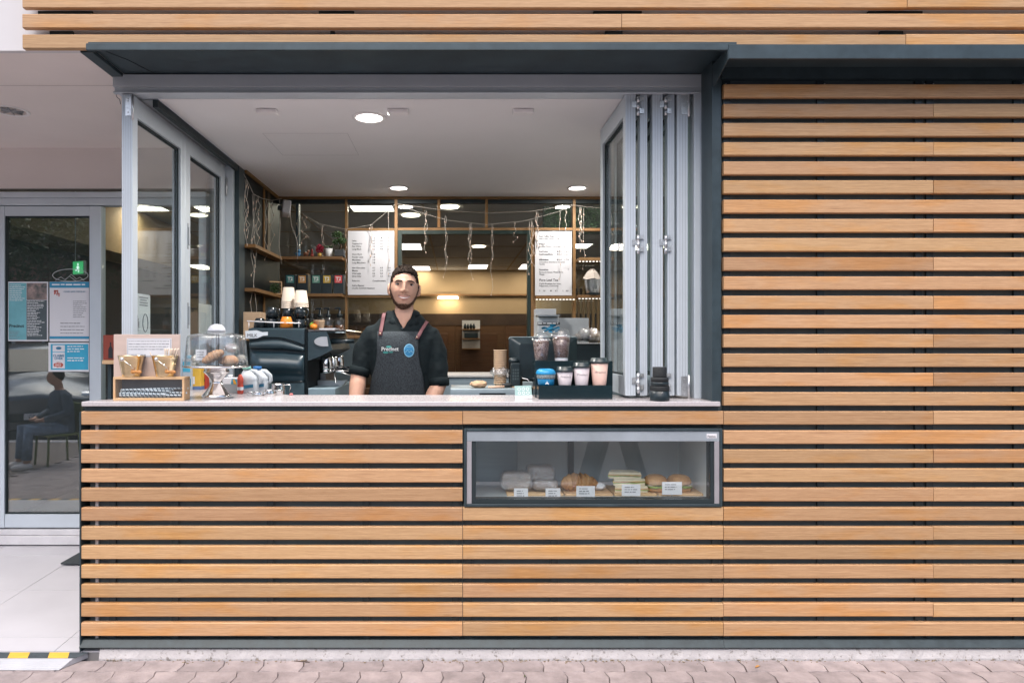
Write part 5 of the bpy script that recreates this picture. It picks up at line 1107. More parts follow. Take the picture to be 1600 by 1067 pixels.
bs = thing("back_bench", "timber bench along the foot of the back partition", "bench", (-.9, 2.2, .06)); MB().box(-1.36, -.72, 2.02, 2.34, 1.40, 1.425, .003).build("worktop", WOODF, bs); MB().box(-1.36, -.73, 2.05, 2.34, .06, 1.399).build("cabinet", BACK, bs)
# crumpled kraft bag and wooden tongs
zt = PZ(607, 3.4) + .0006
p = P(748, 604, 3.48); b = crumple((p.x, p.y, zt + .017), (.042, .035, .019), 9, .16, 24, 16); tag(b.build("paper_bag", mat("crumpled_kraft", (.55, .36, .22), .8, 0, .15, 30, bump=.6, bscale=40)), "crumpled brown paper bag on the steel drawer unit", "bag")
b = MB(); b.tube([P(763, 605.5, 3.46) + Vector((0, 0, 0)), P(776, 604.5, 3.46), P(788, 604, 3.46)], [.009, .008, .008], 8); b.v = [Vector((v.x, v.y, max(v.z, zt))) for v in b.v]; tag(b.build("wooden_spoon", mat("handle_wood", (.56, .37, .26), .6, 0, .1, 20)), "pale wooden spoon handle lying beside the crumpled paper bag", "utensil")
b = MB(); p = P(799, 603, 3.5); b.ell((p.x - .02, p.y, zt + .012), (.028, .02, .012), 14, 8); tag(b.build("black_cloth", RUBBER), "dark folded cloth beside the stacked cups", "cloth")
t = thing("cup_stack", "tall stack of nested brown paper cups with plastic sleeve beside the register", "cups", P(781.5, 606, 3.56)); p = P(781.5, 606, 3.56); p.z = zt
r = .0335
for k in range(17):
    z = .012 + k * .0105; MB().lathe([(r * .80, z - .008), (r * .93, z + .004), (r, z + .005), (r, z + .0085), (r * .92, z + .008)], p, 20, caps=False).build("paper_cup", mat("stack_paper", (.58, .43, .29), .75, 0, .06, 20), t)
MB().lathe([(r * .72, 0), (r * .9, .02)], p, 20).build("base_cup", mat("stack_paper", (.58, .43, .29)), t)
crumple((p.x, p.y, p.z + .075), (.048, .045, .028), 12, .18, 24, 14).build("plastic_sleeve", WRAP, t)
# monitor, seen from the back
t = thing("register", "black point of sale monitor seen from behind on the counter", "register", P(850, 617, 3.55)); D = 3.55
def rx_(px): return PX(px, D)
def rz_(py): return PZ(py, D)
rg = []
def rrect(x0, x1, z0, z1, y, r=.012, n=4):
    o = []
    for (cx, cz, a0) in ((x1 - r, z1 - r, 0), (x0 + r, z1 - r, 90), (x0 + r, z0 + r, 180), (x1 - r, z0 + r, 270)):
        for k in range(n + 1):
            a = R(a0 + 90 * k / n); o.append((cx + r * math.cos(a), y, cz + r * math.sin(a)))
    return o
x0, x1, z0, z1 = rx_(796), rx_(903), rz_(604), rz_(526)
MB().loft([rrect(x0, x1, z0, z1, .60), rrect(x0, x1, z0, z1, .575), rrect(x0 + .012, x1 - .012, z0 + .012, z1 - .01, .566), rrect(x0 + .05, x1 - .05, z0 + .04, z1 - .035, .535)], True, False).build("shell", PLASTB, t)
b = MB(); b.tube([Vector(q) + Vector((0, 0, 0)) for q in rrect(x0 - .001, x1 + .001, z0, z1, .5755)[0:10]], .002, 5); b.build("bezel_edge", mat("bezel_grey", (.25, .32, .33), .4), t)
b = MB(); b.ell((rx_(803), .545, rz_(563)), (.030, .03, .018), 14, 8); b.build("hinge_cover", PLASTB, t)
MB().box(rx_(797), rx_(812), .50, .56, zt, rz_(566), .006).build("keypad", PLASTB, t)
b = MB()
for i in range(3):
    for k in range(4): b = MB().box(rx_(799.5 + i * 3.6), rx_(802 + i * 3.6), .4985, .4998, rz_(592 - k * 4.6), rz_(589.4 - k * 4.6)); b.build("key", mat("key_grey", (.06, .085, .09), .4), t)
MB().box(rx_(826), rx_(870), .50, .60, CZ - .1, z0 - .0005, .006).build("stand", PLASTB, t); MB().box(rx_(815), rx_(830), .47, .53, zt, zt + .03, .003).build("card_slot", mat("slot_grey", (.20, .24, .25), .4), t)
b = MB(); b.tube([P(816, 590, 3.5), P(824, 592, 3.49), P(829, 598, 3.49), P(826, 604, 3.49)], .002, 5); b.build("cable", PAINTW, t)
b = MB(); b.box(rx_(797), rx_(828), .50, .60, zt + .001 - .012, zt + .006, .002); tag(b.build("timber_block", WOODP), "small timber block under the register keypad", "block")
# stepped stand with sample cups
t = thing("cup_display", "dark two step stand holding sample cups on the counter", "stand", P(898, 622, 3.1)); GL = mat("dark_acrylic", (.010, .022, .027), .14, 0, .2, 6)
x0, x1 = PX(841.5, 3.07), PX(957, 3.07); zs = PZ(602, 3.07); zs2 = PZ(563.5, 3.17)
MB().box(x0, x1, .07, .165, CZ + .0005, zs, .0015).build("lower_step", GL, t); MB().box(PX(836, 3.17), PX(957, 3.17), .166, .262, CZ + .0005, zs2, .0015).build("upper_step", GL, t)
LIDB = mat("black_lid", (.018, .03, .034), .32, 0, .2, 10); CUPW = mat("grey_pink_cup", (.56, .51, .53), .7, 0, .04, 10); CUPP = mat("pink_cup", (.66, .45, .38), .7, 0, .04, 10)
def takeaway(px, wtop, pyt, m, lab):
    d = 3.115; p = P(px, 602, d); p.z = zs + .0006; h = PZ(pyt, d) - zs; r = wtop / 2 * d / F; hb = h - .021; t = thing("takeaway_cup", lab, "cup", p, "sample takeaway cups on the stand")
    MB().lathe([(r * .70, 0), (r * .705, .001), (r * .92, hb), (.001, hb)], p, 28).build("paper_body", m, t)
    MB().lathe([(r * .95, hb - .004), (r * 1.0, hb - .004), (r * 1.0, hb + .003), (r * .93, hb + .005), (r * .88, hb + .018), (r * .80, hb + .019), (r * .78, hb + .014), (.001, hb + .014)], p, 28, caps=False).build("lid", LIDB, t)
    tx = text("lettering", "Precinct", .0140, (p.x, p.y - r * .84, p.z + hb * .52), INKG, t, 'CENTER', depth=.0003); 
    for v in tx.data.vertices:
        rad = r * (.70 + .22 * (.52 + v.co.z / hb)) + .0006; v.co.y = (r * .84) - math.sqrt(max(1e-9, rad * rad - v.co.x ** 2))
takeaway(882.5, 28, 571.5, CUPW, "small grey takeaway cup with black lid on the stand"); takeaway(908.5, 28, 565, CUPW, "medium grey takeaway cup with black lid on the stand"); takeaway(936.5, 29.5, 558, CUPP, "tall pink takeaway cup with black lid on the stand")
p = P(853, 602, 3.115); p.z = zs + .0006; KB = mat("keep_blue", (.01, .24, .50), .4, 0, .05, 8); t = thing("reusable_cup", "blue reusable coffee cup with dark patterned band on the stand", "cup", p)
MB().lathe([(.032, 0), (.036, .002), (.038, .026), (.0385, .028)], p, 28).build("base", KB, t); MB().lathe([(.0385, .0285), (.0410, .030), (.0422, .046), (.040, .0475)], p, 28).build("band", mat("band_print", (.03, .045, .05), .5, 0, .9, 160, c2=(.30, .36, .38)), t); MB().lathe([(.0425, .048), (.0445, .050), (.0445, .055), (.041, .064), (.030, .072), (.012, .0735)], p, 28).build("lid", KB, t)
b = MB(); b.prism([(p.x - .008, p.z + .004), (p.x, p.z + .008), (p.x + .008, p.z + .004), (p.x + .006, p.z + .011), (p.x + .002, p.z + .012), (p.x, p.z + .021), (p.x - .002, p.z + .012), (p.x - .006, p.z + .011)], 'y', p.y - .0388, p.y - .0372); b.build("emblem", WHITEINK, t)
BEAN = mat("coffee_beans", (.16, .070, .045), .5, 0, .9, 240, c2=(.50, .34, .30), bump=1.0, bscale=260)
def beancup(px, w, pyt, pyl, pyb, lab, sl):
    d = 3.21; p = P(px, pyb, d); p.z = zs2 + .0006; s = d / F; H = PZ(pyt, d) - p.z; hl = PZ(pyl, d) - p.z; r = w / 2 * s; t = thing("bean_cup", lab, "cup", p, "clear cups of coffee beans on the stand"); zb = .006 if sl else .0015
    MB().lathe([(r * .62, zb), (r * .86, hl * .92), (r * .5, hl * .97), (.001, hl * .97)], p, 26).build("bean_fill", BEAN, t)
    MB().lathe([(r * .60, 0), (r * .64, 0), (r * .90, hl), (r * .885, hl), (r * .63, .0012)], p, 26, caps=False).build("clear_cup", ACRYL, t)
    if sl: MB().lathe([(r * .65, .0005), (r * .67, .0145)], p, 26, caps=False).build("paper_sleeve", PAPER, t)
    hd = H - hl; MB().lathe([(r * .93, hl - .004), (r * 1.02, hl - .003), (r * 1.02, hl + .002), (r * .92, hl + .004), (r * .90, hl + hd * .3), (r * .74, hl + hd * .72), (r * .42, hl + hd * .96), (r * .2, hl + hd)], p, 26, caps=False).build("dome_lid", ACRYL, t)
    MB().lathe([(r * .93, hl - .005), (r * 1.025, hl - .004), (r * 1.025, hl + .0022), (r * .95, hl + .004)], p, 26, caps=False).build("lid_rim", WRAP, t)
    b = MB()
    rr = random.Random(px)
    for k in range(260):
        a = rr.uniform(0, 6.283); zz_ = rr.uniform(.012, hl * .9); rad = r * (.62 + .24 * zz_ / (hl * .92)) - .0008; b.ell((p.x + rad * math.cos(a), p.y + rad * math.sin(a), p.z + zz_), (.0030, .0030, .0022), 6, 4)
    b.build("bean_layer", mat("bean_dark", (.10, .042, .028), .4, 0, .5, 90), t)["kind"] = "stuff"
beancup(845.5, 29, 519, 530.5, 563, "clear domed cup of coffee beans above the blue cup", False); beancup(877, 31, 512.5, 524.5, 563, "larger clear domed cup of coffee beans with white base band", True)
# loyalty card
t = thing("loyalty_card", "mint green loyalty stamp card leaning on the counter by the stand", "card", P(818.5, 622, 3.09), local=True); t.location = (PX(818.5, 3.10), .10, CZ + .001); t.rotation_euler = (R(-24), R(-2), 0)
MB().box(-.038, .038, 0, .001, 0, .062).build("card", mat("mint_card", (.26, .40, .385), .6, 0, .03), t); MB().box(-.038, .038, -.0006, -.0002, 0, .015).build("white_band", PAPER, t)
for i in range(3):
    for k in range(2): disc(MB(), -.018 + i * .019, .027 + k * .019, .007, .007, -.0002, inner=.0016, n=14).build("stamp_ring", WHITEINK, t)
disc(MB(), .020, .008, .005, .005, -.0008, inner=.0012, n=12).build("stamp_ring", INKG, t)
MB().box(-.02, .02, .001, .03, .0, .04).build("support", PAPER, t)
# camera lens
p = Vector((PX(1031, 2.995), -.002, CZ + .0005)); t = thing("camera_lens", "black camera lens standing upright on the counter edge by the folded leaves", "lens", p); s = 2.995 / F; hz = (PZ(573, 2.995) - CZ)
MB().lathe([(14.5 * s, 0), (15 * s, .003), (15 * s, .028), (14.2 * s, .031), (14.2 * s, .044)], p, 36).build("barrel", PLASTB, t); MB().lathe([(14.5 * s, .045), (14.7 * s, .047), (14.7 * s, .062), (14.3 * s, .064)], p, 36).build("focus_ring", RUBBER, t); MB().lathe([(13.8 * s, .0645), (13.8 * s, .078), (13.2 * s, .082)], p, 36).build("upper_barrel", PLASTB, t); MB().lathe([(13.4 * s, .0825), (13.4 * s, .098), (12.6 * s, .102)], p, 36).build("zoom_ring", RUBBER, t); MB().lathe([(10.5 * s, .1025), (10.7 * s, .106), (10.7 * s, hz - .004), (10 * s, hz)], p, 36).build("rear_cap", RUBBER, t)
b = MB()
for k in range(44):
    a = k / 44 * 6.283; b.box(-.0007, .0007, -14.9 * s, -14.6 * s, .048, .061); M = Matrix.Translation(p) @ Matrix.Rotation(a, 4, 'Z')
    for q in range(8): b.v[-8 + q] = M @ b.v[-8 + q]
b.build("ring_ribs", RUBBER, t)["kind"] = "stuff"
text("focus_mark", "F", .008, (p.x - .003, p.y - 14.3 * s, p.z + .034), WHITEINK, t)
# ================================================================== BARISTA
HD = 3.60; hs = HD / F
mx, my_ = PX(628, HD), HD - 3.0
man = thing("person", "smiling barista in dark shirt and denim apron with mauve straps leaning on the counter", "person", (mx, my_, FLZ))
SKIN = mat("skin", (.53, .315, .225), .5, 0, .05, 18, bump=.06, bscale=180, c2=(.49, .28, .20), spec=.3)
SKIN.node_tree.nodes["Principled BSDF"].inputs["Subsurface Weight"].default_value = .12
SKIN.node_tree.nodes["Principled BSDF"].inputs["Subsurface Radius"].default_value = (.012, .005, .003)
HAIR = mat("dark_hair", (.020, .013, .0095), .8, 0, .6, 60, stretch=(1, 1, .3), bump=.6, bscale=220, spec=.12)
BEARD = mat("beard_hair", (.040, .024, .018), .85, 0, .5, 160, bump=.5, bscale=300, spec=.1)
_nt = BEARD.node_tree; _o = _nt.nodes["Material Output"]; _t = nd(_nt, "ShaderNodeBsdfTransparent"); _m = nd(_nt, "ShaderNodeMixShader"); _n = nd(_nt, "ShaderNodeTexNoise"); _n.inputs["Scale"].default_value = 420; _n.inputs["Detail"].default_value = 2
_r = nd(_nt, "ShaderNodeMapRange"); _r.inputs[1].default_value = .40; _r.inputs[2].default_value = .52; _c = nd(_nt, "ShaderNodeTexCoord"); _nt.links.new(_c.outputs["Object"], _n.inputs["Vector"]); _nt.links.new(_n.outputs[0], _r.inputs[0]); _nt.links.new(_r.outputs[0], _m.inputs[0])
_nt.links.new(_t.outputs[0], _m.inputs[1]); _nt.links.new(_nt.nodes["Principled BSDF"].outputs[0], _m.inputs[2]); _nt.links.new(_m.outputs[0], _o.inputs[0])
SHIRT = mat("dark_shirt", (.0060, .0115, .0135), .85, 0, .25, 9, bump=.35, bscale=26, spec=.25)
DENIM = mat("denim_apron", (.038, .046, .052), .9, 0, .7, 330, stretch=(1, 1, .3), bump=.3, bscale=500, spec=.2)
STRAP = mat("mauve_strap", (.17, .068, .074), .7, 0, .1, 40)
hc = Vector((PX(632, HD), my_ - .02, PZ(451, HD)))      # middle of the head
TIL = Matrix.Rotation(R(2.5), 3, 'Y') @ Matrix.Rotation(R(5), 3, 'Z') @ Matrix.Rotation(R(-4), 3, 'X')
def g2(a, b, s, t): return math.exp(-(a / s) ** 2 - (b / t) ** 2)
def headpt(u, off=0.0):
    """surface of the head for a unit direction u (front is -y), metres from the head centre"""
    x, y, z = u.x, u.y, u.z
    rx, ry, rz = .0735, .094, .113
    k = 1.0
    if z < 0:
        t = -z; rx *= 1 - .27 * t ** 1.5; ry *= 1 - (.10 if y < 0 else .42) * t ** 1.3
    px, py, pz = rx * x, ry * y, rz * z
    if z < 0 and z > -.999:
        c = math.sqrt(1 - z * z); k1 = (1 - (-z) ** 3.2) ** .4545 / c; k2 = (1 - (-z) ** 2.7) ** .46 / c; px *= 1 + (k2 - 1) * .65
        if y < 0: py *= 1 + (k1 - 1) * min(1, -y / c * 1.2)
    px = math.copysign(abs(px) ** .94 * .0735 ** .06, px)
    if z < 0 and y < 0: py -= .010 * max(0, -z - .35)              # chin forward
    front = max(0, -y) ** .6 if y < 0 else 0
    d = 0.0; ax = abs(px)
    nz = pz + .012
    if y < 0:
        nose = math.exp(-(px / (.0085 + .006 * max(0, -(nz) / .03))) ** 2) * (max(0, min(1, (.040 - pz) / .062)) if pz > -.026 else max(0, 1 - (-.026 - pz) / .010))
        d += .022 * nose
        d += .005 * g2(ax - .014, pz + .026, .006, .006)             # nostril wings
        d -= .0095 * g2(ax - .032, pz - .009, .014, .009)            # eye sockets
        d += .0045 * g2(ax - .028, pz - .027, .022, .007)            # brow
        d += .0050 * g2(ax - .043, pz + .028, .018, .016)            # cheeks (smile)
        d -= .0030 * g2(ax - .036, pz + .055, .012, .014)
        d += .0050 * g2(px, pz + .0515, .022, .0045) + .0055 * g2(px, pz + .0635, .018, .0050)
        d -= .0035 * g2(px, pz + .0575, .024, .0022)
        d -= .0030 * g2(px, pz + .074, .016, .006)
        d += .0050 * g2(px, pz + .094, .018, .013)
        d -= .0026 * math.exp(-((ax - (.020 + .30 * max(0, -.028 - pz))) / .0042) ** 2) * (1 if -.060 < pz < -.028 else 0)
    n = Vector((x / rx, y / ry, z / rz)).normalized()
    p = Vector((px, py, pz)); p.y -= d * front
    return p + n * off
def grid_dir(i, j, n, m):
    th = math.pi * (i + .0) / n; ph = 2 * math.pi * j / m; th = min(max(th, .03), math.pi - .03)
    return Vector((math.sin(th) * math.sin(ph), -math.sin(th) * math.cos(ph), math.cos(th)))
def hw(p): return hc + TIL @ p
def head_mesh(b, n=90, m=120):
    b.loft([[hw(headpt(grid_dir(n - i, j, n, m))) for j in range(m)] for i in range(n + 1)], True, True)
body = MB(); head_mesh(body)
for s in (-1, 1):                                                     # ears
    e = MB(); e.ell((s * .079, .012, -.004), (.0085, .020, .031), 14, 10); e.xf(Matrix.Translation(hc) @ TIL.to_4x4()); body.join(e)
    e = MB(); e.ell((s * .075, .004, -.024), (.007, .010, .014), 10, 8); e.xf(Matrix.Translation(hc) @ TIL.to_4x4()); body.join(e)
def oval(c, rx, ry, n=28, p=2.3):
    return [(c[0] + rx * math.copysign(abs(math.cos(a)) ** (2 / p), math.cos(a)), c[1] + ry * math.copysign(abs(math.sin(a)) ** (2 / p), math.sin(a)), c[2]) for a in [2 * math.pi * k / n for k in range(n)]]
nb = hc + Vector((0, .022, -.075)); tc_ = Vector((mx, my_ + .02, 0))
body.loft([oval((nb.x, nb.y, nb.z + .0), .047, .052), oval((nb.x - .002, nb.y + .006, nb.z - .045), .048, .052), oval((nb.x - .004, nb.y + .012, nb.z - .075), .060, .058), oval((tc_.x, tc_.y + .01, 1.455), .10, .075)], True, True)
vt = MB(); vt.loft([[(nb.x + s_ * w_, yv, z_) for s_, yv in ((-1, nb.y - .050 - dv), (0, nb.y - .060 - dv), (1, nb.y - .050 - dv), (1, nb.y), (-1, nb.y))] for z_, w_, dv in ((PZ(513, HD), .004, .030), (PZ(505, HD), .020, .022), (PZ(497, HD), .036, .012), (PZ(488, HD), .046, .0), (PZ(482, HD), .046, -.006))], True, True); body.join(vt)
def torso(k=0.0, z0=.93):
    L = [(z0, .158, .110, 0, .03), (1.02, .155, .108, 0, .025), (1.14, .152, .108, 0, .02), (1.25, .160, .115, 0, .012), (1.34, .172, .120, 0, .006), (1.395, .180, .112, 0, .008), (1.435, .166, .096, 0, .014), (1.474, .136, .084, 0, .02), (1.508, .100, .074, 0, .026), (1.540, .072, .062, .002, .032)]
    return [oval((tc_.x + e[3], tc_.y + e[4] - .02, e[0]), e[1] + k, e[2] + k, 36) for e in L if e[0] >= z0]
body.loft(torso(-.012), True, True)
# arms: shoulder, elbow, wrist (image left arm first)
zc = .93
A = {-1: [Vector((PX(575, 3.60), .60, 1.405)), Vector((PX(560, 3.56), .575, PZ(583, 3.56))), Vector((PX(554, 3.50), .47, .985)), Vector((PX(553, 3.48), .42, .935))],
     1: [Vector((PX(680, 3.60), .60, 1.398)), Vector((PX(686, 3.57), .575, PZ(600, 3.57))), Vector((PX(659, 3.48), .46, .985)), Vector((PX(648, 3.46), .42, .935))]}
def hand(b, w, dirv, side, z):
    """palm down on the bench: palm and five bent fingers pointing along dirv"""
    f = dirv.normalized(); s = Vector((f.y, -f.x, 0)) * side
    pc = w + f * .045; rg = []
    for t, hw_, ht in ((0, .024, .017), (.03, .034, .016), (.06, .041, .014), (.085, .040, .012)):
        c = w + f * t; rg.append([c + s * (hw_ * math.cos(a)) + Vector((0, 0, ht * math.sin(a))) for a in [2 * math.pi * k / 14 for k in range(14)]])
    b.loft(rg, True, True)
    for k, (o, L, r) in enumerate(((-.030, .062, .0078), (-.010, .076, .0085), (.011, .080, .0088), (.031, .070, .0085))):
        p0 = w + f * .078 + s * o; spread = s * (o * .25)
        b.tube([p0, p0 + (f + spread * 3) * L * .4 + Vector((0, 0, .006)), p0 + (f + spread * 3) * L * .75 + Vector((0, 0, .0)), p0 + (f + spread * 3) * L + Vector((0, 0, -.008))], [r * 1.1, r, r * .9, r * .7], 8)
    p0 = w + f * .025 + s * .028; b.tube([p0, p0 + f * .02 + s * .022, p0 + f * .045 + s * .034, p0 + f * .066 + s * .036 + Vector((0, 0, -.006))], [.013, .011, .0095, .007], 8)
for s, a in A.items():
    sh, elb, wr, hp_ = a
    body.tube([sh + Vector((-s * .04, 0, -.035)), sh + (elb - sh) * .5, elb, elb + (wr - elb) * .25, elb + (wr - elb) * .6, wr, wr + (hp_ - wr) * .4], [.040, .044, .040, .043, .037, .027, .025], 16)
    hand(body, Vector((wr.x, wr.y - .012, .925)), Vector((-.12 * s, -1, 0)), -s, .925)
for s in (-1, 1):                                                     # legs
    body.tube([(tc_.x + s * .085, .63, .98), (tc_.x + s * .09, .62, .75), (tc_.x + s * .095, .615, .52), (tc_.x + s * .095, .63, .30), (tc_.x + s * .095, .645, .10)], [.085, .080, .055, .050, .036], 16)
bo = body.build("body", SKIN, man)
rm = bo.modifiers.new("skin_union", 'REMESH'); rm.mode = 'VOXEL'; rm.voxel_size = .0036; rm.use_smooth_shade = True
sm = bo.modifiers.new("relax", 'SMOOTH'); sm.factor = .5; sm.iterations = 2
# trousers and shoes (behind the counter)
tr = MB(); tr.loft([oval((tc_.x, .645, .90), .168, .118), oval((tc_.x, .645, 1.0), .166, .118)], True, True)
for s in (-1, 1): tr.tube([(tc_.x + s * .085, .64, .96), (tc_.x + s * .09, .63, .75), (tc_.x + s * .095, .625, .50), (tc_.x + s * .095, .64, .13)], [.094, .092, .075, .065], 16)
to = tr.build("trousers", mat("black_trousers", (.012, .014, .016), .85, 0, .2, 8), man); rm = to.modifiers.new("union", 'REMESH'); rm.mode = 'VOXEL'; rm.voxel_size = .010; rm.use_smooth_shade = True
for s in (-1, 1):
    b = MB(); b.ell((tc_.x + s * .10, .60, FLZ + .042), (.048, .135, .045), 16, 10, lambda u: sq(u, 3)); b.v = [Vector((v.x, v.y, max(v.z, FLZ + .001))) for v in b.v]; b.build("shoe", RUBBER, man)
# shirt with sleeves rolled at the elbows
sh_ = MB(); sh_.loft(torso(.006), True, True)
def lerp(a, b, t): return a + (b - a) * t
for s, a in A.items():
    S, E, W = a[0], a[1], a[2]
    sh_.tube([Vector((tc_.x + s * .09, .61, 1.425)), S + Vector((-s * .028, 0, .006)), lerp(S, E, .3), lerp(S, E, .6), lerp(S, E, .86), lerp(S, E, 1.0)], [.060, .060, .057, .053, .051, .050], 20)
so2 = sh_.build("shirt", SHIRT, man); rm = so2.modifiers.new("union", 'REMESH'); rm.mode = 'VOXEL'; rm.voxel_size = .006; rm.use_smooth_shade = True
sm = so2.modifiers.new("relax", 'SMOOTH'); sm.factor = .6; sm.iterations = 5
ctx = bpy.data.textures.new("cloth_folds", 'CLOUDS'); ctx.noise_scale = .075; dm_ = so2.modifiers.new("folds", 'DISPLACE'); dm_.texture = ctx; dm_.strength = .016; dm_.mid_level = .5
for s, a in A.items():
    S, E, W = a[0], a[1], a[2]; d_ = (E - S).normalized(); c = lerp(S, E, .97); b = MB(); b.tube([c - d_ * .026, c - d_ * .022, c + d_ * .012, c + d_ * .018, c + d_ * .010], [.050, .0555, .0545, .050, .042], 22); b.build("rolled_cuff", SHIRT, man)
# collar: two leaves around the neck, open at the throat
for s in (-1, 1):
    b = MB(); rg = []
    for i in range(15):
        u = i / 14; a = R(-92 + 176 * u)                      # from the throat round to the nape
        ca = Vector((s * math.cos(a), math.sin(a), 0)); top = Vector((nb.x, nb.y + .012, PZ(487, HD) + .020 * u)) + Vector((ca.x * .061, ca.y * .060, 0))
        if i == 0: top = Vector((nb.x + s * .012, nb.y - .062, PZ(508, HD)))
        elif i == 1: top = Vector((nb.x + s * .030, nb.y - .060, PZ(500, HD)))
        elif i == 2: top = Vector((nb.x + s * .044, nb.y - .050, PZ(493, HD)))
        drop = .040 - .010 * u; ext = .024
        low = top + Vector((ca.x * ext, ca.y * ext * .6 - .004, -drop)) if i > 1 else top + Vector((s * (.030 if i == 0 else .032), -.012, -.012 if i == 0 else -.030))
        if i == 2: low = top + Vector((s * .036, -.016, -.040))
        mid_ = top.lerp(low, .5) + Vector((ca.x * .006, ca.y * .006 - .003, .006))
        rg.append([top, mid_, low, low + Vector((-ca.x * .004, -ca.y * .004 + .003, .002)), mid_ + Vector((-ca.x * .004, .004, -.004)), top + Vector((-ca.x * .003, .003, -.002))])
    b.loft(rg, True, True); b.build("collar", SHIRT, man)
b = MB(); b.ell((nb.x - .004, tc_.y - .118, PZ(513, HD)), (.0042, .002, .0042), 10, 6); b.build("button", mat("button_grey", (.06, .08, .085), .4), man)
# apron: bib and skirt wrapped over the front of the torso
def tor_at(z, k):
    L = [(.93, .158, .110, .03), (1.02, .155, .108, .025), (1.14, .152, .108, .02), (1.25, .160, .115, .012), (1.34, .172, .120, .006), (1.395, .180, .112, .008), (1.435, .166, .096, .014), (1.468, .134, .082, .02)]
    for i in range(len(L) - 1):
        if L[i][0] <= z <= L[i + 1][0]:
            t = (z - L[i][0]) / (L[i + 1][0] - L[i][0]); e = [L[i][q] + (L[i + 1][q] - L[i][q]) * t for q in range(4)]; return e[1] + k, e[2] + k, tc_.y + e[3] - .02
    return .158 + k, .11 + k, tc_.y + .01
def front(x, z, k):
    rx, ry, cy = tor_at(z, k); u = max(-.985, min(.985, (x - tc_.x) / rx)); return cy - ry * (1 - abs(u) ** 2.3) ** (1 / 2.3)
ap = MB(); rg = []
bibt = PZ(517.5, HD)
for i in range(29):
    z = bibt - (bibt - .62) * i / 28; py = VY - (z - CAM[2]) / hs
    if py < 545: l, r = 592.5, 655.5
    elif py < 585: t = (py - 545) / 40; l, r = 592.5 - 9 * t * t, 655.5 + 7 * t * t
    else: t = min(1, (py - 585) / 35); l, r = 583.5 - 9 * t, 662.5 + 3 * t
    ring = []
    for j in range(33):
        x = PX(l + (r - l) * j / 32, HD); fold = .0035 * mnoise.noise(Vector((x * 16, z * 5, 1))) + .003 * mnoise.noise(Vector((x * 30 + z * 18, z * 9, 4))) * min(1, i / 9)
        ring.append((x, front(x, max(z, .94), .013) - .004 + fold, z))
    rg.append(ring)
nx = len(rg[0]); ap.loft(rg, False, True, closed=False); ao = ap.build("apron", DENIM, man)
sl_ = ao.modifiers.new("thickness", 'SOLIDIFY'); sl_.thickness = .003; sl_.offset = -1
b = MB(); b.tube([Vector(q) + Vector((0, -.001, -.006)) for q in rg[0]], .0015, 5); b.build("apron_hem", DENIM, man)
def strap(p0, p1, p2):
    b = MB(); rg_ = []
    for (px, py), wdt in zip((p0, ((p0[0] + p1[0]) / 2, (p0[1] + p1[1]) / 2), p1, ((p1[0] + p2[0]) / 2, (p1[1] + p2[1]) / 2), p2), (5.6, 5.6, 5.6, 5.6, 5.6)):
        z = PZ(py, HD); ring = []
        for o in (-.5, -.25, 0, .25, .5):
            x = PX(px + o * wdt, HD); ring.append((x, front(x, min(z, 1.468), .022) - (.002 if z < 1.462 else -.4 * (z - 1.462)), z))
        rg_.append(ring)
    b.loft(rg_, False, True, closed=False); o = b.build("strap", STRAP, man); m = o.modifiers.new("thickness", 'SOLIDIFY'); m.thickness = .003; m.offset = 0
    z = PZ(p0[1] - 2.5, HD); x = PX(p0[0], HD); r_ = MB(); r_.ell((x, front(x, z, .022) - .005, z), (.0042, .002, .0042), 10, 6); r_.build("rivet", mat("brass_rivet", (.55, .40, .28), .35, .7), man)
strap((597.5, 523.5), (599, 507), (601.5, 489.5)); strap((653.5, 529), (660, 516), (667.5, 502.5))
for (px, py, s) in ((601.5, 489.5, -1), (667.5, 502.5, 1)):
    b = MB(); x = PX(px, HD); z = PZ(py, HD); y = front(x, min(z, 1.468), .022) - (.002 if z < 1.462 else -.4 * (z - 1.462)); rg_ = []
    for q, (dy, dz_) in enumerate(((0, 0), (.020, .002), (.05, -.004), (.09, -.012), (.14, -.04))): rg_.append([(x + o * 5.6 * hs - s * .0 , y + dy, z + dz_ + (o * .010 * -s)) for o in (-.5, -.25, 0, .25, .5)])
    b.loft(rg_, False, True, closed=False); o_ = b.build('strap', STRAP, man); m_ = o_.modifiers.new('thickness', 'SOLIDIFY'); m_.thickness = .003; m_.offset = 0
def onapron(o):
    for v in o.data.vertices:
        x = v.co.x + o.location.x + mx; z = v.co.z + o.location.z + FLZ; v.co.y = front(x, z, .013) - .0075 - v.co.y * 0 - o.location.y - my_
    return o
tx = text("apron_lettering", "Precinct", .0265, P(599.5, 547, HD) + Vector((0, 0, 0)), WHITEINK, man, depth=.0002, bold=.0007); onapron(tx)
for k, (a, c, r1, r2) in enumerate(((611, 541, 4.2, 1.7), (606.5, 549.5, 4.4, 1.7), (614.5, 549, 3.0, 1.3))):
    b = MB(); pts = [(PX(a + r1 * math.cos(q / 14 * 6.283), HD), PZ(c + r2 * math.sin(q / 14 * 6.283), HD)) for q in range(14)]; b.prism(pts, 'y', my_ - .1302, my_ - .130); o = b.build("print_leaf", mat("print_green", (.04, .22, .20), .7), man); onapron(o); 
    for v in o.data.vertices: v.co.y += .0008
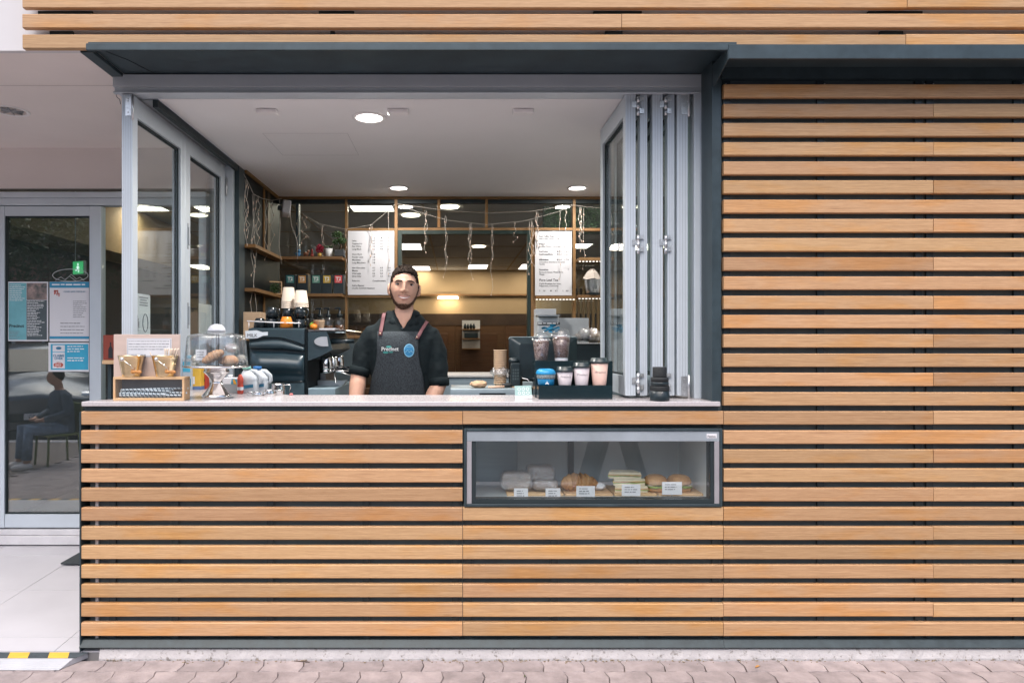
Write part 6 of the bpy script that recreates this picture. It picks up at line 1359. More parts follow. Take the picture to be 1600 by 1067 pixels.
def badge(r, dy, m, nm, rx=7.9, rz=10):
    pts = [(PX(641.7 + rx * r * math.cos(q / 28 * 6.283), HD), PZ(546.5 + rz * r * math.sin(q / 28 * 6.283), HD)) for q in range(28)]; b = MB(); cx = sum(p[0] for p in pts) / 28; cz = sum(p[1] for p in pts) / 28
    b.add([(cx, 0, cz)] + [(p[0], 0, p[1]) for p in pts], [(0, i + 1, (i + 1) % 28 + 1) for i in range(28)]); o = b.build(nm, m, man); onapron(o)
    for v in o.data.vertices: v.co.y -= dy
badge(1, .0, mat("badge_pale", (.20, .45, .62), .6), "badge_rim"); badge(.84, .0008, mat("badge_blue", (.02, .19, .38), .6), "badge_field")
b = MB(); b.tube([P(636, 549.5, HD), P(639.5, 546, HD), P(642, 549, HD), P(645, 547, HD), P(648, 550.5, HD)], .0022, 5); b.tube([P(637.5, 541, HD), P(646, 541, HD)], .0018, 5); o = b.build("badge_print", mat("badge_pale", (.20, .45, .62)), man); onapron(o)
for v in o.data.vertices: v.co.y -= .0016
# hair: scalp shell, thicker on top
def shell(name, keep, off, m, n=100, mm=140, jit=0.0):
    b = MB(); idx = {}
    for i in range(n + 1):
        for j in range(mm):
            u = grid_dir(n - i, j, n, mm); p = headpt(u); k = keep(p, u)
            if k > 0: idx[(i, j)] = (p, u, k)
    vid = {}; 
    for key, (p, u, k) in idx.items():
        q = headpt(u, off(p, u) * min(1, k) + jit * mnoise.noise(p * 260) + jit * .8 * mnoise.noise(p * 90)); vid[key] = len(b.v); b.v.append(hw(q))
    for (i, j) in idx:
        q = [(i, j), (i, (j + 1) % mm), (i + 1, (j + 1) % mm), (i + 1, j)]
        if all(t in vid for t in q): b.f.append(tuple(vid[t] for t in q)); b.sm.append(True)
    return b.build(name, m, man)
def hairkeep(p, u):
    ax = abs(p.x); hl = .062 + .005 * math.cos(ax * 60) - (.010 if ax > .048 else 0) + .003 * mnoise.noise(p * 120)   # hairline height at the front
    if p.y > .0: lim = -.062 if p.y > .045 else -.03 + (0.03 if p.y < .02 else 0) * 0
    elif p.y > -.030: lim = .000 - .02 * (1 if p.y > -.018 else 0)
    else: lim = hl if ax < .056 else .022
    if .0 < p.y < .034 and abs(p.z) < .034 and ax > .06: lim = .026
    return min(1.0, (p.z - lim) / .006)
hr = shell("hair", hairkeep, lambda p, u: .003 + .0045 * max(0, min(1, (p.z - .025) / .05)) + (.002 if (p.z > .07 and p.y < 0) else 0), HAIR, jit=.0022)
hb_ = MB(); rr = random.Random(9)
for k in range(420):                                                  # short locks combed up and over
    a = rr.uniform(0, 6.283); th = rr.uniform(0, .95) ** .7; u = Vector((math.sin(th) * math.sin(a), -math.sin(th) * math.cos(a), math.cos(th)))
    p = headpt(u)
    if hairkeep(p, u) < .8: continue
    q = headpt(u, .006); tip = q + Vector((.004 * rr.gauss(0, 1) + .004, -.002 + .006 * rr.gauss(0, 1), .005 + .004 * rr.random())); hb_.tube([hw(q), hw(q.lerp(tip, .5) + Vector((0, 0, .0015))), hw(tip)], [.0017, .0014, .0004], 4)
tag(hb_.build("hair_locks", HAIR, man), kind="stuff")
def beardkeep(p, u):
    ax = abs(p.x)
    if p.y > .012 or p.z > .0: return 0
    if p.y > -.02: return min(1, (ax - .045) / .005) if p.z < -.004 else 0      # sideburn and jaw angle
    edge = -.086 + .9 * max(0, ax - .026) + 9 * max(0, ax - .042) ** 1.5 + .003 * mnoise.noise(p * 150)
    return min(1, (edge - p.z) / .006)
shell("beard", beardkeep, lambda p, u: .0016, BEARD, jit=.0006)
def stubkeep(p, u):
    ax = abs(p.x)
    if p.y > -.03: return 0
    m = (-.040 - p.z) / .004 if p.z > -.0515 else 0
    if ax < .030 and -.0500 < p.z < -.040: return min(1, m)
    return 0
shell('moustache_stubble', stubkeep, lambda p, u: .0007, mat('stubble', (.30, .165, .115), .8, 0, .25, 300), jit=.0003)
# face details
def onface(x, z, off=.0):
    best = None
    for i in range(61):                                               # find the surface point with this x and z on the front
        a = -1.2 + 2.4 * i / 60
        for j in range(61):
            e = -1.2 + 2.4 * j / 60; u = Vector((math.sin(a) * math.cos(e), -math.cos(a) * math.cos(e), math.sin(e))); p = headpt(u); dd = (p.x - x) ** 2 + (p.z - z) ** 2
            if best is None or dd < best[0]: best = (dd, p)
    p = best[1].copy(); p.x = x; p.z = z; p.y -= off; return p
BROW = mat("brow_hair", (.03, .018, .013), .8, 0, .4, 200); EYEW = mat("eye_white", (.36, .33, .31), .5); IRIS = mat("eye_iris", (.025, .014, .009), .15); LIP = mat("lip", (.42, .17, .14), .45, 0, .1, 60); TEETH = mat("teeth", (.78, .75, .70), .3); LASH = mat("lash", (.015, .010, .008), .8)
for s in (-1, 1):
    br = MB(); pts = [onface(s * q, z, .0012) for q, z in ((.013, .0248), (.022, .0272), (.033, .0280), (.043, .0255), (.051, .0200))]; br.tube([hw(p) for p in pts], [.0026, .0044, .0044, .0034, .0010], 6); br.build("eyebrow", BROW, man)
    ec = onface(s * .0325, .0095); ec.y += .0058; eb_ = MB(); eb_.ell((0, 0, 0), (.0145, .0098, .0066), 18, 12); eb_.xf(Matrix.Translation(hw(ec)) @ TIL.to_4x4()); eb_.build("eye", EYEW, man)
    ib = MB(); ib.ell((0, 0, 0), (.0062, .0030, .0062), 14, 8); ib.xf(Matrix.Translation(hw(ec + Vector((.0008, -.0078, .0003)))) @ TIL.to_4x4()); ib.build("iris", IRIS, man)
    ld = MB(); ld.tube([hw(ec + Vector((q, -.0092 + abs(q) * .35, .0050 - (q * 24) ** 2 * .03))) for q in (-.0125, -.007, 0, .007, .0125)], [.0014, .0028, .0031, .0028, .0014], 6); ld.build("upper_lash", LASH, man)
    nl = MB(); nl.ell((0, 0, 0), (.0036, .002, .0018), 8, 6); nl.xf(Matrix.Translation(hw(onface(s * .0075, -.0355, .0005))) @ TIL.to_4x4()); nl.build("nostril", LASH, man)
xsm = [-.0300, -.020, -.010, 0, .010, .020, .0300]
def curve(zc_, k): return [(x, zc_ + k * (x / .030) ** 2) for x in xsm]
b = MB(); b.tube([hw(onface(x, z, .0004)) for x, z in curve(-.0545, .0065)], [.0008, .0021, .0028, .0026, .0028, .0021, .0008], 8); b.build("upper_lip", LIP, man)
b = MB(); b.tube([hw(onface(x, z, .0006)) for x, z in curve(-.0660, .0165)], [.0008, .0024, .0034, .0037, .0034, .0024, .0008], 8); b.build("lower_lip", LIP, man)
b = MB(); b.tube([hw(onface(x, z, .0012)) for x, z in curve(-.0600, .0105)], [.0006, .0026, .0034, .0036, .0034, .0026, .0006], 8); b.build("teeth", TEETH, man)
b = MB(); b.tube([hw(onface(x * 1.06, z, .0008)) for x, z in curve(-.0578, .0098)], .0008, 5); b.tube([hw(onface(x * 1.02, z, .0010)) for x, z in curve(-.0627, .0140)], .0007, 5); b.build("mouth_line", mat("mouth_dark", (.06, .02, .018), .7), man)
# ================================================================== SHELF THINGS
shz1 = PZ(404, BD); shz2 = PZ(460.5, BD); shy = BACKY - .03
ya = shy - .105
T2 = [((445, 462), (.045, .21, .21)), ((463, 481), (.55, .28, .08)), ((485, 502.5), (.12, .30, .23)), ((503, 518.5), (.52, .34, .04)), ((520.5, 537), (.62, .06, .06))]
for i, ((a, c), colr) in enumerate(T2):
    d = 3 + ya; x0, x1 = PX(a, d), PX(c, d); z0 = shz2 + .0005; z1 = PZ(428.5, d)
    nm = ("teal", "orange", "green", "yellow", "red")[i]
    t = thing("tea_box", "black tea caddy box with %s label on the partition shelf" % nm, "tea box", ((x0 + x1) / 2, ya + .05, z0), "black tea boxes in a row on the shelf")
    MB().box(x0 + .0006, x1 - .0006, ya, ya + .10, z0, z1, .0015).build("box", PLASTB, t)
    lx = (x0 + x1) / 2; lz = z0 + .112; MB().box(lx - .028, lx + .028, ya - .0008, ya - .0001, lz - .030, lz + .026).build("label", mat("tea_" + nm, colr, .5), t)
    text("lettering", "T2", .036, (lx, ya - .0010, lz - .010), WHITEINK, t, 'CENTER', bold=.001); lines("print_row", WHITEINK, t, lx - .016, lx + .016, ya - .0009, lz - .017, 1, .01, .004, .1, seed=50 + i)
def shelfpt(px, dy=-.09): return Vector((PX(px, 3 + shy + dy), shy + dy, shz1 + .0005))
TERR = mat("pot_white", (.66, .66, .66), .5); POTD = mat("pot_dark", (.05, .055, .058), .6)
def foliage(c, r, n, size, seed, m=LEAF, flat=1.0):
    rr = random.Random(seed); b = MB()
    for i in range(n):
        u = Vector((rr.gauss(0, 1), rr.gauss(0, 1), rr.gauss(0, 1))).normalized() * (rr.random() ** .45); q = Vector((c[0] + u.x * r[0], c[1] + u.y * r[1], c[2] + u.z * r[2]))
        M = Matrix.Rotation(rr.uniform(0, 6.28), 3, Vector((rr.gauss(0, 1), rr.gauss(0, 1), rr.gauss(0, 1))).normalized()); s = size * rr.uniform(.6, 1.2); b.add([q + M @ Vector(w_) * s for w_ in ((-.5, 0, 0), (0, -.25, .06), (.5, 0, 0), (0, .25, .06))], [(0, 1, 2, 3)])
    return b
p = shelfpt(513.5); t = thing("potted_succulent", "small green succulent in a white pot on the upper shelf", "plant", p)
MB().lathe([(.021, 0), (.022, .001), (.030, .062), (.026, .062), (.024, .055), (.001, .055)], p, 4 * 5, caps=False).build("pot", TERR, t); b = MB(); rr = random.Random(3)
for k in range(34):
    a = rr.uniform(0, 6.283); l = rr.uniform(.02, .045); b.tube([(p.x, p.y, p.z + .055), (p.x + l * .6 * math.cos(a), p.y + l * .6 * math.sin(a), p.z + .062 + l * .35), (p.x + l * math.cos(a), p.y + l * math.sin(a), p.z + .066 + l * .7 * rr.random())], [.004, .004, .0005], 4)
b.build("leaves", LEAF, t)
p = shelfpt(531); t = thing("bonsai_tree", "leafy bonsai tree in a dark square pot beside the menu board", "plant", p)
MB().box(p.x - .037, p.x + .037, p.y - .03, p.y + .03, p.z, p.z + .052, .004).build("pot", POTD, t); MB().tube([(p.x, p.y, p.z + .05), (p.x + .012, p.y, p.z + .08), (p.x - .006, p.y, p.z + .115), (p.x - .02, p.y, p.z + .15)], [.009, .007, .006, .004], 7).build("trunk", mat("bark", (.10, .06, .035), .8, 0, .4, 50), t)
b = MB(); 
for c_, r_, n_, sd_ in (((p.x - .018, p.y, p.z + .168), (.048, .035, .026), 260, 1), ((p.x + .012, p.y, p.z + .125), (.042, .035, .024), 240, 2), ((p.x - .030, p.y, p.z + .112), (.028, .03, .022), 160, 3)): b.join(foliage(c_, r_, n_, .017, sd_))
b.build("crown", LEAF, t)
p = shelfpt(499.5); t = thing("red_flower", "bright red flower ball in a small yellow pot on the upper shelf", "plant", p); MB().lathe([(.014, 0), (.019, .026), (.015, .026)], p, 14).build("pot", mat("pot_yellow", (.60, .38, .08), .5), t); foliage((p.x, p.y, p.z + .062), (.032, .03, .034), 420, .015, 6, mat("petal_red", (.42, .02, .06), .6, 0, .3, 40)).build("bloom", MATS["petal_red"], t)
p = shelfpt(466); t = thing("blue_figurine", "small blue toy figure on the upper shelf below the speaker", "figurine", p); b = MB(); b.ell((p.x, p.y, p.z + .018), (.020, .016, .018), 12, 8); b.ell((p.x + .006, p.y, p.z + .044), (.014, .013, .014), 12, 8); b.tube([(p.x - .014, p.y, p.z + .02), (p.x - .034, p.y, p.z + .03)], [.006, .002], 6); b.build("toy_body", mat("toy_blue", (.05, .17, .33), .5, 0, .3, 40), t)
p = shelfpt(478); t = thing("brown_figurine", "small brown animal figure between the toy and the flower", "figurine", p); b = MB(); b.ell((p.x, p.y, p.z + .024), (.022, .014, .013), 12, 8); b.ell((p.x + .018, p.y, p.z + .040), (.011, .010, .011), 10, 7)
for q in (-.012, .012): b.tube([(p.x + q, p.y, p.z + .02), (p.x + q, p.y, p.z + .0)], .005, 6)
b.build("animal_body", mat("toy_brown", (.20, .08, .04), .5, 0, .3, 40), t)
p = shelfpt(487.5); t = thing("glass_ornament", "small red and glass ornament beside the red flower", "ornament", p); MB().lathe([(.012, 0), (.013, .02), (.006, .03), (.008, .05), (.004, .06)], p, 12).build("glass_body", mat("ornament_red", (.35, .06, .05), .2, 0, .2, 30), t)
# framed moss square on the side shelf corner
p = Vector((PX(430, 5.16), 2.16, 1.7295)); t = thing("moss_box", "square timber frame of green moss on the corner of the side shelf", "plant", p, rz=R(16), local=True)
for a in ((-.05, .05, .09, .098), (-.05, .05, 0, .008)): MB().box(a[0], a[1], -.02, .02, a[2], a[3]).build("frame_bar", WOODP, t)
for a in (-.05, .042): MB().box(a, a + .008, -.02, .02, .0081, .0899).build("frame_bar", WOODP, t)
foliage((0, -.006, .049), (.044, .02, .044), 520, .013, 8).build("moss", LEAF, t)
# pump bottles on the back bench
def pump(px, d, lab):
    p = Vector((PX(px, d), d - 3, 1.4256)); t = thing("syrup_bottle", lab, "bottle", p, "syrup pump bottles on the back bench"); h = .118
    MB().lathe([(.030, 0), (.032, .004), (.032, h * .62)], p, 20).build("syrup", mat("amber_syrup", (.13, .055, .025), .15, 0, .2, 8), t); MB().lathe([(.0335, 0), (.0345, .004), (.0345, h * .85), (.028, h), (.016, h * 1.06), (.016, h * 1.14)], p, 20, caps=False).build("bottle", ACRYL, t)
    b = MB(); b.lathe([(.018, h * 1.10), (.018, h * 1.28), (.009, h * 1.34), (.007, h * 1.65)], p, 14); b.box(p.x - .030, p.x + .012, p.y - .009, p.y + .009, p.z + h * 1.62, p.z + h * 1.72, .003); b.tube([(p.x - .026, p.y, p.z + h * 1.66), (p.x - .036, p.y, p.z + h * 1.6)], .004, 6); b.build("pump", PLASTB, t)
pump(500, 5.12, "clear syrup pump bottle behind the kraft cup"); pump(513, 5.08, "clear syrup pump bottle in the middle of its row"); pump(530.5, 5.04, "clear syrup pump bottle beside the partition mullion")
p = Vector((PX(498.5, 4.6), 1.6, mt + .0006)); 
bcp = MB(); bcp.lathe([(.026, 0), (.033, .052), (.034, .053), (.034, .057), (.031, .056)], p, 20); bcp = bcp.build("kraft_cup", KRAFT); tag(bcp, "brown kraft cup standing at the machine tray end", "cup"); bcp.location = (PX(498.5, 3.95), .95, ez(514) - .0024)
p = Vector((PX(490, 3.92), .92, ez(514) - .002)); b = MB(); b.ell((p.x, p.y, p.z + .018), (.022, .02, .018), 14, 9); tag(b.build("orange_fruit", mat("orange_peel", (.70, .22, .02), .5, 0, .1, 60, bump=.3)), "small orange fruit on the machine cup tray", "fruit")
b = MB(); b.ell((p.x - .006, p.y + .04, p.z + .025), (.028, .02, .024), 14, 9); tag(b.build("green_apple", mat("apple_green", (.22, .36, .06), .4, 0, .2, 30)), "green apple behind the orange on the machine cup tray", "fruit")
b = MB(); 
for k in range(5): b.box(PX(500 - k * .3, 3.85), PX(522 + k, 3.85), .84, .94, ez(514) - .0028 + k * .0022, ez(514) - .0010 + k * .0022)
tag(b.build("paper_pile", PAPER), "flat pile of white paper napkins on the machine tray", "napkins")
# speaker
c = P(447, 317, 5.05); t = thing("wall_speaker", "small white loudspeaker mounted in the corner of the kiosk ceiling", "speaker", (c.x, c.y, c.z - .05), rz=R(18), local=True); t.rotation_euler = (R(-14), R(6), R(18))
MB().box(-.030, .030, -.04, .05, -.04, .065, .010, 2).build("cabinet", mat("speaker_white", (.55, .54, .56), .5), t); MB().box(-.024, .024, -.0425, -.0402, -.032, .057, .001).build("grille", mat("speaker_grille", (.38, .38, .40), .7, 0, .3, 300, bump=.5, bscale=500), t); MB().box(-.06, -.031, .0, .03, .0, .03, .003).build("bracket", STEEL, t)
# things behind the register
zb_ = PZ(585, 4.2) + .0006
t, x0, x1, z0, z1 = boxthing("white_cabinet", "white box shaped dispenser panel behind the register", "dispenser", 837, 869, 482, 575, 4.35, mat("panel_white", (.55, .57, .59), .5), .10, bottom=zb_)
t, x0, x1, z0, z1 = boxthing("grey_panel", "pale grey splash panel leaning behind the bags", "panel", 869.5, 920, 496.5, 575, 4.45, mat("panel_grey", (.44, .47, .49), .5), .02, bottom=zb_)
t, x0, x1, z0, z1 = boxthing("label_printer", "white label printer with dark strip behind the bean cups", "printer", 840, 873, 493, 560, 4.2, mat("printer_white", (.50, .53, .54), .5), .10, .006, bottom=zb_)
MB().box(x0 - .002, x1 + .006, 1.196, 1.1998, PZ(507, 4.2), PZ(503, 4.2)).build("dark_strip", INK, t); lines("strip_print", WHITEINK, t, x0, x1, 1.1955, PZ(504, 4.2), 1, .01, .007, .05, seed=61)
MB().box(x0 - .002, x1, 1.17, 1.30, PZ(494, 4.2), PZ(491.5, 4.2), .002).build("lid", STAIN, t)
c = P(860, 513, 4.17); b = MB(); rr = random.Random(2)
for k in range(26):
    a = rr.uniform(0, 6.283); l = rr.uniform(.02, .055); b.add([(c.x, c.y, c.z), (c.x + l * math.cos(a - .25), c.y - .012 * rr.random(), c.z + .5 * l * math.sin(a - .25)), (c.x + l * 1.1 * math.cos(a), c.y - .02 * rr.random(), c.z + .55 * l * math.sin(a)), (c.x + l * math.cos(a + .25), c.y - .012 * rr.random(), c.z + .5 * l * math.sin(a + .25))], [(0, 1, 2, 3)])
b.ell((c.x, c.y - .004, c.z), (.02, .012, .014), 10, 6); tag(b.build("blue_bow", mat("ribbon_blue", (.02, .22, .38), .45, 0, .3, 20)), "bright blue ribbon bow on the label printer", "bow")
t = thing("black_crate", "black plastic crate filled with wrapped goods on the rear bench", "crate", P(921, 580, 4.25)); x0, x1 = PX(899, 4.25), PX(945, 4.25); z0, z1 = zb_, PZ(537, 4.25)
b = MB(); b.box(x0, x1, 1.25, 1.262, z0, z1); b.box(x0, x1, 1.47, 1.482, z0, z1); b.box(x0, x0 + .01, 1.2622, 1.4698, z0, z1); b.box(x1 - .01, x1, 1.2622, 1.4698, z0, z1); b.box(x0 + .0101, x1 - .0101, 1.2622, 1.4698, z1 - .03, z1 - .02); b.build("crate_body", PLASTB, t)
MB().tube([(x0, 1.248, z1), (x1, 1.248, z1)], .004, 6).build("crate_rim", PLASTB, t)
b = MB(); n_ = 14
for i in range(n_): b.ell((x0 + (x1 - x0) * (i + .5) / n_, 1.256, z1 + .003), (.005, .004, .004), 7, 5)
tag(b.build("bead_trim", PAINTW, t), kind="stuff")
for i, (px, py, rx, rz, m_, lab) in enumerate(((905, 526, .034, .024, CREAM, "small bag of paper cups in the black crate"), (914, 522, .045, .040, mat("bag_white", (.60, .58, .55), .5), "white plastic bag of goods in the black crate"), (927, 524, .048, .046, mat("bag_brown", (.48, .34, .20), .6, 0, .4, 30), "clear bag of brown cookies in the black crate"))):
    c = P(px, py, 4.36); tt = thing("goods_bag", lab, "bag", (c.x, c.y, c.z - rz), "bags in the black crate"); crumple(c, (rx * .85, rx * .8, rz * .85), 40 + i, .15, 16, 10).build("contents", m_, tt); crumple(c, (rx, rx * .95, rz), 50 + i, .16, 24, 16).build("plastic_bag", WRAP, tt)
b = MB(); b.box(PX(897, 4.25), PX(946, 4.25), 1.20, 1.249, zb_, zb_ + .022, .002); tag(b.build("timber_strip", WOODP), "thin timber strip on the bench in front of the black crate", "strip")
# steel bowl with paper filters on the right shelf
shz3 = PZ(462.5, BD) + .0006; p = Vector((PX(928, 5.22), 2.24, PZ(462.5, BD) + .0006)); t = thing("steel_bowl", "brushed steel bowl on the right partition shelf", "bowl", p)
MB().lathe([(.045, 0), (.050, .004), (.062, .06), (.068, .115), (.070, .118), (.066, .118), (.060, .06), (.046, .008), (.001, .008)], p, 28, caps=False).build("bowl_body", STAIN, t); MB().lathe([(.0505, .001), (.053, .02)], p, 28, caps=False).build("base_ring", PLASTB, t)
b = MB(); rg = []
for k, (r_, z) in enumerate(((.075, .118), (.068, .128), (.045, .165), (.012, .195))): rg.append([(p.x - .008 + r_ * (1 + .12 * math.sin(j * 1.6)) * math.cos(j / 16 * 6.283), p.y + r_ * math.sin(j / 16 * 6.283), p.z + z + .006 * math.sin(j * 2.3)) for j in range(16)])
b.loft(rg, True, False); tag(b.build("paper_filter", mat("filter_paper", (.42, .37, .32), .8)), "pleated white coffee filter papers heaped in the steel bowl", "filter paper")
# red can box behind the straw box, seen through the side glass
t, x0, x1, z0, z1 = boxthing("red_box", "red printed box with dark bottle picture on the ledge outside the side window", "box", 161, 179, 523, 562, 3.9, lbl("boxred", (.26, .05, .03)), .08); MB().prism([(x0 + .03, z0 + .01), (x0 + .055, z0 + .01), (x0 + .055, z0 + .06), (x0 + .046, z0 + .08), (x0 + .046, z0 + .1), (x0 + .039, z0 + .1), (x0 + .039, z0 + .08), (x0 + .03, z0 + .06)], 'y', .8992, .8998).build("bottle_print", INK, t)
sh2 = thing("outside_ledge", "pale timber ledge on slim posts beside the side window", "ledge", (x0, .94, fz(.94))); MB().box(PX(158, 3.86), -1.51, .87, 1.01, z0 - .022, z0 - .0006, .002).build("ledge_top", WOODP, sh2)
for q in (PX(160, 3.87), -1.53): MB().box(q, q + .02, .93, .95, fz(.94), z0 - .0222).build("post", STEEL, sh2)
# recessed light in the entrance soffit
d = (SOFZ - CAM[2]) * F / (VY - 173); c = P(17, 173, d); c.z = SOFZ; t = thing("soffit_light", "unlit round recessed light in the entrance soffit", "downlight", c); r = .085
MB().lathe([(r * .84, .0), (r * .84, -.003), (r, -.005), (r * 1.06, -.003), (r * 1.06, -.0005)], c, 30, caps=False).build("trim_ring", PAINTW, t); MB().lathe([(r * .83, -.0006), (r * .83, -.0022)], c, 30).build("reflector", CHROME, t)
b = MB()
for k in range(4): b = MB(); a = k * .8 + .3; b.tube([(c.x + r * .7 * math.cos(a), c.y + r * .7 * math.sin(a), c.z - .004), (c.x - r * .5 * math.cos(a), c.y - r * .6 * math.sin(a), c.z - .004)], .004, 5); b.build("baffle", mat("baffle_grey", (.35, .36, .38), .3, .6), t)

# ================================================================== ICICLE STRING LIGHTS
WIRE = mat("clear_wire", (.50, .46, .41), .4, 0, .1, 30); BULB = mat("bulb_clear", (.72, .55, .45), .25)
def wob(p0, L, seed, amp=.012, n=9):
    rr = random.Random(seed); pts = [Vector(p0)]
    for k in range(1, n + 1): pts.append(Vector((p0[0] + amp * math.sin(k * 1.7 + seed) * (.3 + k / n) + rr.uniform(-.005, .005), p0[1] + rr.uniform(-.006, .006), p0[2] - L * k / n)))
    return pts
def string(lab, main, drops, d, thick=.0015):
    """main: list of pixel points of the swag; drops: (px, py start, py end, amplitude px)"""
    f = d if callable(d) else (lambda px: d)
    t = thing("icicle_lights", lab, "string lights", P(main[0][0], main[0][1], f(main[0][0])))
    pts = []
    for (a, c), (a2, c2) in zip(main[:-1], main[1:]):
        for k in range(6): u = k / 6; pts.append(P(a + (a2 - a) * u, c + (c2 - c) * u, f(a + (a2 - a) * u)))
    pts.append(P(main[-1][0], main[-1][1], f(main[-1][0]))); MB().tube(pts, thick, 5).build("main_wire", WIRE, t)
    drops = list(drops) + [(a + 2.2, b_, b_ + (c - b_) * .78, e * 1.2) for a, b_, c, e in drops[::4]]
    for i, (px, y0_, y1_, am) in enumerate(drops):
        q = P(px, y0_, f(px) - .004); L = (y1_ - y0_) * f(px) / F; w_ = wob(q, L, i * 3.7 + px, am * f(px) / F); o = MB().tube(w_, thick * .85, 5).build("light_strand", WIRE, t); b = MB()
        for k in range(1, len(w_), 2): b.tube([w_[k] + Vector((0, -.001, .008)), w_[k] + Vector((.001, -.002, -.008))], [.0030, .0024], 6)
        b.build("bulb", BULB, o)["kind"] = "stuff"
BDs = BD - .06
string("icicle string lights swagged across the serving pass behind the barista", [(621, 318), (650, 330), (700, 344), (760, 351), (820, 345), (870, 331), (896, 321)], [(664, 328, 395, 2), (696, 336, 433, 2), (698, 338, 420, 2), (736, 348, 436, 2), (733, 350, 420, 2), (768, 350, 461, 2), (770, 350, 405, 2), (805, 347, 378, 3), (828, 345, 428, 3), (832, 346, 415, 3), (875, 330, 436, 1.5), (884, 326, 382, 2)], BDs)
string("second thin wire of string lights drawn tight above the serving pass", [(621, 318), (690, 328), (760, 333), (830, 330), (896, 319)], [(838, 330, 400, 2), (838, 331, 375, 2)], BDs + .012)
string("icicle string lights swagged over the plant shelf and the drinks menu", [(472, 333), (500, 350), (540, 358), (580, 351), (598, 336), (617, 319)], [(474, 336, 380, 3), (465, 342, 410, 3), (505, 352, 440, 2.5), (503, 352, 400, 1.5), (579, 350, 414, 2), (607, 330, 428, 2), (541, 358, 445, 2)], BDs)
string("icicle string lights over the artificial hedge above the right shelf", [(896, 320), (915, 323), (945, 325), (990, 322)], [(905, 323, 382, 1.5), (908, 324, 392, 1.5), (912, 325, 420, 1.5), (955, 325, 400, 2), (1078, 330, 430, 1.5)], BDs)
sd_ = lambda px: min(5.12, 1.345 * F / max(1, (VX - px)))
string("icicle string lights hung along the black side wall", [(381, 272), (388, 285), (396, 303), (410, 310), (425, 313), (440, 310)], [(383, 280, 382, 3), (386, 283, 370, 3), (396, 303, 430, 3), (398, 303, 505, 3), (402, 306, 390, 3), (416, 311, 405, 3), (426, 313, 382, 3), (394, 303, 520, 3)], sd_, .0018)
b = MB(); b.tube([P(437, 312, 5.1), P(438, 350, 5.1), P(436, 385, 5.1), P(440, 412, 5.1)], .0022, 5); b.tube([P(453, 325, 5.1), P(455, 350, 5.1), P(464, 375, 5.1), P(465, 405, 5.1)], .0022, 5); tag(b.build("speaker_wire", WIRE), "loose pale wires hanging below the corner loudspeaker", "wire")
# ================================================================== THE STREET BEHIND THE CAMERA (seen in the glass)
CARP = mat("car_slate", (.10, .115, .135), .25, .6, .04, 3, coat=.6); CARG = mat("car_glass", (.015, .02, .022), .05, 0, .1, 3); TYRE = mat("tyre", (.02, .02, .02), .8)
ca = thing("parked_car", "slate grey hatchback parked nose in at the kerb opposite the entrance", "car", (-6.9, -5.9, -.13), rz=R(62), local=True)   # nose along local +x
def carsec(x, w, zs): return [(x, s * w * k, z) for s, k, z in zs]
secs = [(2.05, .62, .28, .52, .66, .66), (1.98, .78, .24, .55, .74, .74), (1.6, .84, .22, .60, .86, .88), (1.0, .87, .22, .66, .95, .97), (.75, .87, .22, .66, .98, 1.02), (.2, .87, .22, .66, .97, 1.36), (-.3, .87, .22, .66, .97, 1.46), (-1.0, .87, .22, .66, .98, 1.46), (-1.6, .85, .22, .66, 1.0, 1.36), (-1.95, .80, .26, .66, .98, 1.05), (-2.05, .70, .30, .62, .85, .88)]
rg = []
for x, w, z0, z1, z2, z3 in secs: rg.append([(x, -w * .92, z0), (x, -w, z1), (x, -w * .97, z2), (x, -w * (.97 if z3 - z2 < .1 else .74), z3), (x, 0, z3 + .03), (x, w * (.97 if z3 - z2 < .1 else .74), z3), (x, w * .97, z2), (x, w, z1), (x, w * .92, z0), (x, 0, z0)])
MB().loft(rg, True, True).build("car_body", CARP, ca)
for s in (-1, 1):
    b = MB(); b.add([(.66, s * .865, 1.0), (.15, s * .70, 1.33), (-1.45, s * .70, 1.34), (-1.62, s * .855, 1.02), (.66, s * .875, 1.0), (.15, s * .71, 1.33), (-1.45, s * .71, 1.34), (-1.62, s * .865, 1.02)], [(0, 1, 2, 3), (4, 5, 6, 7), (0, 4, 5, 1), (1, 5, 6, 2), (2, 6, 7, 3), (3, 7, 4, 0)]); b.build("side_window", CARG, ca)
    b = MB(); b.ell((1.86, s * .60, .70), (.16, .17, .085), 16, 10); b.build("headlight", mat("lamp_lens", (.7, .74, .78), .08, .4), ca)
    for x in (1.32, -1.28):
        w_ = MB(); w_.tube([(x, s * .70, .31), (x, s * .89, .31)], .31, 22); wo = w_.build("wheel", TYRE, ca); r_ = MB(); r_.tube([(x, s * .885, .31), (x, s * .895, .31)], .20, 18); r_.build("rim", STAIN, wo)
b = MB(); b.add([(.80, -.74, 1.03), (.80, .74, 1.03), (.24, .64, 1.37), (.24, -.64, 1.37), (.82, -.74, 1.04), (.82, .74, 1.04), (.26, .64, 1.385), (.26, -.64, 1.385)], [(0, 1, 2, 3), (4, 5, 6, 7), (0, 1, 5, 4), (2, 3, 7, 6), (1, 2, 6, 5), (0, 3, 7, 4)]); b.build("windscreen", CARG, ca)
MB().box(2.02, 2.06, -.45, .45, .36, .50, .01).build("grille", PLASTB, ca); pl = MB().box(2.062, 2.07, -.18, .18, .40, .49, .003).build("number_plate", PAPER, ca)
tx = text("plate_lettering", "LJB 18G", .075, (0, 0, 0), INK, None, 'CENTER', face='+x'); tx.parent = ca; tx.location = (2.0712, 0, .418)
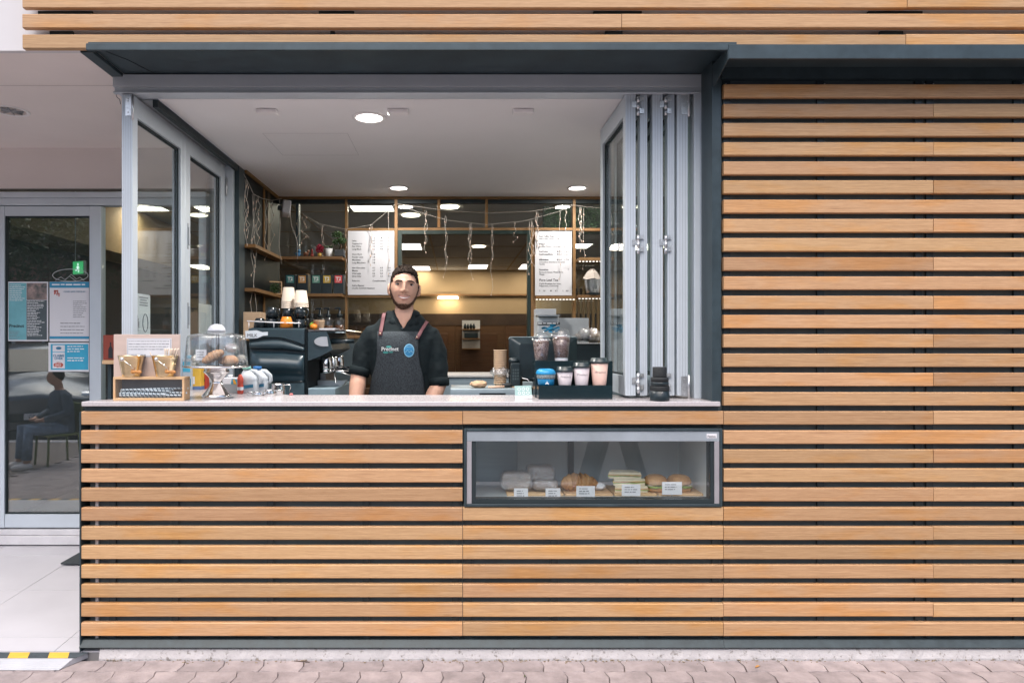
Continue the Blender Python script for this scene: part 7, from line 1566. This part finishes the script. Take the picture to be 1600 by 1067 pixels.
# seated person on a green chair on the pavement
sp = thing("seated_person", "person in dark jacket sitting on a green chair on the pavement", "person", (-4.45, -1.95, 0), rz=R(218), local=True)
b = MB(); b.ell((0, -.02, 1.17), (.078, .095, .115), 18, 14); b.tube([(0, .02, 1.08), (0, .03, 1.0)], .055, 12); b.loft([oval((0, .08, .44), .17, .13), oval((0, .08, .60), .165, .12), oval((0, .06, .80), .19, .12), oval((0, .05, .93), .18, .09), oval((0, .04, 1.0), .08, .06)], True, True)
for s in (-1, 1):
    b.tube([(s * .19, .05, .92), (s * .25, .02, .70), (s * .12, -.22, .62)], [.055, .048, .036], 12); b.ell((s * .09, -.26, .62), (.045, .05, .025), 10, 7); b.tube([(s * .09, .06, .48), (s * .11, -.38, .50), (s * .11, -.40, .10)], [.085, .065, .045], 12); b.ell((s * .11, -.46, .045), (.045, .12, .045), 12, 8)
bo2 = b.build("body", SKIN, sp); rm = bo2.modifiers.new("union", 'REMESH'); rm.mode = 'VOXEL'; rm.voxel_size = .014; rm.use_smooth_shade = True
b = MB(); b.ell((0, -.035, 1.165), (.070, .088, .098), 16, 12); b.build("face", SKIN, sp); b = MB(); b.ell((0, .0, 1.195), (.085, .10, .10), 16, 12); b.build("hair", HAIR, sp)
jk = MB(); jk.loft([oval((0, .08, .42), .178, .138), oval((0, .08, .60), .173, .128), oval((0, .06, .80), .198, .128), oval((0, .05, .94), .186, .096), oval((0, .04, 1.0), .086, .066)], True, True)
for s in (-1, 1): jk.tube([(s * .17, .05, .93), (s * .19, .05, .92), (s * .25, .02, .70), (s * .13, -.20, .622)], [.06, .064, .057, .046], 12)
jo = jk.build("jacket", mat("navy_jacket", (.07, .10, .14), .8, 0, .35, 12, bump=.4, bscale=20), sp); rm = jo.modifiers.new("union", 'REMESH'); rm.mode = 'VOXEL'; rm.voxel_size = .012; rm.use_smooth_shade = True
js = MB()
for s in (-1, 1): js.tube([(s * .09, .07, .48), (s * .11, -.38, .50), (s * .11, -.40, .13)], [.096, .076, .060], 12)
js.build("jeans", mat("blue_jeans", (.16, .22, .32), .85, 0, .4, 14), sp)
for s in (-1, 1): b = MB(); b.ell((s * .11, -.46, .045), (.052, .13, .052), 12, 8); b.build("shoe", PAINTW, sp)
gc = thing("green_chair", "olive green moulded chair under the seated person", "chair", (-4.45, -1.95, 0), rz=R(218), local=True); GC = mat("olive_plastic", (.16, .20, .05), .5)
MB().box(-.21, .21, -.20, .22, .40, .425, .01).build("seat", GC, gc); MB().box(-.20, .20, .225, .25, .43, .82, .01).build("backrest", GC, gc)
for a in ((-.18, -.17), (.18, -.17), (-.18, .2), (.18, .2)): MB().tube([(a[0], a[1], .40), (a[0] * 1.12, a[1] * 1.12, 0)], .016, 8).build("leg", GC, gc)
# sandwich board seen edge on
ab = thing("sandwich_board", "black sandwich board standing open on the pavement", "sign", (1.42, -3.25, 0)); 
for s in (-1, 1):
    M = Matrix.Translation((1.42, -3.25, 0)) @ Matrix.Rotation(s * R(16), 4, 'Y'); b = MB(); b.box(-.02, .02, -.3, .3, 0, .95, .004); b.xf(Matrix.Translation((s * .27, 0, 0)) @ Matrix.Translation((1.42, -3.25, 0)) @ Matrix.Rotation(-s * R(16), 4, 'Y')); b.build("panel", PLASTB, ab)
# buildings and trees across the road
BRICK = mat("street_brick", (.30, .17, .13), .85, 0, .25, 4); 
def house(x0, x1, h, m, lab, nwin):
    t = thing("street_building", lab, "building", ((x0 + x1) / 2, -15.5, 0)); MB().box(x0, x1, -22, -15, -.02, h).build("wall", m, t); MB().box(x0 - .1, x1 + .1, -22.1, -14.7, h, h + .3, .05).build("parapet", CONC, t)
    for k in range(nwin):
        xw = x0 + (k + .5) * (x1 - x0) / nwin
        for zz_ in (0.6, 3.9):
            if zz_ + 2 < h: w_ = MB().box(xw - .9, xw + .9, -15.06, -14.98, zz_, zz_ + 1.9, .02).build("window", CONC, t); MB().box(xw - .8, xw + .8, -14.979, -14.97, zz_ + .1, zz_ + 1.8).build("pane", CARG, w_)
house(-18, -5, 6.2, BRICK, "red brick two storey building across the road", 5); house(-4.6, 6, 4.0, mat("render_cream", (.52, .48, .42), .8, 0, .1, 2), "low cream shop building across the road", 4); house(6.5, 20, 6.5, mat("render_grey", (.35, .36, .37), .8, 0, .1, 2), "grey two storey building across the road", 5)
def tree(x, y, h, r, seed, lab):
    t = thing("street_tree", lab, "tree", (x, y, 0)); rr = random.Random(seed); MB().tube([(x, y, -.02), (x + .05, y, h * .3), (x - .05, y + .1, h * .55), (x, y, h * .8)], [.17, .13, .10, .04], 10).build("trunk", mat("bark", (.10, .06, .035)), t)
    b = MB()
    for k in range(16):
        a = rr.uniform(0, 6.283); q = rr.random() ** .5 * r * .7; cz = h * .72 + rr.uniform(-.35, .45) * r; b.join(foliage((x + q * math.cos(a), y + q * math.sin(a), cz), (r * .42, r * .42, r * .34), 260, .20, seed * 31 + k))
    b.build("crown", LEAF, t)
tree(-10.6, -12.3, 5.2, 2.5, 3, "leafy street tree before the brick building"); tree(-2.4, -12.8, 4.8, 1.7, 5, "leafy street tree before the cream shop"); tree(5.2, -12.6, 5.6, 2.1, 7, "leafy street tree before the grey building")

sp.scale = (.84, .84, .84); gc.scale = (.84, .84, .84)
for o in bpy.data.objects:
    if "_local" in o: del o["_local"]
